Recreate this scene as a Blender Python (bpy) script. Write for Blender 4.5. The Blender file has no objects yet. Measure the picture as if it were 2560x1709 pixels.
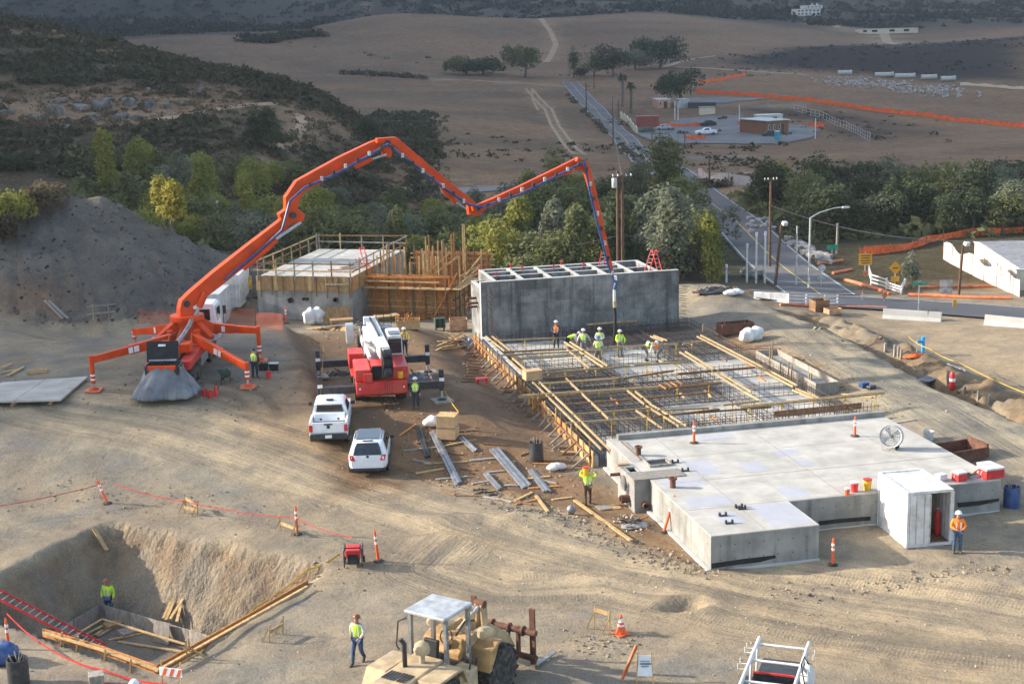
import bpy, bmesh, math, random
import numpy as np
from mathutils import Vector, Matrix
random.seed(7); RNG = np.random.default_rng(7)
scene = bpy.context.scene
col = scene.collection
R = math.radians
# ------------------------------------------------------------------ camera
# world frame: X runs along the front of the concrete deck, Y runs back from it, origin at its front left corner
FPX, PITCH, ROLL, YAW = 3700.0, R(12.5), R(1.34), R(12.95)
CAM = np.array([-20.08, -52.73, 22.0])
_R = np.array([[1, 0, 0], [0, -math.sin(PITCH), -math.cos(PITCH)], [0, math.cos(PITCH), -math.sin(PITCH)]])
_Q = np.array([[math.cos(ROLL), math.sin(ROLL), 0], [-math.sin(ROLL), math.cos(ROLL), 0], [0, 0, 1]])
_W = np.array([[math.cos(YAW), -math.sin(YAW), 0], [math.sin(YAW), math.cos(YAW), 0], [0, 0, 1]])
MC = _Q @ _R @ _W                                   # world -> camera (right, down, forward)
cam_data = bpy.data.cameras.new('camera'); cam = bpy.data.objects.new('camera', cam_data); col.objects.link(cam)
cam_data.sensor_width = 36.0; cam_data.lens = 36.0 * FPX / 2560.0
cam_data.clip_start = 1.0; cam_data.clip_end = 9000.0
_m = Matrix.Identity(4)
for i in range(3):
    _m[i][0] = MC[0][i]; _m[i][1] = -MC[1][i]; _m[i][2] = -MC[2][i]; _m[i][3] = CAM[i]
cam.matrix_world = _m
scene.camera = cam
# ------------------------------------------------------------------ light
SUN_EL = R(22.0)
SD = np.array([0.928, -0.373]); SD = SD / np.linalg.norm(SD)        # horizontal direction in which shadows fall
world = bpy.data.worlds.new('World'); scene.world = world; world.use_nodes = True
nt = world.node_tree; nt.nodes.clear()
sky = nt.nodes.new('ShaderNodeTexSky'); sky.sky_type = 'NISHITA'; sky.sun_disc = False
sky.sun_elevation = SUN_EL; sky.sun_rotation = math.atan2(-SD[0], -SD[1]); sky.altitude = 200; sky.air_density = 1.0; sky.dust_density = 2.2; sky.ozone_density = 1.0
bg = nt.nodes.new('ShaderNodeBackground'); bg.inputs['Strength'].default_value = 0.15
wo = nt.nodes.new('ShaderNodeOutputWorld')
nt.links.new(sky.outputs[0], bg.inputs[0]); nt.links.new(bg.outputs[0], wo.inputs[0])
sl = bpy.data.lights.new('sun', 'SUN'); sl.energy = 4.3; sl.angle = R(0.8); sl.color = (1.0, 0.915, 0.80)
so = bpy.data.objects.new('sun', sl); col.objects.link(so)
so.rotation_euler = Vector((SD[0]*math.cos(SUN_EL), SD[1]*math.cos(SUN_EL), -math.sin(SUN_EL))).to_track_quat('-Z', 'Y').to_euler()
so.location = (-60, 20, 60)
vs = scene.view_settings; vs.view_transform = 'Standard'; vs.look = 'None'; vs.exposure = 1.48; vs.gamma = 1.0
scene.cycles.use_denoising = True; scene.cycles.use_adaptive_sampling = True; scene.cycles.adaptive_threshold = .02
scene.cycles.max_bounces = 6; scene.cycles.diffuse_bounces = 3; scene.cycles.glossy_bounces = 3; scene.cycles.transmission_bounces = 4; scene.cycles.transparent_max_bounces = 12; scene.cycles.volume_bounces = 0
scene.cycles.caustics_reflective = False; scene.cycles.caustics_refractive = False
scene.cycles.sample_clamp_indirect = 4.0
# ------------------------------------------------------------------ pixel -> place helpers (a pixel of the photograph to a point on the ground)
def ray(px, py): return MC.T @ np.array([(px-1280)/FPX, (py-854.5)/FPX, 1.0])
def at(px, py, z=0.0):
    r = ray(px, py); t = (z-CAM[2])/r[2]; return CAM + r*t
def atY(px, py, Y):
    r = ray(px, py); return CAM + r*((Y-CAM[1])/r[1])
def atX(px, py, X):
    r = ray(px, py); return CAM + r*((X-CAM[0])/r[0])
def atD(px, py, d): return CAM + ray(px, py)*d        # d: depth along the optical axis
def pix(p):
    c = MC @ (np.asarray(p, float)-CAM); return 1280+FPX*c[0]/c[2], 854.5+FPX*c[1]/c[2]
def smooth(e0, e1, x):
    t = np.clip((x-e0)/(e1-e0), 0, 1); return t*t*(3-2*t)
def _hash(ix, iy, s):
    h = (ix.astype(np.int64)*374761393 + iy.astype(np.int64)*668265263 + s*1442695040888963) & 0x7fffffff
    h = ((h ^ (h >> 13))*1274126177) & 0x7fffffff
    return ((h ^ (h >> 16)) & 0xffff)/65535.0
def vnoise(x, y, s=0):
    x = np.asarray(x, float); y = np.asarray(y, float)
    ix = np.floor(x); iy = np.floor(y); fx = x-ix; fy = y-iy
    fx = fx*fx*(3-2*fx); fy = fy*fy*(3-2*fy)
    a = _hash(ix, iy, s); b = _hash(ix+1, iy, s); c = _hash(ix, iy+1, s); d = _hash(ix+1, iy+1, s)
    return (a*(1-fx)+b*fx)*(1-fy) + (c*(1-fx)+d*fx)*fy
def fbm(x, y, oct=4, s=0):
    v = 0; a = .5; t = 0
    for o in range(oct):
        v = v + a*vnoise(np.asarray(x)*2**o+o*17.3, np.asarray(y)*2**o-o*9.1, s+o); t += a; a *= .55
    return v/t
def view(X, Y):
    dx = np.asarray(X, float)-CAM[0]; dy = np.asarray(Y, float)-CAM[1]
    return dx*math.cos(YAW)-dy*math.sin(YAW), dx*math.sin(YAW)+dy*math.cos(YAW)
# ------------------------------------------------------------------ the lie of the land
def _ctl():
    P = []
    def c(px, py, d):
        p = atD(px, py, d); P.append((p[0], p[1], p[2]))
    def z(u, yv, zz):
        xv = u*yv
        P.append((CAM[0]+xv*math.cos(YAW)+yv*math.sin(YAW), CAM[1]-xv*math.sin(YAW)+yv*math.cos(YAW), zz))
    for u in (-.7, -.5, -.35, -.2, -.05, .08):
        z(u, 60, 0); z(u, 115, 0)
    for u in (.22, .35, .5, .7): z(u, 60, -1); z(u, 115, -2.4); z(u, 125, -2.6)
    for u in (-.1, .05, .2, .35, .5, .7): z(u, 150, -3.6); z(u, 175, -4.0)
    for u in (-.7, -.5, -.35, -.22): z(u, 150, -1.5); z(u, 175, -1.5)
    for a in ((900, 480, 218), (1300, 480, 218), (2400, 440, 225), (1750, 430, 235), (1200, 400, 275), (1000, 380, 275), (1200, 300, 375), (1000, 300, 370), (1200, 215, 560), (900, 215, 540), (1250, 175, 640), (850, 160, 680), (1600, 190, 600), (1900, 320, 395), (1650, 340, 395), (2100, 330, 390), (2500, 340, 360),
              (2300, 255, 490), (2000, 240, 500), (2300, 205, 570), (1800, 180, 620), (2300, 115, 700), (2500, 98, 740), (1850, 135, 720), (2100, 112, 740), (900, 90, 830), (1400, 110, 800), (950, 27, 960), (1100, 33, 930), (1350, 47, 900), (1600, 31, 950), (1800, 58, 920), (2000, 102, 880), (2020, 46, 1250), (2210, 92, 950), (2500, 85, 950),
              (350, 440, 196), (0, 430, 188), (600, 430, 200), (300, 330, 222), (300, 290, 236), (600, 330, 225), (100, 150, 290), (0, 36, 355), (150, 70, 345), (300, 108, 335), (560, 178, 305), (720, 205, 285), (820, 290, 260), (900, 340, 245), (980, 410, 235), (0, 250, 245), (600, 250, 258),
              (620, 112, 760), (450, 86, 860), (400, 60, 1100)):
        c(*a)
    for u, yv, zz in ((-.36, 440, 12), (-.26, 430, 4), (-.18, 400, -3), (-.08, 360, -5), (-.36, 560, 2), (-.25, 560, -3), (-.3, 680, 0), (-.5, 350, 26), (-.5, 250, 8), (-.5, 500, 16), (-.7, 350, 26), (-.7, 600, 12)):
        z(u, yv, zz)
    for u in (-.7, -.5, -.34, -.2, -.1, 0, .1, .2, .3, .38, .5, .7):
        z(u, 1060, 14 + 4*math.sin(u*17)); z(u, 1400, 42 + 8*math.sin(u*13)); z(u, 1900, 120); z(u, 2600, 210)
    for yv, zz in ((230, -4), (380, -9), (560, -5), (740, 9), (950, 22)): z(.5, yv, zz); z(.7, yv, zz)
    return np.array(P)
_CP = _ctl()
def _uw(X, Y):
    xv, yv = view(X, Y); yv = np.maximum(yv, 25.0)
    return np.clip(xv/yv, -1.1, 1.1)*2.2, np.log(yv)
def _phi(r2): return np.where(r2 > 1e-12, r2*np.log(r2+1e-12), 0)
_cu, _cw = _uw(_CP[:, 0], _CP[:, 1])
_n = len(_CP)
_K = np.zeros((_n+3, _n+3))
_K[:_n, :_n] = _phi((_cu[:, None]-_cu[None])**2 + (_cw[:, None]-_cw[None])**2) + np.eye(_n)*0.01
_K[:_n, _n] = 1; _K[:_n, _n+1] = _cu; _K[:_n, _n+2] = _cw; _K[_n:, :_n] = _K[:_n, _n:].T
_sol = np.linalg.solve(_K, np.concatenate([_CP[:, 2], np.zeros(3)]))
def background(X, Y):
    u, w = _uw(X, Y); out = np.full(u.shape, _sol[_n]) + _sol[_n+1]*u + _sol[_n+2]*w
    for i in range(_n): out += _sol[i]*_phi((u-_cu[i])**2+(w-_cw[i])**2)
    return out
PIT = [(-23.4, 13.5), (-14.6, 5.0), (-21.7, -3.8), (-30.0, 5.9)]           # far, right, near, left corner of the excavation
PITRUN = [3.1, 0.45, 0.45, 2.2]
MOUND = [(-60, 72, 9), (-42, 69, 8), (-33, 69, 7.2), (-29.5, 70, 8.3), (-25.6, 70, 8.7), (-23, 69, 7.1), (-20, 68.5, 5.7), (-17.9, 68.5, 4.6), (-16, 69, 3.5), (-13.8, 70, 2.0)]
def seg_dist(X, Y, p, q):
    dx, dy = q[0]-p[0], q[1]-p[1]; L2 = dx*dx+dy*dy
    t = np.clip(((X-p[0])*dx+(Y-p[1])*dy)/L2, 0, 1)
    return np.hypot(X-p[0]-t*dx, Y-p[1]-t*dy), t
def pit_depth(X, Y):
    dep = np.full(np.shape(X), 1.0)
    for i in range(4):
        p, q = PIT[i], PIT[(i+1) % 4]
        L = math.hypot(q[0]-p[0], q[1]-p[1]); nx, ny = (q[1]-p[1])/L, -(q[0]-p[0])/L
        d = (X-p[0])*nx + (Y-p[1])*ny                                   # positive inside
        d = d + (fbm(X*.9, Y*.9, 3, 5)-.5)*(.9 if PITRUN[i] > 1 else .15) + (fbm(X*3.1, Y*3.1, 3, 6)-.5)*(.5 if PITRUN[i] > 1 else .05)
        dep = np.minimum(dep, np.clip(d/PITRUN[i], 0, 1))
    return dep
def site(X, Y):
    z = np.zeros(np.shape(X))
    # level of the pump pad and of the crane bench, falling to the dirt road in front
    pad = 2.0*smooth(-10.6, -13.4, X)*smooth(14, 32, Y)
    bench = 1.1*smooth(-1.2, -5.0, X)*smooth(15, 27, Y)
    back = 1-smooth(44, 55, Y)*smooth(-36, -26, X)
    z = np.maximum(pad, bench)*back
    # ground right of the foundation: a fill that ends in an embankment, a trench beyond it
    fill = .35*smooth(15.5, 19, X)
    fill = fill + 1.1*np.exp(-((X-20.0)/3.4)**2-((Y-57)/8.5)**2)*(0.6+.8*fbm(X*.4, Y*.4, 3, 3))
    edge = 22.6 + .5*np.sin(Y*.21)
    z = z + fill
    low = -1.5 - 1.0*smooth(26, 34, X)
    z = z*(1-smooth(edge, edge+1.7, X)) + low*smooth(edge, edge+1.7, X)
    tr = np.exp(-((X-25.2-.15*np.sin(Y*.3))/.9)**4)*smooth(9, 13, Y)*smooth(52, 46, Y)
    z = z - 1.9*tr
    z = z + 1.1*(fbm(X*1.1, Y*1.1, 4, 71)-.5)*np.exp(-((X-27)/4)**2)*smooth(6, 14, Y)*smooth(60, 50, Y)
    z = z + .8*np.exp(-((X-28.2)/1.7)**2)*smooth(8, 20, Y)*smooth(56, 44, Y)*(.3+1.2*fbm(X*.9, Y*.6, 4, 9))
    # excavation in front
    z = z - 3.0*pit_depth(X, Y)
    # small borrow hole and mounds near the cone
    z = z + .28*np.exp(-(np.hypot(X+2.0, (Y+3.1)*1.3)/1.6)**2) - .55*np.exp(-(np.hypot((X+2.3)*.8, (Y+3.2)*1.6)/.75)**4)
    # creek bank behind
    bank = smooth(50, 66, Y+.0*X)*smooth(-16, 0, X)*smooth(30, 17, X)
    z = z - 1.6*bank
    # low windrows and humps of loose soil
    z = z + .22*np.exp(-((Y-(9.5-.35*(X+10)))/1.0)**2)*smooth(-13, -9, X)*smooth(1, -3, X)*fbm(X*.9, Y*.9, 3, 2)*2
    return z
def mound(X, Y):
    best = np.full(np.shape(X), -99.0)
    for p, q in zip(MOUND[:-1], MOUND[1:]):
        d, t = seg_dist(X, Y, p, q)
        best = np.maximum(best, p[2]+(q[2]-p[2])*t - .62*d)
    n = fbm(X*.16, Y*.16, 3, 21)-.5
    return best + n*.9 + (fbm(X*.8, Y*.8, 3, 22)-.5)*.6 + (fbm(X*1.3+Y*.3, Y*.35, 4, 23)-.5)*1.0
SQ = np.array([SD[1]*-1, SD[0]])                     # (0.373, 0.928): across the sun's path, away from the viewer
def shade_ridge(X, Y):
    """unseen mountain added left of the view, its crest shaped to shade the valley"""
    dx, dy = X-CAM[0], Y-CAM[1]
    q = dx*SD[0]+dy*SD[1]; p = dx*SQ[0]+dy*SQ[1]
    qb = np.interp(p, [-400, 0, 58, 63, 67, 70, 72, 75, 80, 86, 92, 98, 112, 125, 150, 206, 306, 506, 956, 1600, 2600], [-120, -60, -62, -58, -43, -35, -28, -22, -20, -23, -29, -36, -36, -30, -16, 45, 210, 360, 600, 900, 1200])
    qr = -.543*p - 150 - .2*np.maximum(p, 0)
    qr = np.where(p < 0, -150, qr)
    h = np.maximum(qb-qr, 10)*math.tan(SUN_EL)*np.interp(p, [-500, -150, 0], [0, .5, 1])
    s = 46+.085*np.maximum(p, 0)
    n = 1+.06*(fbm(p*.05, q*.0, 3, 31)-.5)
    return h*n, np.exp(-np.abs((q-qr)/s)**2.2)
GRID = None
def height(X, Y):
    """height of the ground sheet; once the sheet exists, read from its own vertices"""
    if GRID is None: return _height(X, Y)
    xs, ys, Z = GRID; X = np.asarray(X, float); Y = np.asarray(Y, float)
    i = np.clip(np.searchsorted(xs, X)-1, 0, len(xs)-2); j = np.clip(np.searchsorted(ys, Y)-1, 0, len(ys)-2)
    u = np.clip((X-xs[i])/(xs[i+1]-xs[i]), 0, 1); v = np.clip((Y-ys[j])/(ys[j+1]-ys[j]), 0, 1)
    return (Z[j, i]*(1-u)+Z[j, i+1]*u)*(1-v)+(Z[j+1, i]*(1-u)+Z[j+1, i+1]*u)*v
def _height(X, Y):
    X = np.asarray(X, float); Y = np.asarray(Y, float)
    xv, yv = view(X, Y)
    b = background(X, Y); s = site(X, Y)
    k = smooth(112, 132, yv)*smooth(-.2, .0, xv/np.maximum(yv, 1)) + smooth(135, 165, yv)*(1-smooth(-.2, .0, xv/np.maximum(yv, 1)))
    k = np.maximum(k, smooth(30, 42, X)); k = np.maximum(k, smooth(-40, -60, X)); k = np.maximum(k, smooth(-14, -30, Y))
    z = s*(1-k) + b*k
    m = mound(X, Y); t = m-z
    z = z + np.where(t > 0, t, 0) + np.where(np.abs(t) < .8, (.8-np.abs(t))**2/3.2, 0)*np.where(t < -.8, 0, 1)
    # roughness grows with distance
    near = smooth(140, 60, yv)
    z = z + near*((fbm(X*.35, Y*.35, 3, 11)-.5)*.22 + (fbm(X*1.6, Y*1.6, 3, 12)-.5)*.07)
    far = smooth(170, 320, yv)
    z = z + far*((fbm(X*.02, Y*.02, 3, 13)-.5)*2.2 + (fbm(X*.11, Y*.11, 3, 14)-.5)*.7)
    z = z + smooth(900, 1300, yv)*(fbm(X*.006, Y*.006, 4, 15)-.5)*46
    h, g = shade_ridge(X, Y)  # raise the added, out-of-view mountain that shades the valley
    return z + np.maximum(h-z, 0)*g
def hz(x, y): return float(height(np.array([x]), np.array([y]))[0])
def T(px, py, lo=40.0, hi=2500.0):
    """where the line of sight through a pixel meets the ground"""
    r = ray(px, py)
    ts = np.geomspace(lo, hi, 600); P = CAM[None]+r[None]*ts[:, None]
    d = P[:, 2]-height(P[:, 0], P[:, 1])
    i = np.argmax(d < 0)
    if d[i] >= 0: return P[-1]
    a, b = (ts[i-1], ts[i]) if i > 0 else (ts[0]*.5, ts[0])
    for _ in range(3):
        tt = np.linspace(a, b, 12); P = CAM[None]+r[None]*tt[:, None]
        d = P[:, 2]-height(P[:, 0], P[:, 1]); j = int(np.argmax(d < 0)); j = max(j, 1); a, b = tt[j-1], tt[j]
    p = CAM + r*(a+b)/2
    return np.array([p[0], p[1], hz(p[0], p[1])])
def in_poly(X, Y, poly):
    c = np.zeros(np.shape(X), bool); n = len(poly)
    for i in range(n):
        x1, y1 = poly[i][:2]; x2, y2 = poly[(i+1) % n][:2]
        m = ((y1 > Y) != (y2 > Y)); c ^= m & (X < (x2-x1)*(Y-y1)/((y2-y1) if y2 != y1 else 1e-9)+x1)
    return c
def soft_poly(X, Y, poly, w):
    d = np.full(np.shape(X), 1e9); n = len(poly)
    for i in range(n): d = np.minimum(d, seg_dist(X, Y, poly[i][:2], poly[(i+1) % n][:2])[0])
    s = np.where(in_poly(X, Y, poly), d, -d)
    return smooth(-w, w, s)
def path_dist(X, Y, pts):
    best = np.full(np.shape(X), 1e9); along = np.zeros(np.shape(X)); L = 0
    for p, q in zip(pts[:-1], pts[1:]):
        d, t = seg_dist(X, Y, p, q); l = math.hypot(q[0]-p[0], q[1]-p[1])
        side = np.sign((q[0]-p[0])*(Y-p[1])-(q[1]-p[1])*(X-p[0]))
        m = d < np.abs(best); best = np.where(m, d*side, best); along = np.where(m, L+t*l, along); L += l
    return best, along
# ------------------------------------------------------------------ materials
MATS = {}
def _nodes(name):
    m = bpy.data.materials.new(name); m.use_nodes = True; t = m.node_tree; t.nodes.clear()
    o = t.nodes.new('ShaderNodeOutputMaterial'); b = t.nodes.new('ShaderNodeBsdfPrincipled'); t.links.new(b.outputs[0], o.inputs[0])
    return m, t, b
def N(t, kind, **kw):
    n = t.nodes.new('ShaderNode'+kind)
    for k, v in kw.items():
        if k in n.inputs: n.inputs[k].default_value = v
        else: setattr(n, k, v)
    return n
def mixc(t, fac, a, b, mode='MIX'):
    n = t.nodes.new('ShaderNodeMix'); n.data_type = 'RGBA'; n.blend_type = mode; n.clamp_factor = True
    for s, v in ((n.inputs[0], fac), (n.inputs[6], a), (n.inputs[7], b)):
        if hasattr(v, 'default_value') or hasattr(v, 'links'): t.links.new(v, s)
        elif isinstance(v, (int, float)): s.default_value = v
        else: s.default_value = (*v[:3], 1)
    return n.outputs[2]
def math_(t, op, a, b=0.0, c=None):
    n = t.nodes.new('ShaderNodeMath'); n.operation = op
    for s, v in zip(n.inputs, (a, b, c)):
        if v is None: continue
        if isinstance(v, (int, float)): s.default_value = v
        else: t.links.new(v, s)
    return n.outputs[0]
def ramp(t, v, lo, hi):
    n = t.nodes.new('ShaderNodeMapRange'); n.inputs[1].default_value = lo; n.inputs[2].default_value = hi; n.interpolation_type = 'SMOOTHSTEP'
    t.links.new(v, n.inputs[0]); return n.outputs[0]
def noise(t, vec, scale, detail=4, rough=.55, dist=0.0):
    n = N(t, 'TexNoise', Scale=scale, Detail=detail, Roughness=rough, Distortion=dist)
    if vec is not None: t.links.new(vec, n.inputs['Vector'])
    return n.outputs[0]
def scaled(t, vec, s):
    n = t.nodes.new('ShaderNodeVectorMath'); n.operation = 'MULTIPLY'; t.links.new(vec, n.inputs[0]); n.inputs[1].default_value = s; return n.outputs[0]
def bumpn(t, b, h, strength=.3, dist=.05):
    n = N(t, 'Bump', Strength=strength, Distance=dist); t.links.new(h, n.inputs['Height']); t.links.new(n.outputs[0], b.inputs['Normal'])
def mat(name, color, rough=.7, metal=0.0, var=.18, scale=2.5, bump=.0, bscale=25, dirt=None, spec=.4, stretch=None):
    if name in MATS: return MATS[name]
    m, t, b = _nodes(name)
    pos = N(t, 'NewGeometry').outputs['Position']
    v = scaled(t, pos, stretch) if stretch else pos
    n1 = noise(t, v, scale); dark = tuple(c*(1-var*1.6) for c in color); light = tuple(min(c*(1+var*1.2), .95) for c in color)
    c = mixc(t, ramp(t, n1, .3, .7), dark, light)
    if dirt:
        dc, amt, ds = dirt
        n2 = noise(t, v, ds, 5, .65); c = mixc(t, math_(t, 'MULTIPLY', ramp(t, n2, .42, .68), amt), c, dc)
    t.links.new(c, b.inputs['Base Color'])
    b.inputs['Roughness'].default_value = rough; b.inputs['Metallic'].default_value = metal; b.inputs['Specular IOR Level'].default_value = spec
    if bump: bumpn(t, b, noise(t, v, bscale, 5, .6), bump, .03)
    m.diffuse_color = (*color, 1); MATS[name] = m; return m
def concrete(name, base, stain, panel=True, streak=.5, rough=.85):
    m, t, b = _nodes(name); pos = N(t, 'NewGeometry').outputs['Position']
    n1 = noise(t, pos, .7, 6, .6); c = mixc(t, ramp(t, n1, .3, .72), stain, base)
    st = noise(t, scaled(t, pos, (1.6, 1.6, .12)), 1.3, 5, .6)
    c = mixc(t, math_(t, 'MULTIPLY', ramp(t, st, .48, .72), streak), c, tuple(x*.55 for x in stain))
    if panel:
        sx = N(t, 'SeparateXYZ'); t.links.new(pos, sx.inputs[0])
        cb = N(t, 'CombineXYZ'); t.links.new(math_(t, 'ADD', sx.outputs[0], sx.outputs[1]), cb.inputs[0]); t.links.new(sx.outputs[2], cb.inputs[1])
        br = N(t, 'TexBrick', Scale=1.0); br.inputs['Mortar Size'].default_value = .012; br.inputs['Brick Width'].default_value = 1.22; br.inputs['Row Height'].default_value = .92; br.offset = .37
        br.inputs['Color1'].default_value = (.72, .72, .72, 1); br.inputs['Color2'].default_value = (1.12, 1.12, 1.12, 1); br.inputs['Mortar'].default_value = (.7, .7, .7, 1)
        t.links.new(cb.outputs[0], br.inputs['Vector']); c = mixc(t, .8, c, br.outputs[0], 'MULTIPLY')
    sp = noise(t, pos, 9, 5, .7); c = mixc(t, math_(t, 'MULTIPLY', ramp(t, sp, .55, .8), .35), c, tuple(x*.6 for x in stain))
    t.links.new(c, b.inputs['Base Color']); b.inputs['Roughness'].default_value = rough; b.inputs['Specular IOR Level'].default_value = .25
    bumpn(t, b, noise(t, pos, 14, 6, .6), .25, .02)
    MATS[name] = m; return m
def wood(name, base, rough=.75, var=.35):
    m, t, b = _nodes(name); pos = N(t, 'NewGeometry').outputs['Position']
    oi = N(t, 'ObjectInfo')
    g = noise(t, scaled(t, pos, (3, 3, 1.2)), 2.2, 5, .6); g2 = noise(t, pos, .8, 3)
    c = mixc(t, ramp(t, g, .3, .7), tuple(x*(1-var) for x in base), tuple(min(x*(1+var*.7), .9) for x in base))
    c = mixc(t, math_(t, 'MULTIPLY', oi.outputs['Random'], .55), c, tuple(x*.55 for x in base))
    c = mixc(t, math_(t, 'MULTIPLY', ramp(t, g2, .5, .75), .4), c, (base[0]*.5, base[1]*.48, base[2]*.45))
    t.links.new(c, b.inputs['Base Color']); b.inputs['Roughness'].default_value = rough; b.inputs['Specular IOR Level'].default_value = .2
    MATS[name] = m; return m
def leafmat(name, c1, c2, c3=None):
    m, t, b = _nodes(name); pos = N(t, 'NewGeometry').outputs['Position']; oi = N(t, 'ObjectInfo')
    n1 = noise(t, pos, .35, 3); n2 = noise(t, pos, 2.3, 3)
    c = mixc(t, ramp(t, n1, .32, .68), c1, c2); c = mixc(t, math_(t, 'MULTIPLY', ramp(t, n2, .4, .8), .6), c, c3 or tuple(x*.6 for x in c1))
    c = mixc(t, math_(t, 'MULTIPLY', oi.outputs['Random'], .5), c, tuple(x*.62 for x in c1))
    t.links.new(c, b.inputs['Base Color']); b.inputs['Roughness'].default_value = .75; b.inputs['Specular IOR Level'].default_value = .2
    tr = t.nodes.new('ShaderNodeBsdfTranslucent'); t.links.new(c, tr.inputs[0]); ms = t.nodes.new('ShaderNodeMixShader'); ms.inputs[0].default_value = .42
    o = [n for n in t.nodes if n.type == 'OUTPUT_MATERIAL'][0]
    t.links.new(b.outputs[0], ms.inputs[1]); t.links.new(tr.outputs[0], ms.inputs[2]); t.links.new(ms.outputs[0], o.inputs[0])
    MATS[name] = m; return m
def ground_material():
    m, t, b = _nodes('ground_soil'); pos = N(t, 'NewGeometry').outputs['Position']
    colr = N(t, 'Attribute', attribute_name='Col').outputs['Color']
    trk = N(t, 'Attribute', attribute_name='trk').outputs['Vector']
    sep = N(t, 'SeparateXYZ'); t.links.new(trk, sep.inputs[0])
    kd = N(t, 'Attribute', attribute_name='kd').outputs['Vector']; ks = N(t, 'SeparateXYZ'); t.links.new(kd, ks.inputs[0])   # x: loose soil, y: grass, z: dug slope
    n1 = noise(t, pos, .45, 4, .62); n2 = noise(t, pos, 2.6, 5, .72); n0 = noise(t, pos, .06, 2, .6)
    c = mixc(t, ramp(t, n1, .3, .72), mixc(t, 1.0, colr, (.74, .75, .78), 'MULTIPLY'), mixc(t, 1.0, colr, (1.17, 1.13, 1.05), 'MULTIPLY'))
    c = mixc(t, math_(t, 'MULTIPLY', ramp(t, n2, .5, .78), .45), c, mixc(t, 1.0, c, (.6, .56, .52), 'MULTIPLY'))
    c = mixc(t, math_(t, 'MULTIPLY', ramp(t, n0, .4, .66), .35), c, mixc(t, 1.0, c, (.8, .74, .7), 'MULTIPLY'))
    n4 = noise(t, pos, 17, 3, .7)
    c = mixc(t, ramp(t, n4, .32, .7), mixc(t, 1.0, c, (.74, .73, .72), 'MULTIPLY'), mixc(t, 1.0, c, (1.12, 1.11, 1.1), 'MULTIPLY'))
    n5 = noise(t, pos, .9, 5, .72, .8)
    c = mixc(t, math_(t, 'MULTIPLY', math_(t, 'MULTIPLY', ramp(t, n5, .5, .66), .55), math_(t, 'SUBTRACT', 1.0, math_(t, 'MULTIPLY', sep.outputs[2], .75))), c, mixc(t, 1.0, c, (.66, .68, .68), 'MULTIPLY'))
    # wheel tracks: streaks that follow the haul road
    cv = N(t, 'CombineXYZ'); t.links.new(sep.outputs[0], cv.inputs[0]); t.links.new(math_(t, 'MULTIPLY', sep.outputs[1], .07), cv.inputs[1])
    s1 = noise(t, cv.outputs[0], .75, 3, .62); s2 = noise(t, cv.outputs[0], 5.5, 3, .6)
    st = mixc(t, ramp(t, s1, .36, .62), mixc(t, 1.0, c, (.66, .67, .69), 'MULTIPLY'), mixc(t, 1.0, c, (1.16, 1.12, 1.03), 'MULTIPLY'))
    st = mixc(t, math_(t, 'MULTIPLY', ramp(t, s2, .5, .75), .2), st, mixc(t, 1.0, st, (.62, .6, .58), 'MULTIPLY'))
    c = mixc(t, sep.outputs[2], c, st)
    # tread marks across the tracks
    wv = N(t, 'TexWave', Scale=2.2, Distortion=2.5, Detail=1.0); cv2 = N(t, 'CombineXYZ'); t.links.new(sep.outputs[1], cv2.inputs[0]); t.links.new(math_(t, 'MULTIPLY', sep.outputs[0], .6), cv2.inputs[1]); t.links.new(cv2.outputs[0], wv.inputs['Vector'])
    lane = ramp(t, noise(t, cv.outputs[0], .9, 0), .55, .62)
    tm = math_(t, 'MULTIPLY', math_(t, 'MULTIPLY', ramp(t, wv.outputs[0], .62, .8), lane), math_(t, 'MULTIPLY', sep.outputs[2], .12))
    c = mixc(t, tm, c, mixc(t, 1.0, c, (.55, .52, .5), 'MULTIPLY'))
    # dry grass and litter
    gr = n2; g3 = noise(t, pos, .17, 3, .7)
    gc = mixc(t, ramp(t, gr, .35, .68), mixc(t, 1.0, c, (.5, .5, .5), 'MULTIPLY'), mixc(t, 1.0, c, (1.25, 1.2, 1.1), 'MULTIPLY'))
    gc = mixc(t, math_(t, 'MULTIPLY', ramp(t, g3, .52, .72), .5), gc, mixc(t, 1.0, gc, (.62, .62, .6), 'MULTIPLY'))
    c = mixc(t, ks.outputs[1], c, gc)
    # little stones and clods
    vo = N(t, 'TexVoronoi', Scale=5.0, Randomness=1.0); t.links.new(pos, vo.inputs['Vector'])
    cl = math_(t, 'MULTIPLY', ramp(t, vo.outputs['Distance'], .16, .07), ramp(t, n2, .45, .6))
    c = mixc(t, math_(t, 'MULTIPLY', cl, .4), c, mixc(t, 1.0, c, (.55, .53, .5), 'MULTIPLY'))
    t.links.new(c, b.inputs['Base Color']); b.inputs['Roughness'].default_value = .95; b.inputs['Specular IOR Level'].default_value = .1
    h = math_(t, 'ADD', math_(t, 'MULTIPLY', n2, 1.0), math_(t, 'MULTIPLY', n4, .3))
    h = math_(t, 'ADD', h, math_(t, 'MULTIPLY', math_(t, 'ADD', s2, math_(t, 'MULTIPLY', wv.outputs[0], math_(t, 'MULTIPLY', lane, .07))), math_(t, 'MULTIPLY', sep.outputs[2], 1.1)))
    # teeth marks of the bucket on dug faces
    dg = noise(t, scaled(t, pos, (2.6, 2.6, .3)), 1.5, 4, .65); h = math_(t, 'ADD', h, math_(t, 'MULTIPLY', dg, math_(t, 'MULTIPLY', ks.outputs[2], 4.5)))
    bumpn(t, b, h, .6, .11)
    MATS['ground'] = m; return m
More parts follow.
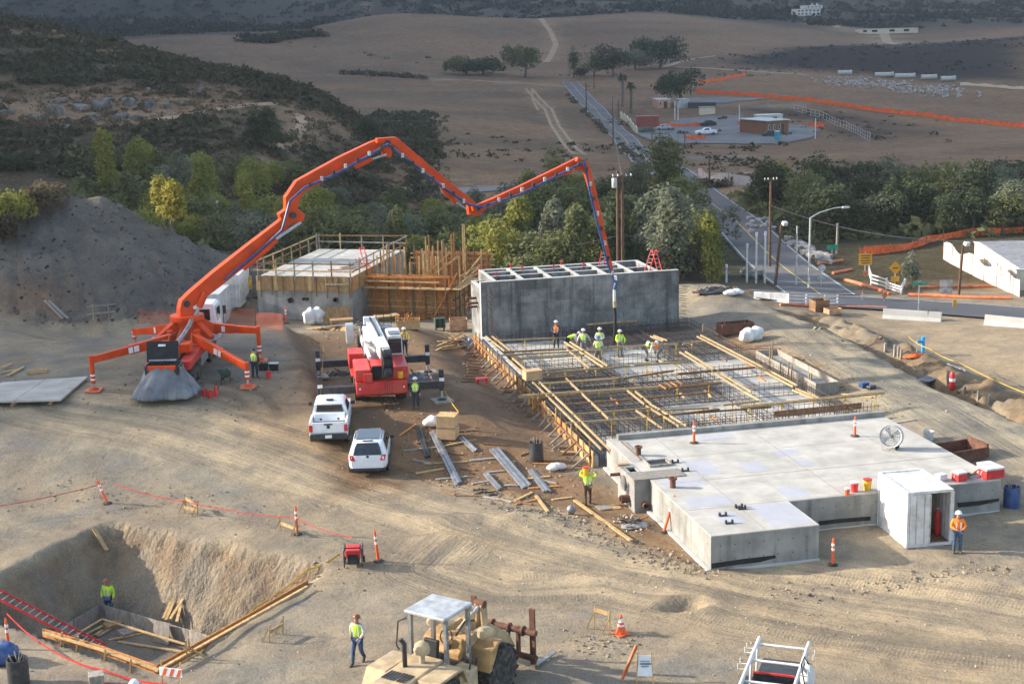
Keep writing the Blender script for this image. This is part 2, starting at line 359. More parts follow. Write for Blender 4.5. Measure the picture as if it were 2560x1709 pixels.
# ------------------------------------------------------------------ mesh helpers
class MB:
    """collects faces for ONE mesh object"""
    def __init__(s): s.v = []; s.f = []; s.m = []; s.k = 0
    def add(s, vs, fs):
        o = len(s.v); s.v += [tuple(float(c) for c in p) for p in vs]; s.f += [tuple(i+o for i in f) for f in fs]; s.m += [s.k]*len(fs); return s
    def bx(s, x0, x1, y0, y1, z0, z1):
        return s.add([(x0, y0, z0), (x1, y0, z0), (x1, y1, z0), (x0, y1, z0), (x0, y0, z1), (x1, y0, z1), (x1, y1, z1), (x0, y1, z1)],
                     [(0, 3, 2, 1), (4, 5, 6, 7), (0, 1, 5, 4), (1, 2, 6, 5), (2, 3, 7, 6), (3, 0, 4, 7)])
    def box(s, c, sz, rz=0, rx=0, ry=0):
        m = Matrix.Rotation(rz, 3, 'Z') @ Matrix.Rotation(ry, 3, 'Y') @ Matrix.Rotation(rx, 3, 'X'); h = [d/2 for d in sz]
        vs = [Vector(c)+m @ Vector((x*h[0], y*h[1], z*h[2])) for z in (-1, 1) for x, y in ((-1, -1), (1, -1), (1, 1), (-1, 1))]
        return s.add(vs, [(0, 3, 2, 1), (4, 5, 6, 7), (0, 1, 5, 4), (1, 2, 6, 5), (2, 3, 7, 6), (3, 0, 4, 7)])
    def bar(s, p, q, w, h, w2=None, h2=None, up=(0, 0, 1)):
        p, q = Vector(p), Vector(q); d = (q-p).normalized(); u = Vector(up)
        if abs(d.dot(u)) > .98: u = Vector((0, 1, 0))
        a = d.cross(u).normalized(); b = a.cross(d).normalized(); w2 = w if w2 is None else w2; h2 = h if h2 is None else h2
        vs = [e+a*(x*ww/2)+b*(y*hh/2) for e, ww, hh in ((p, w, h), (q, w2, h2)) for x, y in ((-1, -1), (1, -1), (1, 1), (-1, 1))]
        return s.add(vs, [(0, 1, 2, 3), (7, 6, 5, 4), (0, 4, 5, 1), (1, 5, 6, 2), (2, 6, 7, 3), (3, 7, 4, 0)])
    def tube(s, pts, r, n=8, cap=True):
        pts = [Vector(p) for p in pts]; rs = r if isinstance(r, (list, tuple)) else [r]*len(pts); vs = []; fs = []; ref = None
        for i, p in enumerate(pts):
            d = (pts[min(i+1, len(pts)-1)]-pts[max(i-1, 0)]).normalized()
            if ref is None or abs(ref.dot(d)) > .95: ref = Vector((0, 0, 1)) if abs(d.z) < .9 else Vector((1, 0, 0))
            a = d.cross(ref).normalized(); b = a.cross(d).normalized(); ref = b
            vs += [p+(a*math.cos(2*math.pi*j/n)+b*math.sin(2*math.pi*j/n))*rs[i] for j in range(n)]
        for i in range(len(pts)-1):
            for j in range(n): k = (j+1) % n; fs.append((i*n+j, i*n+k, (i+1)*n+k, (i+1)*n+j))
        if cap: fs.append(tuple(range(n-1, -1, -1))); fs.append(tuple((len(pts)-1)*n+j for j in range(n)))
        return s.add(vs, fs)
    def lathe(s, prof, c=(0, 0, 0), n=16, axis=(0, 0, 1), cap=True):
        q = Vector((0, 0, 1)).rotation_difference(Vector(axis)).to_matrix(); vs = []; fs = []
        for r, z in prof: vs += [Vector(c)+q @ Vector((r*math.cos(2*math.pi*j/n), r*math.sin(2*math.pi*j/n), z)) for j in range(n)]
        for i in range(len(prof)-1):
            for j in range(n): k = (j+1) % n; fs.append((i*n+j, i*n+k, (i+1)*n+k, (i+1)*n+j))
        if cap and prof[0][0] > 1e-4: fs.append(tuple(range(n-1, -1, -1)))
        if cap and prof[-1][0] > 1e-4: fs.append(tuple((len(prof)-1)*n+j for j in range(n)))
        return s.add(vs, fs)
    def prism(s, poly, z0, z1):
        n = len(poly); area = sum(poly[i][0]*poly[(i+1) % n][1]-poly[(i+1) % n][0]*poly[i][1] for i in range(n))
        if area < 0: poly = poly[::-1]
        return s.add([(x, y, z0) for x, y in poly]+[(x, y, z1) for x, y in poly], [tuple(range(n-1, -1, -1)), tuple(range(n, 2*n))]+[(i, (i+1) % n, n+(i+1) % n, n+i) for i in range(n)])
    def profx(s, poly, x0, x1):
        """polygon in (y, z) drawn out along x"""
        n = len(poly); area = sum(poly[i][0]*poly[(i+1) % n][1]-poly[(i+1) % n][0]*poly[i][1] for i in range(n))
        if area < 0: poly = poly[::-1]
        return s.add([(x0, y, z) for y, z in poly]+[(x1, y, z) for y, z in poly], [tuple(range(n-1, -1, -1)), tuple(range(n, 2*n))]+[(i, (i+1) % n, n+(i+1) % n, n+i) for i in range(n)])
    def sphere(s, c, r, n=10, m=7):
        r = r if isinstance(r, (tuple, list)) else (r, r, r)
        prof = [(math.sin(math.pi*i/m), -math.cos(math.pi*i/m)) for i in range(m+1)]; prof[0] = (1e-5, -1); prof[-1] = (1e-5, 1)
        o = len(s.v); s.lathe(prof, (0, 0, 0), n)
        for i in range(o, len(s.v)): x, y, z = s.v[i]; s.v[i] = (c[0]+x*r[0], c[1]+y*r[1], c[2]+z*r[2])
        return s
    def build(s, name, m=None, parent=None, smooth=False, bevel=0, mats=None, world=False):
        me = bpy.data.meshes.new(name); vv = s.v
        if world and parent is not None:
            inv = (Matrix.Translation(parent.location) @ parent.rotation_euler.to_matrix().to_4x4()).inverted(); vv = [tuple(inv @ Vector(p)) for p in s.v]
        me.from_pydata(vv, [], s.f); me.validate()
        for q in (mats or [m]): me.materials.append(q)
        if mats: me.polygons.foreach_set('material_index', s.m)
        if smooth: me.polygons.foreach_set('use_smooth', [True]*len(me.polygons))
        me.update()
        o = bpy.data.objects.new(name, me); col.objects.link(o)
        if parent is not None: o.parent = parent
        if bevel:
            b = o.modifiers.new('edge', 'BEVEL'); b.width = bevel; b.segments = 2; b.limit_method = 'ANGLE'; b.angle_limit = R(40)
        if smooth:
            try: me.set_sharp_from_angle(angle=R(40))
            except Exception: pass
        return o
def tag(o, label=None, cat=None, group=None, kind=None):
    if label: o['label'] = label
    if cat: o['category'] = cat
    if group: o['group'] = group
    if kind: o['kind'] = kind
    return o
def thing(name, label, cat, loc=(0, 0, 0), rz=0.0, group=None):
    o = bpy.data.objects.new(name, None); o.empty_display_size = .2; col.objects.link(o)
    o.location = tuple(float(c) for c in loc); o.rotation_euler = (0, 0, rz); return tag(o, label, cat, group)
def kids(o): return [c for c in bpy.data.objects if c.parent == o]
def copy_tree(o, parent=None, chl=None):
    c = o.copy(); col.objects.link(c); c.parent = parent
    for ch in o.children: copy_tree(ch, c)
    return c
# ------------------------------------------------------------------ ground sheet
def ground():
    def axis(lo, hi, step, gl, gh, end_lo, end_hi):
        a = list(np.arange(lo, hi+1e-6, step)); d = step
        while a[-1] < end_hi: d *= gh; a.append(a[-1]+d)
        d = step; b = []; x = lo
        while x > end_lo: d *= gl; x -= d; b.append(x)
        return np.array(b[::-1]+a)
    xs = axis(-36, 31, .27, 1.06, 1.06, -1900, 1700); ys = axis(-12, 78, .27, 1.12, 1.028, -700, 2500)
    global GRID
    X, Y = np.meshgrid(xs, ys); Z = height(X, Y); xv, yv = view(X, Y); GRID = (xs, ys, Z)
    n, k = X.shape
    # zones: each a kind of soil or growth with its own colour
    sand = np.array((.335, .275, .19)); grey = np.array((.245, .225, .18)); red = np.array((.195, .118, .064)); spoil = np.array((.145, .133, .118)); dry = np.array((.33, .205, .12)); brush = np.array((.12, .10, .065)); burnt = np.array((.028, .024, .022)); tan = np.array((.36, .26, .16)); gravel = np.array((.27, .26, .25)); forest = np.array((.05, .055, .03))
    C = np.broadcast_to(grey, (n, k, 3)).copy()
    def put(mask, c, a=1.0):
        w = np.clip(mask, 0, 1)[..., None]*a; C[:] = C*(1-w)+np.asarray(c)*w
    nz = fbm(X*.12, Y*.12, 4, 41); nz2 = fbm(X*.5, Y*.5, 4, 42); nz3 = fbm(X*.03, Y*.03, 4, 43)
    put(smooth(.42, .62, nz), sand, .8); put(smooth(.52, .66, fbm(X*.2, Y*.2, 4, 45))*smooth(110, 90, yv), (.235, .225, .195), .75); put(smooth(.56, .68, fbm(X*.33+9, Y*.33, 4, 46))*smooth(110, 90, yv), (.26, .20, .14), .6)
    put(smooth(30, 10, Y)*smooth(.3, .6, nz2), sand, .7)
    # haul road and the lit apron in front
    hp = [at(*p)[:2] for p in ((2800, 1590), (2300, 1505), (1900, 1450), (1500, 1370), (1200, 1290), (950, 1215), (720, 1160), (450, 1115), (150, 1090))]
    d1, a1 = path_dist(X, Y, hp); w1 = smooth(5.2, 2.4, np.abs(d1))*(Y < 40)
    hp2 = [at(*p)[:2] for p in ((1250, 1240), (1180, 1330), (1080, 1420), (1250, 1480), (1500, 1470), (1900, 1560), (2400, 1640), (2800, 1690))]
    d2, a2 = path_dist(X, Y, hp2); w2 = smooth(3.4, 1.2, np.abs(d2))
    hp3 = [at(*p, 1.6)[:2] for p in ((520, 1090), (480, 1030), (500, 980), (620, 1000), (700, 1100), (800, 1180))]
    d3, a3 = path_dist(X, Y, hp3); w3 = smooth(2.6, .9, np.abs(d3))*.8
    hp4 = [at(*p, .4)[:2] for p in ((1950, 800), (2100, 900), (2300, 1000), (2480, 1100), (2560, 1150))]
    d4, a4 = path_dist(X, Y, hp4); w4 = smooth(3.6, 1.4, np.abs(d4))*.9
    put(w1, (.41, .34, .24), .85); put(w2, (.375, .31, .22), .65); put(w4, (.36, .33, .26), .6)
    # damp red-brown cut around the crane, the lumber yard and the foot of the foundation
    put(smooth(-14.8, -12.2, X)*smooth(-.2, -1.6, X)*smooth(12.5, 17, Y+2.2*(nz2-.5)*4)*smooth(50, 44, Y), red, .85)
    put(soft_poly(X, Y, [at(*p)[:2] for p in ((1000, 1060), (1300, 1110), (1600, 1260), (1795, 1432), (1640, 1385), (1420, 1285), (1200, 1225), (980, 1180))], 1.1), red*1.15, .9)
    put(smooth(14.8, 16.2, X)*smooth(20.5, 18.2, X+nz2*2)*smooth(22, 26, Y)*smooth(46, 40, Y), (.29, .185, .10), .8)
    put(soft_poly(X, Y, [at(*p, 1.0)[:2] for p in ((560, 1040), (760, 950), (800, 1090), (700, 1110))], 2.5), red, .5)
    put(smooth(-24, -18, X)*smooth(42, 30, Y)*smooth(24, 30, Y)*smooth(.5, .62, nz2), (.27, .215, .15), .6)
    # floor behind the basin and between the walls
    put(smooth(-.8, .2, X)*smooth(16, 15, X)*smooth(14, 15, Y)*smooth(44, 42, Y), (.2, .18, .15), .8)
    # dug pit
    pd = pit_depth(X, Y); put(smooth(.02, .2, pd), (.29, .245, .18), .9); put(smooth(.02, .15, pd)*smooth(.75, .4, pd)*smooth(.35, .5, nz2), (.235, .16, .098), .6); put(smooth(.8, 1, pd), (.22, .20, .165), .9)
    # spoil heap
    mm = mound(X, Y)-Z; put(smooth(-.6, .1, mm)*(Z > .8), spoil, .95)
    put(smooth(-.6, .1, mm)*smooth(1.2, 3, Z)*smooth(5.5, 2.2, Z)*smooth(.4, .6, nz), spoil*.85, .7)
    put(np.exp(-((Z-2.2)/1.1)**2)*smooth(-1.2, .0, mm)*smooth(-26, -30, X)*smooth(50, 56, Y), (.30, .18, .10), .5)
    put(smooth(-31, -36, X)*smooth(35, 42, Y)*smooth(66, 60, Y), (.40, .33, .24), .7)
    # beyond the embankment on the right
    right = smooth(23.2, 25.5, X)*smooth(115, 70, Y); put(right, (.27, .225, .16), .9); put(right*smooth(.4, .65, nz2), (.30, .215, .13), .7); put(right*np.exp(-((X-27.3)/2.2)**2)*smooth(.35, .55, nz2), (.17, .125, .08), .7)
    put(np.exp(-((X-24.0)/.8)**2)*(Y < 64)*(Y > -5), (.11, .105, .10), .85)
    put(right*smooth(30, 34, X)*smooth(60, 50, Y), (.36, .285, .19), .7)
    put(soft_poly(X, Y, [T(*p)[:2] for p in ((2000, 640), (2120, 610), (2330, 590), (2420, 640), (2540, 720), (2250, 735), (2100, 700))], 1.2), (.33, .21, .11), .9)
    # creek, plain, hills
    cr = smooth(126, 138, yv)*smooth(215, 200, yv); put(cr, forest, .85)
    pl = smooth(196, 212, yv); put(pl, dry, 1); put(pl*smooth(.4, .65, nz3), (.235, .15, .095), .8); put(pl*smooth(.5, .7, nz), (.33, .235, .15), .5); put(pl*smooth(.55, .7, fbm(X*.012, Y*.03, 4, 61)), (.18, .125, .085), .6)
    left = smooth(-.02, -.12, xv/np.maximum(yv, 1)+.06*(nz3-.5))*smooth(150, 180, yv)*smooth(470, 400, yv)
    put(left*smooth(.30, .55, nz3+.25*(nz-.5)), brush, .95); put(left*smooth(.55, .7, nz)*smooth(.5, .4, nz3), tan, .7)
    put(soft_poly(X, Y, [T(*p)[:2] for p in ((2560, 90), (2300, 110), (1980, 118), (1830, 155), (1950, 172), (2200, 188), (2560, 205))], 9), burnt, .95)
    put(soft_poly(X, Y, [T(*p)[:2] for p in ((1750, 262), (2050, 280), (2300, 312), (2560, 330), (2500, 345), (2150, 350), (1990, 300))], 7)*smooth(.3, .6, nz3+.2*(nz-.5)), burnt*1.3, .8)
    put(smooth(930, 1040, yv+60*(nz3-.5)), (.10, .085, .06), .95); put(smooth(980, 1100, yv)*smooth(.5, .62, nz3), (.17, .14, .10), .6)
    put(smooth(-.10, -.16, xv/np.maximum(yv, 1))*smooth(820, 900, yv+80*(nz3-.5)), (.10, .085, .06), .9)
    # tracks worn into the grass
    def worn(pts, w, c, a, two=False):
        pp = [T(*p)[:2] for p in pts]; d, _ = path_dist(X, Y, pp); d = np.abs(d)+ (nz-.5)*w*.7
        put(smooth(w, w*.45, d) if not two else np.maximum(smooth(.5, .2, np.abs(d-1.0)/w), 0), c, a)
    worn(((1350, 47), (1378, 80), (1390, 115), (1375, 140), (1365, 155)), 5.0, (.42, .27, .15), .9)
    worn(((1320, 230), (1370, 270), (1390, 320), (1420, 350), (1450, 385)), 2.2, (.42, .29, .17), .85)
    worn(((1335, 225), (1335, 250), (1345, 275)), 1.6, (.40, .28, .17), .6)
    worn(((1090, 198), (1250, 205), (1420, 215)), 3.5, (.40, .31, .22), .9)
    worn(((380, 300), (500, 285), (600, 265), (690, 258)), 1.8, (.38, .25, .15), .9); worn(((730, 290), (770, 330), (700, 380), (650, 420)), 4.0, (.33, .23, .15), .85)
    worn(((905, 10), (920, 28)), 5, (.38, .28, .18), .8); worn(((1700, 175), (1800, 172), (2000, 188)), 4, (.36, .28, .19), .8)
    worn(((1640, 165), (1830, 125), (2100, 100)), 4, (.26, .20, .14), .7)
    worn(((2030, 45), (2085, 70), (2200, 85), (2250, 115)), 7, (.42, .32, .22), .9); worn(((1760, 275), (2000, 262), (2060, 268)), 2.5, (.33, .28, .22), .8)
    worn(((1740, 395), (1800, 390), (1870, 388)), 5, gravel, .8); worn(((1150, 470), (1500, 440), (2000, 430), (2300, 440)), 2.5, (.32, .25, .18), .6)
    worn(((1740, 440), (1800, 480), (1850, 520)), 7, (.37, .25, .145), .9)
    me = bpy.data.meshes.new('ground'); idx = np.arange(n*k).reshape(n, k)
    f = np.stack([idx[:-1, :-1], idx[:-1, 1:], idx[1:, 1:], idx[1:, :-1]], -1).reshape(-1, 4)
    me.vertices.add(n*k); me.vertices.foreach_set('co', np.stack([X, Y, Z], -1).astype(np.float32).ravel())
    me.loops.add(f.size); me.loops.foreach_set('vertex_index', f.astype(np.int32).ravel())
    me.polygons.add(len(f)); me.polygons.foreach_set('loop_start', np.arange(0, f.size, 4, dtype=np.int32)); me.polygons.foreach_set('loop_total', np.full(len(f), 4, np.int32))
    me.polygons.foreach_set('use_smooth', np.ones(len(f), bool)); me.update()
    ca = me.attributes.new('Col', 'FLOAT_COLOR', 'POINT'); ca.data.foreach_set('color', np.concatenate([C, np.ones((n, k, 1))], -1).astype(np.float32).ravel())
    W = np.stack([w1, w2, w3, w4]); D = np.stack([d1, d2+40, d3+90, d4+140]); AL = np.stack([a1, a2+70, a3+150, a4+200]); b = np.argmax(W, 0)
    pick = lambda a: np.take_along_axis(a, b[None], 0)[0]
    ta = me.attributes.new('trk', 'FLOAT_VECTOR', 'POINT'); ta.data.foreach_set('vector', np.stack([pick(D), pick(AL), pick(W)*(1-smooth(.0, .1, pd))], -1).astype(np.float32).ravel())
    gm = np.clip(pl+cr, 0, 1); dig = smooth(.02, .12, pd)*smooth(1.0, .9, pd)+.6*smooth(-.4, .2, mm)*(Z > .8)*smooth(150, 120, yv)
    ka = me.attributes.new('kd', 'FLOAT_VECTOR', 'POINT'); ka.data.foreach_set('vector', np.stack([1-gm, gm, np.clip(dig, 0, 1)], -1).astype(np.float32).ravel())
    me.materials.append(ground_material())
    o = bpy.data.objects.new('ground', me); col.objects.link(o); tag(o, kind='structure'); return o
ground()
# ------------------------------------------------------------------ shared materials
K = {}
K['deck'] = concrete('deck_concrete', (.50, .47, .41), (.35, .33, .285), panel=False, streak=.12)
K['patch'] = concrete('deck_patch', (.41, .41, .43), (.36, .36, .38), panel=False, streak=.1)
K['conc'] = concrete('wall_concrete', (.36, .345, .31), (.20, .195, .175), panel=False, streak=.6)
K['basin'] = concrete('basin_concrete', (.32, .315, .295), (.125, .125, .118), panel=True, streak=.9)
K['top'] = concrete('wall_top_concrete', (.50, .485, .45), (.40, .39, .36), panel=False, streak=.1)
K['black'] = mat('black_membrane', (.015, .016, .018), .6, var=.3)
K['ply'] = wood('plywood', (.44, .27, .125)); K['plyo'] = wood('orange_plywood', (.52, .225, .07)); K['lum'] = wood('fresh_lumber', (.56, .37, .17)); K['old'] = wood('brown_lumber', (.27, .15, .075)); K['grw'] = wood('grey_lumber', (.34, .30, .25)); K['yel'] = wood('yellow_timber', (.44, .315, .165))
K['rebar'] = mat('rebar_steel', (.10, .085, .072), .75, .3, scale=1.2, dirt=((.17, .08, .04), .6, 2.0)); K['rust'] = mat('rusty_steel', (.16, .07, .042), .85, .1, dirt=((.07, .04, .03), .7, 3)); K['stl'] = mat('grey_steel', (.32, .33, .34), .45, .6, dirt=((.2, .17, .13), .5, 3)); K['dstl'] = mat('dark_steel', (.035, .037, .04), .5, .2, dirt=((.12, .10, .08), .4, 3)); K['galv'] = mat('galvanised_steel', (.5, .51, .5), .5, .4, dirt=((.3, .27, .22), .4, 3))
K['org'] = mat('pump_orange', (.66, .062, .006), .45, 0, var=.1, scale=1.2, dirt=((.40, .075, .02), .5, 1.6), spec=.25); K['orgd'] = mat('dusty_orange', (.60, .14, .04), .6, 0, dirt=((.4, .27, .17), .6, 2.2))
K['del'] = mat('delineator_orange', (.82, .11, .02), .55, var=.1, dirt=((.45, .2, .1), .4, 6)); K['white'] = mat('white_paint', (.66, .655, .63), .45, var=.08, dirt=((.42, .36, .28), .55, 1.6)); K['wht2'] = mat('vehicle_white', (.78, .79, .80), .25, var=.03, spec=.6, dirt=((.55, .5, .42), .25, 1.5)); K['refl'] = mat('reflective_white', (.8, .8, .78), .4, var=.05)
K['red'] = mat('crane_red', (.56, .028, .022), .42, var=.1, dirt=((.42, .12, .07), .5, 1.8)); K['red2'] = mat('bright_red', (.62, .03, .03), .5, dirt=((.4, .1, .06), .3, 4)); K['blue'] = mat('pipe_blue', (.025, .065, .19), .45, dirt=((.12, .14, .18), .4, 3)); K['rub'] = mat('tyre_rubber', (.035, .034, .033), .85, dirt=((.16, .13, .09), .75, 5)); K['glass'] = mat('dark_glass', (.015, .02, .024), .08, var=.2, spec=.8)
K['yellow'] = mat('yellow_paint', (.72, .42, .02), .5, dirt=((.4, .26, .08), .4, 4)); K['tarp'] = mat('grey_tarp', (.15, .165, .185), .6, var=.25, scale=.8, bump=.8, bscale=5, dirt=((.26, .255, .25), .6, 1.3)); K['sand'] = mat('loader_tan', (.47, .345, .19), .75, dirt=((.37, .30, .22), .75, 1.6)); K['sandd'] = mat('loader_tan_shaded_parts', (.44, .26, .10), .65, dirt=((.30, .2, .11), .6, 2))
K['bag'] = mat('white_sack', (.70, .68, .64), .8, var=.12, bump=.7, bscale=6, dirt=((.5, .45, .38), .4, 3)); K['card'] = mat('cardboard', (.52, .33, .17), .85, var=.1); K['pinkc'] = mat('crate_side', (.50, .30, .17), .8)
K['green'] = mat('dull_green', (.05, .09, .06), .6); K['pot'] = mat('turquoise_plastic', (.03, .30, .36), .5); K['sign_y'] = mat('sign_yellow', (.72, .34, .02), .5, var=.05); K['sign_g'] = mat('sign_green', (.01, .28, .17), .5); K['pole'] = wood('pole_wood', (.14, .085, .055)); K['stucco'] = mat('cream_stucco', (.60, .53, .40), .9, var=.06); K['roof'] = mat('grey_roof', (.20, .20, .21), .9, dirt=((.33, .31, .29), .5, .6)); K['pinkf'] = mat('screen_fabric', (.56, .46, .41), .9, var=.07); K['asph'] = None
K['net'] = mat('orange_netting', (.80, .14, .03), .8, var=.15)
def px_bar(mb, a, b, z, w, h, zb=None):
    mb.bar(at(*a, z), at(*b, z if zb is None else zb), w, h)
# ------------------------------------------------------------------ concrete vault with its deck (front right)
DZ = 1.5
def vault():
    t = thing('concrete_vault', 'low concrete vault with wide pale flat deck and protruding front block', 'vault', (0, 0, 0))
    L = [(0, 0), (4.65, 0), (4.65, 3.1), (14.7, 3.1), (14.7, 14.4), (0, 14.4)]
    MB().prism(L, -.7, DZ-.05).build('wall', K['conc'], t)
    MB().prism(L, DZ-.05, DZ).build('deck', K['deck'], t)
    f = MB(); f.bx(-.2, 0, -.05, 7.6, -.6, .10); f.bx(-.2, 0, 10.3, 14.4, -.6, .10); f.bx(0, 4.7, -.05, 0, -.6, .07); f.bx(4.7, 14.7, 3.04, 3.1, -.6, .09); f.build('footing', K['top'], t, bevel=.02)
    MB().bx(.5, 14.7, 14.05, 14.4, DZ, DZ+.24).build('kerb', K['conc'], t, bevel=.02)
    o8, s8 = (1500, 1040), 3.825
    for i, q in enumerate(([(1320, 455), (1520, 430), (1615, 500), (1420, 535)], [(1670, 685), (1880, 665), (2000, 765), (1800, 785)], [(1440, 860), (1790, 820), (2050, 1018), (1650, 1052)], [(840, 450), (1010, 410), (1140, 520), (930, 570)], [(570, 625), (980, 610), (1030, 650), (640, 690)], [(790, 800), (1190, 745), (1310, 830), (880, 875)], [(1120, 930), (1290, 915), (1390, 1010), (1200, 1035)], [(1640, 330), (1850, 320), (1930, 370), (1740, 380)], [(1000, 180), (1200, 160), (1300, 200), (960, 215)], [(1850, 430), (1990, 415), (2050, 470), (1900, 480)])):
        c = [at(o8[0]+x/s8, o8[1]+y/s8, DZ)[:2] for x, y in q]
        x0, x1 = sorted((min(p[0] for p in c), max(p[0] for p in c))); y0, y1 = min(p[1] for p in c), max(p[1] for p in c)
        MB().bx(max(x0, .1), x1, max(y0, .1), y1, DZ+.001, DZ+.004).build('patch', K['patch'], t)
    for k in range(8):
        m = MB()
        if k < 5: x = 2.35+2.45*k; m.bx(x, x+.03, (.05 if x < 4.6 else 3.15), 14.0, DZ+.0045, DZ+.006)
        else: y = 3.1+3.65*(k-5); m.bx(.05, 14.65, y+.1, y+.13, DZ+.0065, DZ+.008)
        m.build('joint', K['patch'] if k % 2 else K['grw'], t)
    for (px, py) in ((1596, 1138), (1682, 1218)):
        p = at(px, py, DZ); m = MB(); m.lathe([(.13, 0), (.13, .38), (.19, .38), (.19, .46), (.12, .46), (.12, .1), (0.0, .1)], p, 16); m.build('pipe_stub', K['rust'], t, True)
    for (px, py) in ((1688, 1156), (1713, 1177), (1847, 1268), (1855, 1272), (1807, 1289), (1823, 1308)):
        p = at(px, py, DZ); m = MB(); m.bx(p[0]-.17, p[0]+.17, p[1]-.08, p[1]+.08, DZ, DZ+.04); m.bx(p[0]-.17, p[0]-.1, p[1]-.05, p[1]+.05, DZ+.04, DZ+.16); m.bx(p[0]+.1, p[0]+.17, p[1]-.05, p[1]+.05, DZ+.04, DZ+.16); m.build('anchor_bracket', K['dstl'], t)
    # membrane strips left bare at the foot of the walls
    def strip(pts, Y):
        a = [atY(x, y, Y) for x, y in pts]; m = MB(); n = len(a)
        m.add([(p[0], Y-.012, p[2]) for p in a]+[(p[0], Y+.01, p[2]) for p in a], [tuple(range(n)), tuple(range(2*n-1, n-1, -1))]+[(i, n+i, n+(i+1) % n, (i+1) % n) for i in range(n)]); m.build('membrane', K['black'], t)
    strip([(1779, 1408), (1860, 1396), (1938, 1387), (1940, 1393), (1900, 1404), (1840, 1411), (1779, 1420)], -.013)
    strip([(2046, 1302), (2100, 1296), (2176, 1290), (2176, 1300), (2110, 1305), (2048, 1312)], 3.087)
    strip([(2392, 1256), (2440, 1252), (2497, 1245), (2497, 1252), (2450, 1262), (2396, 1268)], 3.087)
    # valve box at the left side
    v = MB(); v.bx(-.72, -.6, 7.7, 10.2, -.4, DZ); v.bx(-.6, 0, 7.7, 7.82, -.4, DZ); v.bx(-.6, 0, 10.08, 10.2, -.4, DZ); v.bx(-.6, 0, 7.82, 9.0, DZ-.1, DZ); v.bx(-.6, -.5, 9.0, 10.08, DZ-.1, DZ); v.bx(-.08, 0, 9.0, 10.08, DZ-.1, DZ); v.bx(-.5, -.08, 9.7, 10.08, DZ-.1, DZ)
    vb = v.build('valve_box', K['conc'], t)
    MB().bx(-.76, 1.7, 7.66, 8.75, DZ+.003, DZ+.05).build('cover_plate', K['grw'], vb, bevel=.01)
    MB().bx(-.78, -.3, 10.0, 10.24, DZ+.003, DZ+.06).build('cover_plate', K['ply'], vb)
    for (x, z, r, l) in ((-.25, .35, .15, .28),): MB().lathe([(r, 0), (r, l), (r*.72, l), (r*.72, .03), (0.0, .03)], (x, 7.7, z), 14, (0, -1, 0)).build('pipe', K['rust'], vb, True)
    for (y, z, r, l) in ((8.5, .42, .19, .42), (9.9, 1.15, .08, .45)): MB().lathe([(r, 0), (r, l), (r*.72, l), (r*.72, .03), (0.0, .03)], (-.72, y, z), 14, (-1, 0, 0)).build('pipe', K['rust'], vb, True)
    MB().lathe([(.05, 0), (.36, 0), (.36, .06), (.05, .06)], (-.73, 9.2, .95), 18, (-1, 0, 0)).build('blind_flange', K['stl'], vb, True)
    h = MB(); a = at(1500+440/3.825, 1040+500/3.825, DZ); x, y = .55, 9.35
    h.bx(x, x+1.1, y, y+.08, DZ, DZ+.1); h.bx(x, x+1.1, y+.82, y+.9, DZ, DZ+.1); h.bx(x, x+.08, y+.08, y+.82, DZ, DZ+.1); h.bx(x+1.02, x+1.1, y+.08, y+.82, DZ, DZ+.1); hh = h.build('hatch_frame', K['grw'], t)
    MB().bx(x+.08, x+1.02, y+.08, y+.82, DZ+.002, DZ+.012).build('hatch_shade_plate', K['dstl'], hh)  # dark plate stands in for the shaded opening inside the frame
    MB().bx(.45, .54, 10.6, 13.9, DZ, DZ+.05).build('board', K['grw'], t); MB().bx(.62, .72, 10.4, 13.7, DZ, DZ+.05).build('board', K['grw'], t)
    h = MB()
    for z in (.45, 1.05):
        for x in np.arange(.4, 4.5, .62): h.lathe([(.028, 0), (.001, .004)], (x, -.003, z), 6, (0, -1, 0))
        for x in np.arange(5.0, 14.5, .62): h.lathe([(.028, 0), (.001, .004)], (x, 3.097, z), 6, (0, -1, 0))
        for y in np.arange(.4, 7.4, .62): h.lathe([(.028, 0), (.001, .004)], (-.003, y, z), 6, (-1, 0, 0))
    tag(h.build('tie_holes', K['black'], t), kind='stuff')
    # starter bars along the back edge
    rb = MB()
    for i in range(72):
        x = .2+i*.203; rb.bar((x, 14.62, -.1), (x+random.uniform(-.03, .03), 14.62+random.uniform(-.05, .05), DZ+.55+random.uniform(-.1, .15)), .022, .022)
    for z in (.5, 1.0, DZ+.1, DZ+.4): rb.bar((.1, 14.66, z), (14.8, 14.66, z), .022, .022)
    tag(rb.build('starter_bars', K['rebar'], t), kind='stuff')
    return t
vault()
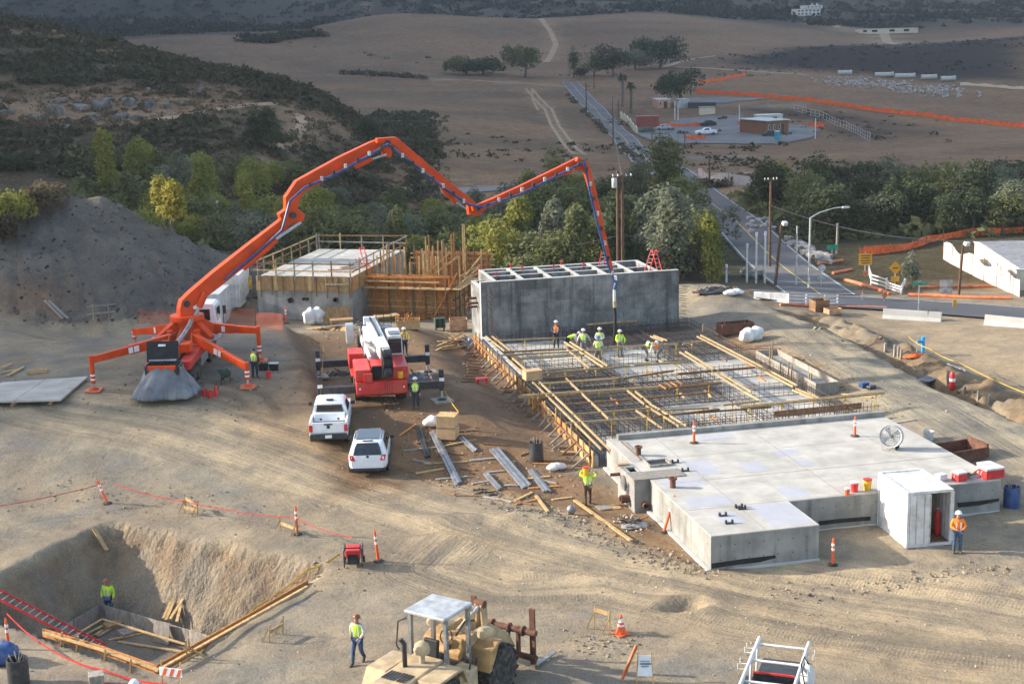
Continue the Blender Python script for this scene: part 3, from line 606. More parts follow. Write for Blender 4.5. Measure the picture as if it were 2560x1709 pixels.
# ------------------------------------------------------------------ tall basin with open cells (middle)
def basin():
    Y0, ZT = 43.6, 4.35
    t = thing('concrete_basin', 'tall dark-stained concrete basin with open rectangular cells on top', 'basin', (0, Y0, 0))
    def wall(n, x0, x1, y0, y1, z1=ZT, z0=-1.2):
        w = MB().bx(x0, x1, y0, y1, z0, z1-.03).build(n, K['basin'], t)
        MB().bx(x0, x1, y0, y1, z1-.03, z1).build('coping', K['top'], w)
    wall('front_wall', .02, 14.1, 0, .32); wall('back_wall', .9, 12.7, 4.75, 5.05)
    for x in (.9, 2.85, 4.82, 6.8, 8.75, 10.7, 12.45): wall('cross_wall', x, x+.26, .32, 4.75)
    for (x0, x1) in ((1.16, 2.85), (3.11, 4.82), (5.08, 6.8), (7.06, 8.75), (9.01, 10.7), (10.96, 12.45)): wall('cell_wall', x0, x1, 2.0, 2.2)
    for (x0, x1) in ((1.16, 2.85), (3.11, 4.82), (5.08, 6.8), (7.06, 8.75), (9.01, 10.7)): wall('cell_wall', x0, x1, 3.55, 3.75)
    wall('side_wall', -.0, .3, .32, 3.4, 3.9); wall('side_wall', .3, .9, 3.12, 3.4, 3.9)
    MB().bx(.9, 12.7, .32, 4.75, -.5, .05).build('floor', K['conc'], t)
    MB().bx(-.02, .02, -.02, .34, -1, ZT+.01).build('corner_board', K['top'], t)
    for (y, z) in ((1.6, 3.0), (1.1, 2.75), (1.35, 2.45)):
        MB().bx(-.75, 0, y-.09, y+.09, z-.07, z+.07).build('bracket', K['rust'], t)
    h = MB()
    for z in (.6, 1.5, 2.4, 3.3, 4.0):
        for x in np.arange(.9, 13.8, .61): h.lathe([(.034, 0), (.001, .004)], (x, -.003, z), 6, (0, -1, 0))
    tag(h.build('tie_holes', K['black'], t), kind='stuff')
    # dowels left in the ends of the front wall
    d = MB()
    for i in range(26):
        z = .3+i*.15
        for x in (.35, .62):
            d.bar((x, .0, z), (x+.12+random.uniform(0, .15), -.42-random.uniform(0, .2), z+random.uniform(-.28, -.1)), .022, .022)
    tag(d.build('dowel_bars', K['rebar'], t), kind='stuff'); d = MB()
    for i in range(24):
        z = .2+i*.165
        for y in (.08, .24): d.bar((14.1, y, z), (14.1+.55+random.uniform(0, .25), y-.05, z-random.uniform(.02, .2)), .022, .022)
    tag(d.build('dowel_bars', K['rebar'], t), kind='stuff')
    for (x, y, h) in ((.95, 4.9, .25), (3.2, 4.9, .2), (6.9, 4.9, .24), (1.5, 2.1, .2), (3.7, 3.6, .22), (6.0, 3.6, .22), (8.2, 3.6, .2)):
        m = MB(); m.bx(x, x+.07, y-.04, y+.04, ZT, ZT+h); m.bx(x-.04, x+.11, y-.06, y+.06, ZT+h, ZT+h+.06); m.build('anchor_post', K['red2'], t)
    # stain-coloured lintel boards at the foot
    for (a, b) in (((1508, 842), (1600, 836)), ((1602, 836), (1640, 833))):
        pa, pb = at(*a, .9), at(*b, .9); MB().bar((pa[0], -.12, .95), (pb[0], -.12, .98), .05, .12).build('ledger_board', K['lum'], t)
    return t
basin()
# ------------------------------------------------------------------ foundation under construction: forms, screed rails and rebar
def foundation():
    t = thing('rebar_foundation', 'wide foundation of rebar grids crossed by yellow timber screed rails', 'foundation', (0, 14.8, 0))
    B_ = lambda: MB()
    def put(mb, n, m, **k): return mb.build(n, m, t, world=True, **k)
    # pads already poured, lying between the wall lines
    xs = [.75, 5.6, 10.4, 14.9]; ys = [15.2, 19.6, 24.4, 29.2, 34.0, 38.6, 43.2]
    for i in range(3):
        for j in range(6):
            dark = (i == 0 and j in (1, 2, 3)) or (i == 2 and j in (4, 5)) or (i == 1 and j in (2, 5))
            put(B_().bx(xs[i]+.1, xs[i+1]-.1, ys[j]+.1, ys[j+1]-.1, -.3, .12+.01*((i+j) % 2)), 'pad', K['conc'] if dark else K['deck'], bevel=.02)
    put(B_().bx(.2, 15.4, 14.9, 43.5, -.5, .02), 'blinding', K['conc'])
    # wall cages of upright bars under every rail line
    def cage(p, q, z1=1.05, step=.26):
        m = MB(); L = math.hypot(q[0]-p[0], q[1]-p[1]); n = int(L/step)
        for i in range(n+1):
            k = i/max(n, 1); x, y = p[0]+(q[0]-p[0])*k, p[1]+(q[1]-p[1])*k
            m.bar((x, y, 0), (x+random.uniform(-.03, .03), y+random.uniform(-.03, .03), z1+random.uniform(-.08, .1)), .019, .019)
        for z in (.3, .6, .9): m.bar((p[0], p[1], z), (q[0], q[1], z), .024, .024)
        tag(put(m, 'wall_cage', K['rebar']), kind='stuff')
    for x in xs:
        cage((x-.1, 15), (x-.1, 43.2), .95, .3)
    for y in ys[1:]: cage((.7, y), (14.9, y), 1.0, .3)
    # flat mats
    def rmat(x0, x1, y0, y1, z, step=.28):
        m = MB()
        for x in np.arange(x0, x1, step): m.bar((x, y0, z), (x, y1, z), .024, .024)
        for y in np.arange(y0, y1, step): m.bar((x0, y, z+.03), (x1, y, z+.03), .024, .024)
        tag(put(m, 'rebar_mat', K['rebar']), kind='stuff')
    for (a, b, c, d) in ((.9, 5.6, 19.8, 24.2), (.9, 5.6, 24.6, 29), (.9, 5.6, 29.4, 33.8), (5.8, 10.2, 24.6, 29), (10.6, 14.6, 34.2, 38.4), (10.6, 14.6, 38.8, 43), (5.8, 10.2, 38.8, 43), (5.4, 8.2, 15.2, 19.4)):
        rmat(a, b, c, d, .42); rmat(a+.1, b-.1, c, d, .75, .42)
    # screed rails
    o6, s6 = (1180, 840), 3.789; o7, s7 = (1700, 840), 4.35; ZR = 1.15
    def rail(o, s, a, b, w=.075, h=.10, m='yel', z=ZR, clamps=True, pair=0.0):
        p = at(o[0]+a[0]/s, o[1]+a[1]/s, z); q = at(o[0]+b[0]/s, o[1]+b[1]/s, z); p[2] += random.uniform(-.03, .03)
        d = (q-p)/np.linalg.norm(q-p); nrm = np.array([-d[1], d[0], 0])
        for k in ((0, 1) if pair else (0,)):
            r = put(B_().bar(p+nrm*pair*k+d*random.uniform(-.2, .2), q+nrm*pair*k+d*random.uniform(-.2, .2), w, h), 'screed_rail', K[m])
        if clamps:
            L = np.linalg.norm(q-p); c = MB()
            for k in np.arange(.6, L, 1.9):
                e = p+d*k; c.box((e[0], e[1], e[2]-.09), (.1, .1, .1), math.atan2(d[1], d[0])); c.bar((e[0], e[1], .1), (e[0], e[1], e[2]-.05), .035, .035)
            tag(put(c, 'clamps', K['yellow']), kind='stuff')
    for a, b, kw in (((140, 45), (850, 15), {}), ((290, 178), (1240, 132), {}), ((270, 155), (980, 120), dict(m='old', clamps=False)), ((380, 225), (1060, 178), {}), ((500, 365), (1480, 282), {}), ((640, 455), (1380, 405), dict(pair=.16)), ((470, 570), (1770, 490), dict(pair=.18, h=.16)), ((920, 748), (1700, 682), {}), ((880, 826), (1720, 768), {}), ((1290, 106), (1980, 74), {}), ((2010, 76), (2200, 48), {}), ((1560, 275), (2060, 242), {}), ((1450, 395), (1900, 330), dict(m='old')), ((1850, 490), (2349, 446), dict(m='old')), ((1760, 706), (2260, 680), {}), ((1720, 765), (2349, 692), dict(m='old')), ((1600, 590), (2230, 535), dict(m='old', clamps=False)), ((620, 410), (1000, 380), dict(m='old', clamps=False)), ((900, 645), (1500, 600), dict(m='old', clamps=False)), ((640, 590), (1060, 540), dict(m='old', clamps=False)),
                     ((130, 0), (300, 135), dict(pair=.4, clamps=False)), ((330, 215), (500, 360), dict(pair=.35, clamps=False)), ((500, 368), (800, 650), dict(pair=.38, clamps=False)), ((790, 640), (1230, 1075), dict(pair=.38, clamps=False)), ((880, 55), (1240, 290), dict(pair=.35, clamps=False)), ((880, 110), (1110, 300), dict(clamps=False)), ((890, 400), (1290, 780), dict(clamps=False)), ((1480, 520), (1640, 650), dict(pair=.36, clamps=False)), ((1640, 650), (1970, 855), dict(pair=.36, clamps=False)), ((1690, 0), (1810, 45), dict(pair=.3, clamps=False)), ((1540, 690), (1800, 870), dict(clamps=False))):
        rail(o6, s6, a, b, **kw)
    for a, b, kw in (((0, 170), (700, 605), dict(pair=.36, clamps=False)), ((180, 0), (850, 345), dict(pair=.36, clamps=False)), ((850, 350), (1220, 545), dict(pair=.36, clamps=False)), ((1220, 590), (1440, 672), dict(pair=.34, clamps=False)), ((700, 600), (890, 712), dict(clamps=False)), ((460, 745), (880, 702), {}), ((640, 780), (2230, 618), dict(pair=.24)), ((0, 545), (420, 505), dict(m='old', clamps=False)), ((0, 410), (800, 340), dict(m='old', clamps=False))):
        rail(o7, s7, a, b, **kw)
    rail(o7, s7, (1000, 850), (1960, 755), .06, .34, 'old', .85, False)
    rail(o7, s7, (0, 850), (1000, 770), .06, .1, 'old', 1.0, False)
    # lumber offcuts bridging the mats
    for i in range(34):
        x = random.choice([random.uniform(1.2, 5.2), random.uniform(5.9, 9.8), random.uniform(10.8, 14.4)]); y = random.choice([23.5, 26.0, 28.6, 31.2, 19.0, 38.0, 16.0])+random.uniform(-.4, .4)
        put(B_().bar((x, y-.45, .86), (x+random.uniform(-.12, .12), y+.45, .9), .09, .07), 'bridging_block', random.choice([K['old'], K['lum'], K['plyo']]))
    # edge form along the left side with its stakes and raking braces
    y = 14.6; i = 0
    while y < 43.2:
        L = min(2.42, 43.3-y); put(B_().bx(-.66, -.60, y, y+L-.02, -.35, .86+random.uniform(-.04, .04)), 'form_panel', random.choice([K['ply'], K['ply'], K['lum'], K['plyo']])); y += 2.44
    for k in range(26):
        y = 14.9+k*1.1; x = -.72; top = 1.05+random.uniform(-.1, .35)
        put(B_().bar((x, y, -.4), (x+random.uniform(-.05, .05), y, top), .07, .07), 'stake', random.choice([K['old'], K['lum'], K['grw']]))
        put(B_().bar((x-.05, y+.1, .62), (-1.5+random.uniform(-.25, .2), y+random.uniform(-.15, .15), .02), .06, .08), 'raking_brace', random.choice([K['old'], K['grw'], K['old'], K['grw']]))
        if k % 3 != 1: put(B_().bar((x-.05, y+.15, .02), (-1.5, y+.2, .06), .06, .08), 'foot_brace', random.choice([K['old'], K['grw']]))
    for (y0, y1, z) in ((14.8, 22, .5), (22, 29, .7), (28, 36, .45), (35, 43, .62)): put(B_().bx(-.80, -.72, y0, y1, z, z+.12), 'waler', K['old'])
    for (x0, x1, y0, y1, z) in ((-.56, -.3, 31.5, 43.5, .7), (-.05, .22, 31.5, 43.5, .62), (-.56, -.3, 14.8, 22.5, .55)): put(B_().bx(x0, x1, y0, y1, -.4, z), 'stem_wall', K['top'], bevel=.02)
    for dx in (-.45, .05): cage((dx, 14.9), (dx, 32), .8, .3)
    # trough form at the right
    for (x0, x1, y0, y1) in ((15.5, 15.56, 24, 33), (16.9, 16.96, 24, 33), (15.56, 16.9, 32.94, 33), (15.56, 16.9, 24, 24.06)): put(B_().bx(x0, x1, y0, y1, -.2, .78), 'form_panel', K['grw'])
    put(B_().bx(15.56, 16.9, 24.06, 32.94, .0, .42), 'wet_concrete', K['conc'])
    for (px, py, h) in ((1930, 910, 1.5), (1924, 912, 1.2), (1950, 930, .7), (1970, 942, .9), (1978, 945, .8), (2021, 962, .7), (2027, 966, .8), (1757, 842, .9)): p = at(px, py, .35); put(B_().bar((p[0], p[1], .2), (p[0]+.03, p[1], .35+h), .08, .05), 'stake', K['yel'])
    put(B_().bar(at(1647, 905, 1.2), at(1668, 978, .25), .07, .07), 'pipe', K['stl'])
    # odds left on the work
    m = MB(); p = at(1331, 948, 1.2); m.box((p[0], p[1], 1.5), (1.0, .7, .55), .1); put(m, 'carton', K['card'])
    return t
foundation()
# ------------------------------------------------------------------ concrete building still in its roof forms, and the timber wall forms beside it
def up_to(p, py):
    """height above p at which a vertical line through p reaches image row py"""
    lo, hi = 0.0, 60.0
    for _ in range(40):
        m = (lo+hi)/2
        if pix((p[0], p[1], p[2]+m))[1] > py: lo = m
        else: hi = m
    return m
def heading(p, q): return math.atan2(q[1]-p[1], q[0]-p[0])
def formed_building():
    p = np.array([-14.1, 58.4, -.3]); rz = R(-26.2); W = 7.5; D = 13.5
    t = thing('concrete_building', 'square concrete building with plywood roof forms and timber guard rails', 'building', (p[0], p[1], 0), rz)
    zb = p[2]-.4; HT = p[2]+up_to(p, 688); HF = p[2]+up_to(p, 724); HR = p[2]+up_to(p, 652)
    MB().bx(0, W, 0, D, zb-1, HT-.35).build('wall', K['conc'], t)
    MB().bx(.05, W-.05, .05, D-.05, HT-.35, HT-.12).build('roof_slab', K['deck'], t)
    MB().bx(.3, W+.01, -.02, -.001, zb+.4, zb+.62).build('membrane', K['black'], t)
    n = 22
    for i in range(n):
        w = W/n; MB().bx(i*w, (i+1)*w-.015, -.10-.01*(i % 2), -.003, HF+random.uniform(-.02, .02), HT+random.uniform(-.02, .01)).build('form_board', K['ply'] if i % 4 else K['lum'], t)
    for i in range(12):
        w = .42; MB().bx(W+.003, W+.10+.01*(i % 2), i*w, (i+1)*w-.015, HF, HT).build('form_board', K['ply'] if i % 3 else K['plyo'], t)
    for i in range(12, 30): w = .42; MB().bx(W+.003, W+.06, i*w, (i+1)*w-.015, HT-.5, HT-.03).build('form_board', K['grw'], t)
    for i in range(9): x = .35+i*(W-.5)/8; MB().bx(x, x+.07, -.2, -.12, HF-.25-.3*random.random(), HT+.02).build('stud', K['old'], t)
    MB().bx(W*.74, W*.99, -.28, -.2, (HF+HT)/2-.05, (HF+HT)/2+.07).build('waler', K['grw'], t)
    # guard rails round the roof
    posts = [(x, -.15) for x in np.linspace(.2, W, 6)]+[(W+.15, y) for y in np.linspace(1.5, D, 8)]+[(x, D+.1) for x in np.linspace(0, W, 5)[:-1]]+[(-.1, y) for y in np.linspace(1.8, D-.2, 7)]
    for x, y in posts: MB().bx(x-.045, x+.045, y-.045, y+.045, HT-.4, HR+random.uniform(-.05, .12)).build('guard_post', random.choice([K['old'], K['grw'], K['lum']]), t)
    for dz in (.0, -.52):
        z = HR-.12+dz
        for a, b in (((-.3, -.2), (W+.3, -.2)), ((W+.2, -.3), (W+.2, D+.2)), ((-.2, D+.16), (W+.3, D+.16)), ((-.16, -.4), (-.16, D+.2))):
            MB().bar((*a, z+random.uniform(-.04, .04)), (*b, z+random.uniform(-.06, .06)), .04, .1).build('guard_rail', random.choice([K['lum'], K['grw'], K['old']]), t)
    for (px, py, r) in ((721, 741, .20), (756, 736, .11), (765, 736, .11), (838, 735, .18)):
        e = atY(px, py, p[1]-.5); 
        k = (px-634)/(879-634); zz = p[2]+up_to(p, py)*(1-.08*k)
        MB().lathe([(r, 0), (r, .22), (r*.75, .22), (r*.75, .04), (0.0, .04)], (W*k, 0, zz-.15), 14, (0, -1, 0)).build('pipe', K['dstl'], t, True)
    for a, b in (((W*.68, 4.3), (W*.9, 6.2)), ((W*.72, 3.9), (W*.98, 5.0)), ((W*.6, 3.2), (W*.93, 3.6))): MB().bar((*a, HT-.06), (*b, HT-.02), .14, .05).build('loose_board', K['old'], t)
    return t, p, rz, W, HT
BT, BP, BRZ, BW, BHT = formed_building()
def wall_forms():
    p = at(924, 784, -.1); q = at(1130, 790.5, -.1); W = math.hypot(q[0]-p[0], q[1]-p[1]); rz = heading(p, q)
    t = thing('timber_formwork', 'tall orange plywood wall forms with forest of upright timber posts', 'formwork', (p[0], p[1], 0), rz)
    z0 = min(p[2], q[2])-.4; H1 = p[2]+up_to(p, 684); HM = p[2]+up_to(p, 714)
    n = 12
    for i in range(n):
        w = W/n
        MB().bx(i*w, (i+1)*w-.02, -.025, .0, z0, HM-.02).build('form_panel', K['plyo'] if i % 3 else K['ply'], t)
        if i % 2 == 0: MB().bx(i*w, (i+2)*w-.02, -.025, .0, HM, H1+random.uniform(-.03, .03)).build('form_panel', K['plyo'], t)
    for z in np.linspace(z0+.6, H1-.15, 7): MB().bx(-.1, W+.25, -.14, -.05, z-.045, z+.045).build('waler', random.choice([K['old'], K['plyo'], K['lum']]), t)
    for x in (.5, 1.7, 2.9, 3.6, 4.6, 5.4, W-.35, W-.1): MB().bx(x-.05, x+.05, -.24, -.15, z0, H1+random.uniform(-.5, .15)).build('strongback', random.choice([K['old'], K['plyo']]), t)
    MB().bx(-.05, W+.1, -.95, -.25, HM-.02, HM+.03).build('catwalk_plank', K['lum'], t); MB().bx(.2, W-.6, -.95, -.88, HM+.5, HM+.6).build('guard_rail', K['lum'], t); MB().bx(0, W*.8, -.95, -.88, HM+.82, HM+.92).build('guard_rail', K['plyo'], t)
    for x in (.9, 2.6, 4.4, W-.2): MB().bx(x, x+.08, -.93, -.86, HM-.5, HM+1.0).build('guard_post', K['old'], t)
    # right return and rear wall of the forms
    for i in range(7): MB().bx(W, W+.03, i*.6, i*.6+.58, z0, HM+.3).build('form_panel', K['plyo'] if i % 2 else K['ply'], t)
    for z in (z0+.7, z0+1.5, z0+2.2): MB().bx(W+.04, W+.13, -.1, 4.3, z, z+.09).build('waler', K['old'], t)
    for y in (.4, 1.5, 2.7, 3.8): MB().bx(W+.14, W+.22, y, y+.08, z0, HM+1.1+random.uniform(-.3, .3)).build('strongback', K['old'], t)
    MB().bx(W+.22, W+.9, -.6, 4.4, HM-.05, HM).build('catwalk_plank', K['lum'], t)
    for dz in (.45, .95): MB().bar((W+.85, -.6, HM+dz), (W+.95, 4.6, HM+dz), .04, .1).build('guard_rail', K['lum'], t)
    for i in range(10): x = 1.6+i*.62; MB().bx(x, x+.6, 6.6, 6.63, z0+.5, H1+.75).build('form_panel', K['plyo'], t)
    for z in (H1-.3, H1+.15, H1+.5): MB().bx(1.2, 8.2, 6.5, 6.58, z, z+.09).build('waler', K['lum'], t)
    for i in range(12): x = 1.5+i*.55; MB().bx(x, x+.09, 6.4, 6.48, z0+1, H1+.8+random.random()*.4).build('strongback', K['old'], t)
    # upright posts and raking shores inside
    for px, top, y in ((955, 614, 1.2), (962, 606, 2.0), (975, 628, 1.5), (985, 640, 1.1), (993, 636, 1.7), (1032, 630, 2.2), (1042, 592, 4.6), (1049, 588, 4.9), (1058, 628, 2.6), (1066, 615, 3.2), (1074, 640, 1.4), (1078, 602, 3.6), (1094, 600, 2.8), (1100, 606, 3.1), (1107, 622, 1.6), (1112, 585, 4.2), (1116, 582, 4.4), (1121, 590, 4.0), (1130, 560, 6.0), (1137, 560, 5.6), (1131, 636, 2.0), (1180, 622, 5.5), (940, 640, .9), (947, 640, 1.2), (1010, 670, .8), (1046, 640, 1.0), (1062, 636, .9), (1088, 640, 1.2), (1098, 632, .9), (1114, 640, .7), (1025, 655, .8), (1150, 640, 1.3), *[(960+i*8.5, 612+(i*37) % 45, 1.5+(i*13 % 30)/10) for i in range(20)]):
        k = (px-922)/(1134-922)*W; k = k - y*.12
        c, s_ = math.cos(rz), math.sin(rz); wx, wy = p[0]+c*k-s_*y, p[1]+s_*k+c*y
        zt = up_to((wx, wy, 0), top); zt = min(zt, H1+4.2)
        MB().bar((k, y, z0+.3), (k+random.uniform(-.08, .08), y+random.uniform(-.08, .08), zt), .09, .09).build('post', random.choice([K['lum'], K['plyo'], K['lum'], K['old']]), t)
    for a, b in (((W-3.2, .6, H1-.9), (W-.3, 1.2, H1+1.6)), ((W-2.6, .9, H1-.8), (W+.1, 1.8, H1+1.2)), ((W-1.4, -.4, z0+.2), (W+.6, -.3, H1+.3)), ((W+.9, .5, H1-.2), (W+1.9, 1.6, H1+1.2)), ((W+.6, .2, H1-.7), (W+1.8, 1.4, H1+.4)), ((3.0, .5, H1-1.2), (4.6, 1.6, H1+.2))): MB().bar(a, b, .05, .13).build('raking_shore', random.choice([K['lum'], K['plyo']]), t)
    for k in range(9): MB().bx(W*.74-.25, W*.74+.25, -.2, -.14, z0+.35+k*.26, z0+.40+k*.26).build('rung', K['lum'], t)
    return t
wall_forms()
# ------------------------------------------------------------------ ladders, delineator posts, cones
def ladder(p, q, label, w=.42, m='red2', n=None, second=None):
    p, q = np.array(p, float), np.array(q, float); t = thing('ladder', label, 'ladder', p, 0, 'red ladders'); d = q-p; L = np.linalg.norm(d); d /= L
    side = np.cross(d, (0, 0, 1)); side /= np.linalg.norm(side); nrm = np.cross(side, d)
    for s in (-1, 1): MB().bar(p+side*w/2*s, q+side*w/2*s, .035, .09, up=tuple(nrm)).build('stile', K[m], t, world=True)
    for k in np.arange(.2, L-.1, .3): MB().bar(p+d*k-side*w/2, p+d*k+side*w/2, .035, .03).build('rung', K['galv'] if m == 'red2' else K[m], t, world=True)
    return t
# against the building corner
fa = T(955, 792); ft = np.array([fa[0], fa[1], 0]); 
def lean(px0, py0, px1, py1, dy, z0=None):
    a = T(px0, py0) if z0 is None else at(px0, py0, z0); b = atY(px1, py1, a[1]+dy); return a, b
a, b = lean(949, 790, 893, 645, 1.4); ladder(a, b, 'long red ladder leaning on the plywood-formed building corner', .45)
a = at(918, 668, BHT+.1); ladder(a, a+np.array([-.3, .5, 1.5]), 'short red ladder end rising above the building roof edge', .4)
for (px0, py0, px1, py1, dz, lab) in ((1504, 658, 1511, 628, 0, 'red ladder top poking out of the basin beside the pump boom'), (1618, 676, 1634, 624, 0, 'left-hand red ladder of the crossed pair on the basin end'), (1648, 672, 1636, 624, 0, 'right-hand red ladder of the crossed pair on the basin end')):
    a = atY(px0, py0, 44.6 if 'end' in lab else 48.0); b = atY(px1, py1, a[1]+.5); d = b-a; ladder(a-d*.9, b, lab, .38)
a = at(-60, 1450, .5); b = at(330, 1683, -.2); 
a = at(262, 1640, -1.2)
ladder(at(255, 1618, -1.6), at(-40, 1466, .55), 'long red ladder laid down into the excavation at left', .55)
def delineator(px, py, label, h=1.05, lean_=(0, 0), z=None, base=True, m='del'):
    p = T(px, py) if z is None else at(px, py, z); t = thing('delineator_post', label, 'delineator', p, 0, 'orange delineator posts'); top = np.array([lean_[0], lean_[1], h]); r = .055
    b = MB(); b.tube([(0, 0, .05), tuple(top*.5), tuple(top)], [r*1.25, r, r*.9], 10); bd = b.build('tube', K[m], t, True)
    for k in (.62, .8): c = top*k; MB().tube([tuple(c-top/h*.05), tuple(c+top/h*.05)], r*1.16, 10).build('reflective_band', K['refl'], bd)
    MB().tube([tuple(top), tuple(top*1.06)], [r*.6, r*.35], 8).build('grip', K[m], bd)
    if base: MB().lathe([(.22, 0), (.22, .04), (.12, .08), (.07, .08)], (0, 0, 0), 8).build('rubber_base', K['rub'], t)
    return t
delineator(268, 1258, 'leaning orange delineator with yellow ribbon behind the excavation', 1.1, (-.35, .1)); delineator(743, 1335, 'upright orange delineator beside the small stake tripods', 1.25); delineator(946, 1402, 'orange delineator right of the red generator', 1.3, (-.1, 0)); delineator(22, 1622, 'orange delineator at the left edge by the blue tarp', 1.15); delineator(2082, 1412, 'orange delineator in the shaded corner beside the concrete block', 1.1)
delineator(1735, 1107, 'left-hand orange delineator standing on the pale deck', 1.05, (0, 0), DZ); delineator(2137, 1090, 'right-hand orange delineator on the deck near the fan', .95, (0, 0), DZ); delineator(716, 808, 'thin orange delineator in front of the plywood-formed building', 1.2)
delineator(1660, 1330, 'fallen orange delineator leaning on the concrete vault side', 1.5, (.55, .25)); delineator(1088, 970, 'orange delineator lying by the crane rear right outrigger', 1.0, (-.35, .3)); delineator(1147, 1075, 'orange delineator leaning behind the tall cardboard box', 1.0, (-.35, .2))
def ground_pole(px, py, top): return T(px, py)
def cone(px, py, label, h=.75):
    p = T(px, py); t = thing('traffic_cone', label, 'cone', p); MB().lathe([(.2, .03), (.03, h), (0.0, h)], (0, 0, 0), 14).build('cone_body', K['del'], t, True)
    MB().box((0, 0, .015), (.5, .5, .03), .3).build('base', K['del'], t)
    for z0, z1 in ((.62, .8), (.42, .5)): MB().lathe([(.2-.17*z0+.006, h*z0), (.2-.17*z1+.006, h*z1)], (0, 0, 0), 14).build('reflective_band', K['refl'], t, True)
    return t
cone(1553, 1583, 'orange traffic cone with white bands beside the small dug hole')
# ------------------------------------------------------------------ vehicles
def wheel(t, c, r, w, rim=None, side=1, lugs=0, n=24, axis=(1, 0, 0), name='wheel'):
    """tyre, with the rim on its outer side as a sub-part; axis along local x"""
    m = MB(); p = [(r*.6, -w/2), (r*.86, -w/2), (r*.97, -w*.36), (r, -w*.2), (r, w*.2), (r*.97, w*.36), (r*.86, w/2), (r*.6, w/2)]
    m.lathe(p, c, n, axis)
    if lugs:
        for i in range(lugs):
            for s in (-1, 1):
                a = 2*math.pi*(i+(.5 if s > 0 else 0))/lugs
                e = (c[0]+s*w*.24, c[1]+math.cos(a)*r*1.0, c[2]+math.sin(a)*r*1.0)
                o = len(m.v); m.box((0, 0, 0), (w*.5, r*.15, r*.10), 0, 0, 0)
                M_ = Matrix.Rotation(a-math.pi/2, 3, 'X') @ Matrix.Rotation(s*.5, 3, 'Z')
                for k in range(o, len(m.v)): v = M_ @ Vector(m.v[k]); m.v[k] = (e[0]+v[0], e[1]+v[1], e[2]+v[2])
    o = m.build(name, K['rub'], t, True)
    q = MB(); ax = np.array(axis, float)*side; cc = np.array(c)+ax*w*.30
    q.lathe([(r*.62, 0), (r*.60, w*.12), (r*.5, w*.05), (r*.25, w*.02), (r*.22, w*.14), (.001, w*.14)], cc, n, tuple(ax)); q.build('rim', rim or K['galv'], o, True)
    return o
def loft(mb, st, close=True):
    """st: list of (y, [(x, z), ...]) half sections from the bottom centre outwards to the top centre"""
    rings = []
    for y, h in st:
        full = [(x, z) for x, z in h]+[(-x, z) for x, z in reversed(h)]; rings.append([(x, y, z) for x, z in full])
    n = len(rings[0]); vs = [p for r in rings for p in r]; fs = []
    for i in range(len(rings)-1):
        for j in range(n): k = (j+1) % n; fs.append((i*n+j, (i+1)*n+j, (i+1)*n+k, i*n+k))
    if close: fs.append(tuple(range(n))); fs.append(tuple((len(rings)-1)*n+j for j in range(n-1, -1, -1)))
    return mb.add(vs, fs)
def text(t, body, size, loc, rot, m, name='lettering', ext=.004):
    c = bpy.data.curves.new(name, 'FONT'); c.body = body; c.size = size; c.extrude = ext; c.align_x = 'CENTER'; c.align_y = 'CENTER'; c.materials.append(m)
    o = bpy.data.objects.new(name, c); col.objects.link(o)
    dg = bpy.context.evaluated_depsgraph_get(); me = bpy.data.meshes.new_from_object(o.evaluated_get(dg)); bpy.data.objects.remove(o)
    o = bpy.data.objects.new(name, me); col.objects.link(o); o.parent = t; o.location = loc; o.rotation_euler = rot; return o
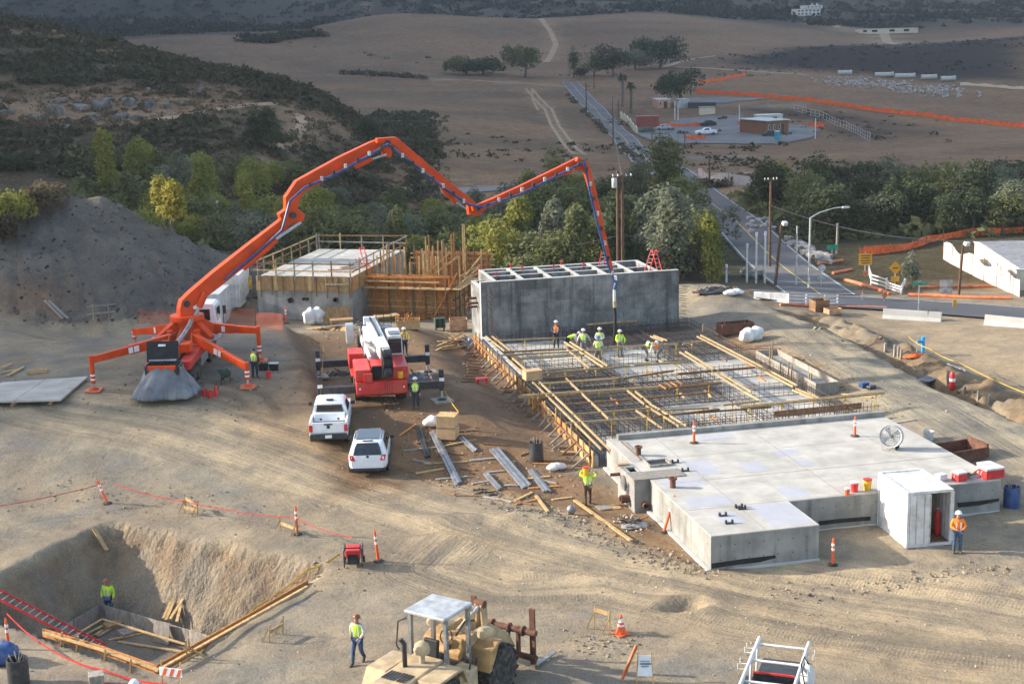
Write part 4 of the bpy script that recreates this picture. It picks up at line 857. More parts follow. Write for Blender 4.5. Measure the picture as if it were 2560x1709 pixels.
# ---- concrete pump with its boom over the foundation
def pump():
    P0 = np.array([-21.0, 28.3]); rz = R(-11.7); z0 = hz(-20, 34)-.02
    t = thing('concrete_pump_truck', 'orange concrete pump truck with long folded boom and spread outriggers', 'pump truck', (P0[0], P0[1], z0), rz)
    f = MB(); f.bx(-.45, .45, .2, 11.6, .75, 1.08); f.bx(-1.2, 1.2, 9.6, 9.8, .8, 1.2); f.build('chassis', K['dstl'], t)
    for y in (2.2, 3.55):
        for s in (-1, 1): wheel(t, (s*.98, y, .52), .52, .56, K['galv'], s)
    for s in (-1, 1): wheel(t, (s*1.02, 9.2, .52), .52, .34, K['galv'], s); wheel(t, (s*1.02, 7.9, .52), .52, .34, K['galv'], s)
    for s in (-1, 1):
        b = MB(); b.bx(*sorted((s*.62, s*1.24)), 1.0, 5.0, 1.14, 1.62); b.build('water_tank', K['orgd'] if s < 0 else K['red'], t, bevel=.04)
        MB().bx(*sorted((s*.7, s*1.22)), 4.5, 6.6, .55, 1.1).build('side_locker', K['stl'], t, bevel=.03)
    d = MB(); d.bx(-1.25, 1.25, 5.0, 8.6, 1.62, 1.72); d.build('deck_plate', K['orgd'], t, bevel=.02)
    for s in (-1, 1): d = MB(); d.prism([(s*.9, 5.4), (s*1.9, 5.9), (s*2.1, 7.0), (s*1.0, 7.6)], 1.72, 1.80); d.build('walkway_plate', K['stl'], t)
    # cab
    c = MB(); loft(c, [(10.0, [(0, .9), (1.2, .9), (1.22, 1.9), (1.15, 3.0), (1.0, 3.12), (0, 3.16)]), (11.6, [(0, .9), (1.2, .9), (1.22, 1.9), (1.15, 3.0), (1.0, 3.12), (0, 3.16)]), (12.1, [(0, .8), (1.2, .8), (1.2, 1.9), (1.05, 2.8), (.9, 2.95), (0, 3.0)])]); cb = c.build('cab', K['wht2'], t, bevel=.04)
    MB().bx(-.85, .85, 9.985, 9.997, 2.1, 2.8).build('rear_window', K['glass'], cb)
    for s in (-1, 1): MB().bx(*sorted((s*1.222, s*1.232)), 10.4, 11.4, 2.0, 2.8).build('side_window', K['glass'], cb); MB().box((s*1.42, 11.9, 2.4), (.18, .1, .5)).build('mirror', K['dstl'], cb)
    # pedestal, turret
    PX, PY = 0.0, 7.3
    b = MB(); b.lathe([(1.15, 1.5), (1.1, 2.0), (.78, 2.3), (.78, 2.75), (1.0, 2.75), (1.0, 3.02), (.9, 3.05), (.001, 3.05)], (PX, PY, 0), 20); pd = b.build('pedestal', K['org'], t, True)
    for a in (35, 145, 215, 325):
        r1, r2 = (math.cos(R(a)), math.sin(R(a))), 2.0; MB().bar((PX+r1[0]*.8, PY+r1[1]*.8, 2.5), (PX+r1[0]*1.9, PY+r1[1]*2.1, 1.75), .4, .5).build('gusset', K['org'], t, bevel=.03)
    c_, s_ = math.cos(rz), math.sin(rz); TW = np.array([P0[0]+c_*PX-s_*PY, P0[1]+s_*PX+c_*PY, 0]); HS = np.array([9.0, 41.6, 0])
    bd = (HS-TW)/np.linalg.norm(HS-TW); bn = np.array([bd[1], -bd[0], 0])                   # boom plane, and its normal toward the viewer
    def BP_(px, py, off=0.0):
        q0 = TW+bn*off; r = ray(px, py); k = ((q0-CAM) @ bn)/(r @ bn); return CAM+r*k
    def part(n, m, nodes, off=0.0, parent=None, up=None, bevel=.03):
        """box beam through nodes (px, py, height, width)"""
        mb = MB(); P = [BP_(a, b, off) for a, b, _, _ in nodes]; rings = []
        for i, (_, _, h, w) in enumerate(nodes):
            d = P[min(i+1, len(P)-1)]-P[max(i-1, 0)]; d = d/np.linalg.norm(d); u = np.cross(bn, d); u = u/np.linalg.norm(u)
            rings += [P[i]+bn*w/2*sx+u*h/2*sz for sx, sz in ((-1, -1), (1, -1), (1, 1), (-1, 1))]
        fs = []
        for i in range(len(P)-1):
            for j in range(4): k = (j+1) % 4; fs.append((i*4+j, (i+1)*4+j, (i+1)*4+k, i*4+k))
        fs += [(0, 1, 2, 3), tuple(4*(len(P)-1)+j for j in (3, 2, 1, 0))]; mb.add(rings, fs)
        o = mb.build(n, m, t, world=True, bevel=bevel)
        return o
    def tubes(n, m, pts, r, off, nn=8):
        return MB().tube([BP_(a, b, off) for a, b in pts], r, nn).build(n, m, t, True, world=True)
    part('turret', K['org'], [(472, 815, 1.2, 1.1), (468, 792, 1.0, .95), (462, 768, .8, .85), (464, 748, .62, .8)])
    part('boom_section', K['org'], [(455, 764, .62, .68), (480, 744, .82, .7), (545, 692, .95, .68), (630, 624, .9, .62), (700, 566, .72, .58), (728, 538, .6, .56)])
    part('boom_knuckle', K['org'], [(700, 548, .7, .62), (728, 535, 1.15, .62), (756, 545, .55, .62)])
    part('boom_section', K['org'], [(726, 530, .7, .56), (727, 498, .85, .56), (748, 466, .85, .54), (850, 408, .78, .5), (930, 366, .62, .46), (962, 352, .42, .42)])
    part('boom_section', K['org'], [(940, 352, .3, .4), (985, 352, .52, .42), (1040, 402, .62, .42), (1110, 458, .55, .4), (1170, 502, .42, .36), (1186, 515, .36, .34)], .35)
    part('boom_knuckle', K['org'], [(1172, 505, .3, .4), (1178, 530, .55, .4), (1192, 534, .3, .4), (1212, 516, .25, .4)], .2)
    part('boom_section', K['org'], [(1180, 522, .3, .34), (1230, 505, .46, .34), (1300, 474, .5, .34), (1400, 424, .44, .32), (1445, 400, .36, .3)], .6)
    part('boom_section', K['org'], [(1440, 398, .3, .3), (1462, 408, .46, .3), (1482, 480, .44, .28), (1510, 600, .34, .24), (1532, 690, .2, .2)], .85)
    part('boom_knuckle', K['org'], [(962, 365, .4, .5), (968, 385, .55, .5), (972, 392, .2, .5)], .2)
    part('boom_knuckle', K['org'], [(1436, 420, .3, .36), (1452, 418, .42, .36), (1464, 412, .2, .36)], .7)
    tubes('cylinder_rod', K['galv'], [(486, 790), (498, 768)], .1, .5)
    tubes('hydraulic_cylinder', K['org'], [(608, 672), (650, 637), (692, 600)], .17, .5); tubes('cylinder_rod', K['galv'], [(690, 597), (752, 556)], .1, .5)
    tubes('hydraulic_cylinder', K['org'], [(888, 418), (930, 398)], .13, .55); tubes('cylinder_rod', K['galv'], [(930, 398), (966, 386)], .07, .55)
    tubes('hydraulic_cylinder', K['org'], [(1100, 458), (1112, 480), (1140, 505)], .14, .75); tubes('cylinder_rod', K['galv'], [(1140, 505), (1165, 522)], .07, .75)
    tubes('hydraulic_cylinder', K['org'], [(1390, 440), (1430, 428)], .12, 1.0); tubes('hydraulic_cylinder', K['org'], [(498, 768), (514, 732)], .2, .5)
    # blue delivery line
    for pts, off in (([(760, 470), (850, 430), (935, 382), (968, 360)], .75), ([(968, 360), (1040, 415), (1110, 470), (1172, 512), (1205, 518)], 1.0), ([(1205, 518), (1300, 486), (1400, 436), (1462, 404)], 1.15), ([(1462, 404), (1475, 480), (1497, 570), (1520, 660), (1535, 700)], 1.3)): tubes('delivery_pipe', K['blue'], pts, .085, off)
    for pts in ([(722, 505), (760, 470)], [(560, 700), (640, 634), (705, 575), (724, 505)]): tubes('delivery_pipe', K['blue'], pts, .075, .6)
    tubes('elbow', K['blue'], [(1535, 698), (1541, 706), (1538, 716), (1537, 724)], .13, 1.3, 10); tubes('swivel', K['refl'], [(1537, 690), (1538, 700)], .14, 1.3, 10)
    tubes('end_hose', K['white'], [(1536, 724), (1536, 752)], .10, 1.3, 10); tubes('end_hose', mat('hose_tan', (.5, .38, .22), .7), [(1536, 752), (1537, 768)], .12, 1.3, 10); tubes('end_hose', K['black'], [(1537, 768), (1538, 800), (1537, 836), (1535, 862)], .105, 1.3, 10)
    for (a, b, r, o) in ((462, 756, .2, 0), (727, 536, .2, 0), (963, 356, .17, .2), (1187, 520, .15, .4), (1452, 403, .13, .7)): c0 = BP_(a, b, o); MB().tube([c0-bn*.42, c0+bn*.52], r, 12).build('pivot_pin', K['dstl'], t, True, world=True)
    for (x0, y0, x1, y1, n, o) in ((760, 470, 968, 360, 7, .78), (968, 360, 1172, 512, 8, 1.03), (1205, 518, 1462, 404, 9, 1.18), (1462, 404, 1535, 700, 8, 1.33)):
        for k in range(n): u = (k+.5)/n; c0 = BP_(x0+(x1-x0)*u, y0+(y1-y0)*u, o); MB().box(c0, (.16, .2, .26)).build('pipe_clamp', K['galv'] if k % 2 else K['dstl'], t, world=True)
    # outriggers: root on the deck, foot where the photograph shows it
    for (rx, ry, rzz, foot, top, st, lab) in ((-.7, 5.6, 1.95, (235, 977), 888, 1, 'rl'), (.7, 5.5, 1.95, (620, 968), 905, 1, 'rr'), (.8, 8.4, 2.0, (650, 902), 815, 1, 'fr'), (-.8, 8.5, 2.0, (338, 865), 820, 1, 'fl')):
        F = T(*foot); zt = F[2]+up_to(F, top); root = np.array([P0[0]+c_*rx-s_*ry, P0[1]+s_*rx+c_*ry, z0+rzz]); tip = np.array([F[0], F[1], zt-.25])
        o = MB().bar(root, root*.45+tip*.55, .36, .62, .3, .5).build('outrigger_arm', K['org'], t, world=True, bevel=.03)
        MB().bar(root*.5+tip*.5, tip, .26, .46, .26, .38).build('outrigger_extension', K['org'], t, world=True, bevel=.03)
        MB().tube([(F[0], F[1], F[2]+.45), (F[0], F[1], zt)], .13, 12).build('outrigger_leg', K['org'], t, True, world=True)
        MB().tube([(F[0], F[1], F[2]+.1), (F[0], F[1], F[2]+.5)], .07, 10).build('jack_rod', K['galv'], t, True, world=True)
        for k in range(2): MB().tube([(F[0], F[1], F[2]+.62+k*.24), (F[0], F[1], F[2]+.72+k*.24)], .136, 12).build('warning_stripe', K['refl'], t, True, world=True)
        m = MB(); m.lathe([(.28, .06), (.24, .14), (.1, .2), (.001, .2)], (F[0], F[1], F[2]+.03), 14); m.build('jack_foot', K['org'], t, True, world=True)
        MB().box((F[0], F[1], F[2]+.04), (.85, .85, .09), rz).build('timber_pad', K['orgd'], t, world=True)
        # warning placards on the arm's near face
        mid = root*.4+tip*.6; dd = tip-root; dd = dd/np.linalg.norm(dd); nn = np.cross(dd, (0, 0, 1)); nn = nn/np.linalg.norm(nn)
        if nn @ (CAM-mid) < 0: nn = -nn
        for k, w in ((0, .34), (.42, .3)) if lab in ('rr', 'rl') else ((0, .22),): c0 = mid-dd*.9+dd*k; MB().bar(c0+nn*.185, c0+dd*w+nn*.185, .012, .34).build('placard', K['refl'], t, world=True)
    # hopper, lid, feed pipe, piston tubes
    h = MB(); 
    for a, b in (((-.9, -.55), (.9, -.55)), ((.9, -.55), (.9, .6)), ((.9, .6), (-.9, .6)), ((-.9, .6), (-.9, -.55))): h.bar((*a, 1.5), (*b, 1.5), .06, .5)
    hp = h.build('hopper', K['dstl'], t); MB().bx(-.85, .85, -.5, .55, 1.28, 1.34).build('hopper_floor', K['dstl'], hp)
    g = MB()
    for x in np.linspace(-.7, .7, 9): g.bx(x-.015, x+.015, -.5, .55, 1.72, 1.75)
    tag(g.build('grille', K['dstl'], hp), kind='stuff')
    MB().bx(-.75, .75, -.62, -.5, 1.55, 1.78).build('hopper_beam', K['org'], t, bevel=.02)
    l = MB(); l.box((-.1, .45, 2.35), (1.75, .07, 1.15), 0, R(-12)); ld = l.build('hopper_lid', K['black'], t, bevel=.02); MB().box((-.1, .36, 2.72), (.4, .02, .12), 0, R(-12)).build('placard', K['refl'], ld); MB().box((-.1, .3, 1.9), (1.5, .03, .1), 0, R(-12)).build('lid_hinge', K['stl'], ld)
    MB().tube([(-.2, .9, 1.75), (.1, 2.2, 2.1), (.35, 4.2, 2.5), (.45, 5.6, 2.75), (.4, 6.6, 2.9)], .13, 10).build('feed_pipe', K['stl'], t, True)
    for x in (-.25, .2): MB().tube([(x, .6, 1.25), (x, 4.6, 1.85)], .16, 10).build('pumping_cylinder', K['orgd'], t, True)
    MB().bx(.35, .95, 2.6, 3.6, 1.75, 2.25).build('control_box', K['org'], t, bevel=.03); MB().bx(-1.0, -.55, 3.6, 4.6, 1.7, 2.1).build('valve_block', K['org'], t, bevel=.03)
    for i in range(7): x = -.7+i*.22; MB().tube([(x, 4.6, 1.8), (x+.1*math.sin(i), 5.2, 2.2), (x*.7, 6.3, 2.2+.1*(i % 3))], .035, 6).build('hydraulic_hose', K['black'] if i % 2 else K['orgd'], t, True)
    MB().lathe([(.02, 0), (.2, .05), (.2, .35), (.02, .4)], (.75, 6.1, 2.0), 12).build('accumulator', K['org'], t, True); MB().lathe([(.02, 0), (.2, .05), (.2, .35), (.02, .4)], (-.8, 6.0, 2.0), 12).build('accumulator', K['org'], t, True)
    return t, P0, rz, z0
PT, PP0, PRZ, PZ0 = pump()
def tarp():
    t = thing('tarpaulin', 'grey plastic sheet draped around the pump truck hopper', 'tarpaulin', (PP0[0], PP0[1], PZ0), PRZ)
    n, m = 120, 12; vs = []; fs = []
    for j in range(m+1):
        k = j/m; z = 1.62*(1-k)**.9+.015
        for i in range(n):
            a = 2*math.pi*i/n; sx, sy = .98+.62*k**1.3, .72+.72*k**1.5; ca, sa = math.cos(a), math.sin(a)
            e = (abs(ca)**3.2+abs(sa)**3.2)**(-1/3.2)
            fo = 1+k*(.06*math.sin(a*7+2*math.sin(a*3)+2*k)+.05*math.sin(a*17+3*math.sin(a*2)+k*5)+.025*math.sin(a*41+k*9))+.035*math.sin(k*11+a*5+math.sin(a*9))*k+.12*k*math.sin(a*2+.7)
            vs.append((sx*e*ca*fo, .1+sy*e*sa*fo, z+(.05*math.sin(a*9)+.04*math.sin(a*17))*(1-k)))
    for j in range(m):
        for i in range(n): k = (i+1) % n; fs.append((j*n+i, j*n+k, (j+1)*n+k, (j+1)*n+i))
    o = MB().add(vs, fs).build('sheet', K['tarp'], t, True); s = o.modifiers.new('thick', 'SOLIDIFY'); s.thickness = .01
tarp()
# ---- rough-terrain crane
def crane():
    o = np.array([-9.15, 29.4]); z0 = hz(-9.1, 27); rz = R(-4.5)
    t = thing('mobile_crane', 'red rough-terrain crane with white telescopic boom and black outriggers', 'crane', (o[0], o[1], z0), rz)
    c, s = math.cos(rz), math.sin(rz)
    def loc(p): d = np.array(p)-np.array([o[0], o[1], z0]); return np.array([c*d[0]+s*d[1], -s*d[0]+c*d[1], d[2]])
    MB().bx(-.85, .85, -3.4, 3.9, .75, 1.35).build('chassis', K['dstl'], t, bevel=.03)
    for y in (-1.9, 2.3):
        for sd in (-1, 1): wheel(t, (sd*1.15, y, .72), .72, .6, K['red2'], sd, lugs=16)
    fr = MB(); fr.profx([(-4.05, .75), (-3.7, .6), (-2.9, .6), (-2.9, 1.45), (-4.0, 1.45)], -1.4, 1.4); fr.build('front_bumper', K['red'], t, bevel=.05)
    MB().bx(-1.42, -.55, -3.9, -1.0, 1.46, 2.12).build('engine_hood', K['red'], t, bevel=.05); MB().bx(-.98, -.5, -4.15, -3.92, 1.46, 1.95).build('step_box', K['red'], t, bevel=.03)
    MB().bx(-1.6, -.75, -.3, 1.3, 1.4, 2.25).build('fuel_tank', K['red'], t, bevel=.05); MB().bx(.6, 1.5, -3.7, -.6, 1.46, 2.15).build('battery_box', K['red'], t, bevel=.05); MB().bx(-.54, .58, -3.5, -1.2, 1.46, 1.95).build('deck', K['red'], t, bevel=.03)
    MB().bx(-.5, .35, -3.55, -3.50, 1.5, 2.2).build('radiator_grille', K['black'], t); MB().bx(-.5, .35, -3.50, -1.6, 1.95, 2.24).build('radiator_cowl', K['red'], t, bevel=.03)
    for sd in (-1, 1): MB().bx(*sorted((sd*.75, sd*1.6)), -2.8, -1.0, 1.5, 1.58).build('fender', K['red'], t, bevel=.02)
    for x, z in ((-1.2, 1.1), (1.2, 1.1)): MB().lathe([(.05, 0), (.05, .04), (.001, .05)], (x, -4.02, z), 12, (0, -1, 0)).build('headlamp', K['refl'], t, True)
    b = MB(); b.lathe([(.17, 0), (.19, .4), (.17, .4), (.15, .05), (.001, .05)], (1.05, -3.6, 1.5), 14); b.build('bucket', K['yellow'], t, True)
    MB().lathe([(.95, 1.36), (.95, 1.62), (.8, 1.7), (.001, 1.7)], (0, .9, 0), 24).build('turntable', K['dstl'], t, True)
    MB().profx([(-.1, 1.7), (3.3, 1.7), (3.4, 2.7), (2.6, 3.25), (1.4, 2.6), (-.1, 2.2)], -.62, .45).build('superstructure', K['white'], t, bevel=.04)
    MB().bx(-.9, .75, 3.1, 3.85, 1.6, 2.5).build('counterweight', K['dstl'], t, bevel=.05); MB().lathe([(.3, -.6), (.3, .6)], (-.1, 2.9, 2.95), 14, (1, 0, 0)).build('winch_drum', K['dstl'], t, True)
    cb = MB(); loft(cb, [(-.5, [(0, 1.6), (.44, 1.6), (.46, 2.3), (.42, 3.05), (.36, 3.2), (0, 3.22)]), (1.3, [(0, 1.6), (.44, 1.6), (.46, 2.3), (.44, 3.15), (.38, 3.3), (0, 3.32)])])
    cab = cb.build('operator_cab', K['white'], t, bevel=.03); cab.location = (1.02, 0, 0)
    MB().bx(-.37, .37, -.515, -.505, 2.2, 3.05).build('windscreen', K['glass'], cab); MB().bx(.462, .472, -.35, 1.1, 2.2, 3.02).build('side_window', K['glass'], cab); MB().bx(-.3, .3, -.3, .6, 3.255, 3.28).build('roof_window', K['glass'], cab)
    # boom
    hd = loc(atY(968, 893, 25.2)); rear = np.array([-.12, 4.6, hd[2]+.15])
    d = hd-rear; u = d/np.linalg.norm(d)
    MB().bar(rear, hd-u*1.0, .7, .85, .56, .68).build('boom_base', K['white'], t, bevel=.03); MB().bar(rear+u*2, hd-u*.55, .44, .54).build('boom_tip', K['white'], t, bevel=.02); MB().bar(hd-u*3.6+np.array([0, 0, .4]), rear+u*.6+np.array([0, 0, .45]), .1, .1).build('boom_top_cable', K['dstl'], t)
    for sd in (-1, 1): MB().bar(hd-u*.7+np.array([sd*.24, 0, .05]), hd+u*.25+np.array([sd*.24, 0, -.55]), .05, .8).build('boom_head_plate', K['dstl'], t); 
    for z, yy in ((.2, .0), (-.75, .2)): MB().lathe([(.26, -.18), (.26, .18)], hd+np.array([0, -yy, z]), 16, (1, 0, 0)).build('sheave', K['dstl'], t, True)
    MB().bx(hd[0]-.3, hd[0]+.3, hd[1]-.1, hd[1]+.05, hd[2]-1.1, hd[2]-.1).build('head_guard', K['dstl'], t)
    MB().bar((-.55, .6, 2.3), (-.5, hd[1]+2.2, hd[2]-.5), .16, .18).build('folded_jib', K['white'], t); MB().bar((-.78, 1.4, 2.8), (-.8, -1.4, 3.0), .12, .3).build('folded_jib', K['white'], t)
    MB().tube([(-.1, .4, 2.0), tuple(rear*.45+hd*.55-np.array([0, 0, .3]))], .16, 12).build('lift_cylinder', K['white'], t, True)
    for x in (-.85, -.7): MB().tube([(x, .9, 2.6), (x, .9, 3.3), (x, 1.3, 3.35)], .035, 6).build('exhaust_stack', K['galv'], t, True)
    MB().bx(-1.55, -1.1, 3.6, 4.4, 2.0, 3.1).build('tool_box', K['white'], t, bevel=.03); MB().bx(.25, 1.2, 3.4, 4.4, 1.9, 2.9).build('hydraulic_unit', K['stl'], t, bevel=.04)
    for x in (.3, .75, 1.2): MB().bar((x, 4.4, 2.9), (x, 4.4, 3.5), .04, .04).build('guard_post', K['green'], t)
    for z in (3.2, 3.5): MB().bar((.3, 4.4, z), (1.2, 4.4, z), .04, .04).build('guard_rail', K['green'], t)
    # hook block on its ropes
    hk = loc(atY(975, 1048, 25.0)); k0 = MB()
    for x in (-.2, -.08, .08, .2): MB().tube([tuple(hd+np.array([x, -.2, -.8])), tuple(hk+np.array([x*.8, 0, .3]))], .014, 5).build('wire_rope', K['dstl'], t)
    k0.lathe([(.34, -.17), (.34, .17)], hk, 16, (1, 0, 0)); kb = k0.build('hook_block', K['red2'], t, True)
    MB().bx(hk[0]-.24, hk[0]-.18, hk[1]-.34, hk[1]+.34, hk[2]-.4, hk[2]+.4).build('cheek_plate', K['red2'], kb); MB().bx(hk[0]+.18, hk[0]+.24, hk[1]-.34, hk[1]+.34, hk[2]-.4, hk[2]+.4).build('cheek_plate', K['red2'], kb)
    MB().tube([(hk[0], hk[1], hk[2]-.3), (hk[0], hk[1], hk[2]-.7), (hk[0]+.12, hk[1], hk[2]-.85), (hk[0]+.02, hk[1], hk[2]-1.0), (hk[0]-.12, hk[1], hk[2]-.88)], .05, 8).build('hook', K['dstl'], kb, True)
    for x in (-.06, .0, .06): MB().tube([(hk[0]+x, hk[1], hk[2]-.9), (hk[0]+x*2, hk[1], hk[2]-1.45)], .025, 6).build('sling_chain', K['dstl'], kb, True)
    MB().tube([(hk[0], hk[1], hk[2]-1.4), (hk[0]+.05, hk[1], hk[2]-1.7)], .05, 6).build('sling_hook', K['red2'], kb, True)
    # outriggers
    for (y, l, r) in ((-3.2, -3.35, 3.35), (3.35, -3.3, 3.2)):
        MB().bx(l, r, y-.17, y+.17, .72, 1.12).build('outrigger_beam', K['dstl'], t, bevel=.02)
        for x in (l, r):
            F = hz(o[0]+c*x-s*y, o[1]+s*x+c*y)-z0
            MB().bx(x-.13, x+.13, y-.14, y+.14, .55, 1.75).build('jack_housing', K['dstl'], t, bevel=.02); MB().bx(x-.137, x+.137, y-.147, y-.142, 1.1, 1.3).build('warning_stripe', K['refl'], t)
            MB().tube([(x, y, F+.12), (x, y, .6)], .07, 10).build('jack_rod', K['galv'], t, True); MB().lathe([(.25, 0), (.25, .06), (.1, .12)], (x, y, F+.09), 12).build('jack_foot', K['dstl'], t, True)
            MB().box((x, y, F+.04), (1.1, 1.0, .1), .2).build('timber_pad', K['grw'], t)
    return t
crane()
# ---- white pickup and white sport utility car, seen from behind
def pickup(name, label, px, py, rz, m, scale=1.0, far=False, group='white pickups', loc=None, rackonly=False):
    p = T(px, py) if loc is None else loc; t = thing(name, label, 'pickup', p, rz, group)
    # y forward from the rear bumper (0) to the nose (5.7)
    lo, bl = .45, 1.28
    def half(w, z0, z1): return [(0, z0), (w-.06, z0), (w, z0+.15), (w, z1-.12), (w-.05, z1), (0, z1)]
    bd = MB(); loft(bd, [(1.75, half(.98, lo, bl)), (3.2, half(.98, lo, bl)), (4.6, half(.98, lo, 1.26)), (5.45, half(.95, lo, 1.15)), (5.75, half(.85, .5, .98))]); body = bd.build('body', m, t, True)
    bed = MB(); bed.bx(-.98, -.86, .12, 1.75, lo+.1, bl+.02); bed.bx(.86, .98, .12, 1.75, lo+.1, bl+.02); bed.bx(-.86, .86, .16, 1.75, lo+.1, .82); bed.build('bed', m, t, bevel=.03)
    MB().bx(-.85, .85, .06, .155, .72, bl).build('tailgate', m, t, bevel=.03); MB().bx(-.22, .22, .035, .055, bl-.13, bl-.06).build('tailgate_handle', K['dstl'], t)
    cb = MB(); loft(cb, [(1.72, [(0, bl-.05), (.92, bl-.05), (.92, bl+.05), (.8, 1.78), (.7, 1.84), (0, 1.87)]), (2.2, [(0, bl-.05), (.93, bl-.05), (.93, bl+.05), (.78, 1.82), (.68, 1.9), (0, 1.93)]), (3.4, [(0, bl-.05), (.93, bl-.05), (.93, bl+.05), (.78, 1.82), (.66, 1.9), (0, 1.92)]), (4.15, [(0, bl-.05), (.9, bl-.05), (.9, bl), (.85, bl+.03), (.8, bl+.04), (0, bl+.05)])]); cab = cb.build('cab', m, t, True)
    MB().add([(-.72, 1.675, 1.38), (.72, 1.675, 1.38), (.64, 1.70, 1.78), (-.64, 1.70, 1.78)], [(0, 1, 2, 3)]).build('rear_window', K['glass'], cab)
    for s in (-1, 1):
        MB().add([(s*.935, 2.0, 1.38), (s*.935, 3.6, 1.38), (s*.80, 3.15, 1.80), (s*.80, 2.15, 1.80)], [(0, 1, 2, 3) if s > 0 else (3, 2, 1, 0)]).build('side_window', K['glass'], cab)
        MB().box((s*1.12, 3.55, 1.4), (.22, .1, .2)).build('mirror', K['dstl'], cab)
        MB().bx(*sorted((s*.80, s*.985)), .02, .11, .80, 1.16).build('tail_lamp', K['red2'], t, bevel=.02)
    MB().add([(-.8, 4.16, bl+.06), (.8, 4.16, bl+.06), (.64, 3.45, 1.86), (-.64, 3.45, 1.86)], [(0, 1, 2, 3)]).build('windscreen', K['glass'], cab)
    MB().bx(-.95, .95, -.08, .1, .42, .68).build('rear_bumper', K['dstl'], t, bevel=.03); MB().bx(-.17, .17, -.105, -.085, .5, .66).build('number_plate', K['refl'], t)
    MB().bx(-.8, .8, 1.35, 1.70, 1.0, 1.42).build('tool_chest', m, t, bevel=.03)
    for x in (-.45, .45): MB().box((x, 1.34, 1.12), (.1, .02, .1)).build('chest_latch', K['dstl'], t)
    MB().lathe([(.10, 0), (.10, .012), (.05, .02), (.001, .02)], (0, .052, 1.05), 6, (0, -1, 0)).build('badge', K['dstl'], t)
    for y in (1.05, 4.65):
        for s in (-1, 1): wheel(t, (s*.86, y, .39), .39, .27, K['galv'], s)
    for y in (1.05, 4.65):
        for s in (-1, 1): MB().lathe([(.42, 0), (.48, 0), (.48, .03), (.42, .03)], (s*.965, y, .42), 20, (s, 0, 0), False).build('wheel_arch', K['dstl'], t)
    for s in (-1, 1):
        for y in (2.05, 3.05): MB().bx(*sorted((s*.981, s*.986)), y, y+.02, .55, 1.22).build('door_gap', K['dstl'], cab)
        MB().bx(*sorted((s*.9, s*1.0)), 1.7, 3.9, .38, .46).build('side_step', K['dstl'], t)
    MB().bx(-.75, .75, 1.0, 4.7, .35, .5).build('underbody', K['dstl'], t)
    MB().bx(-.2, .2, 2.0, 2.25, 1.93, 1.99).build('roof_beacon', K['dstl'], cab, bevel=.02)
    return t
a, b = T(823, 1117), T(846, 1060)
pickup('pickup_truck', 'white pickup with tool chest in its bed parked behind the crane', 823, 1117, heading(a, b)-math.pi/2+.10, K['wht2'])
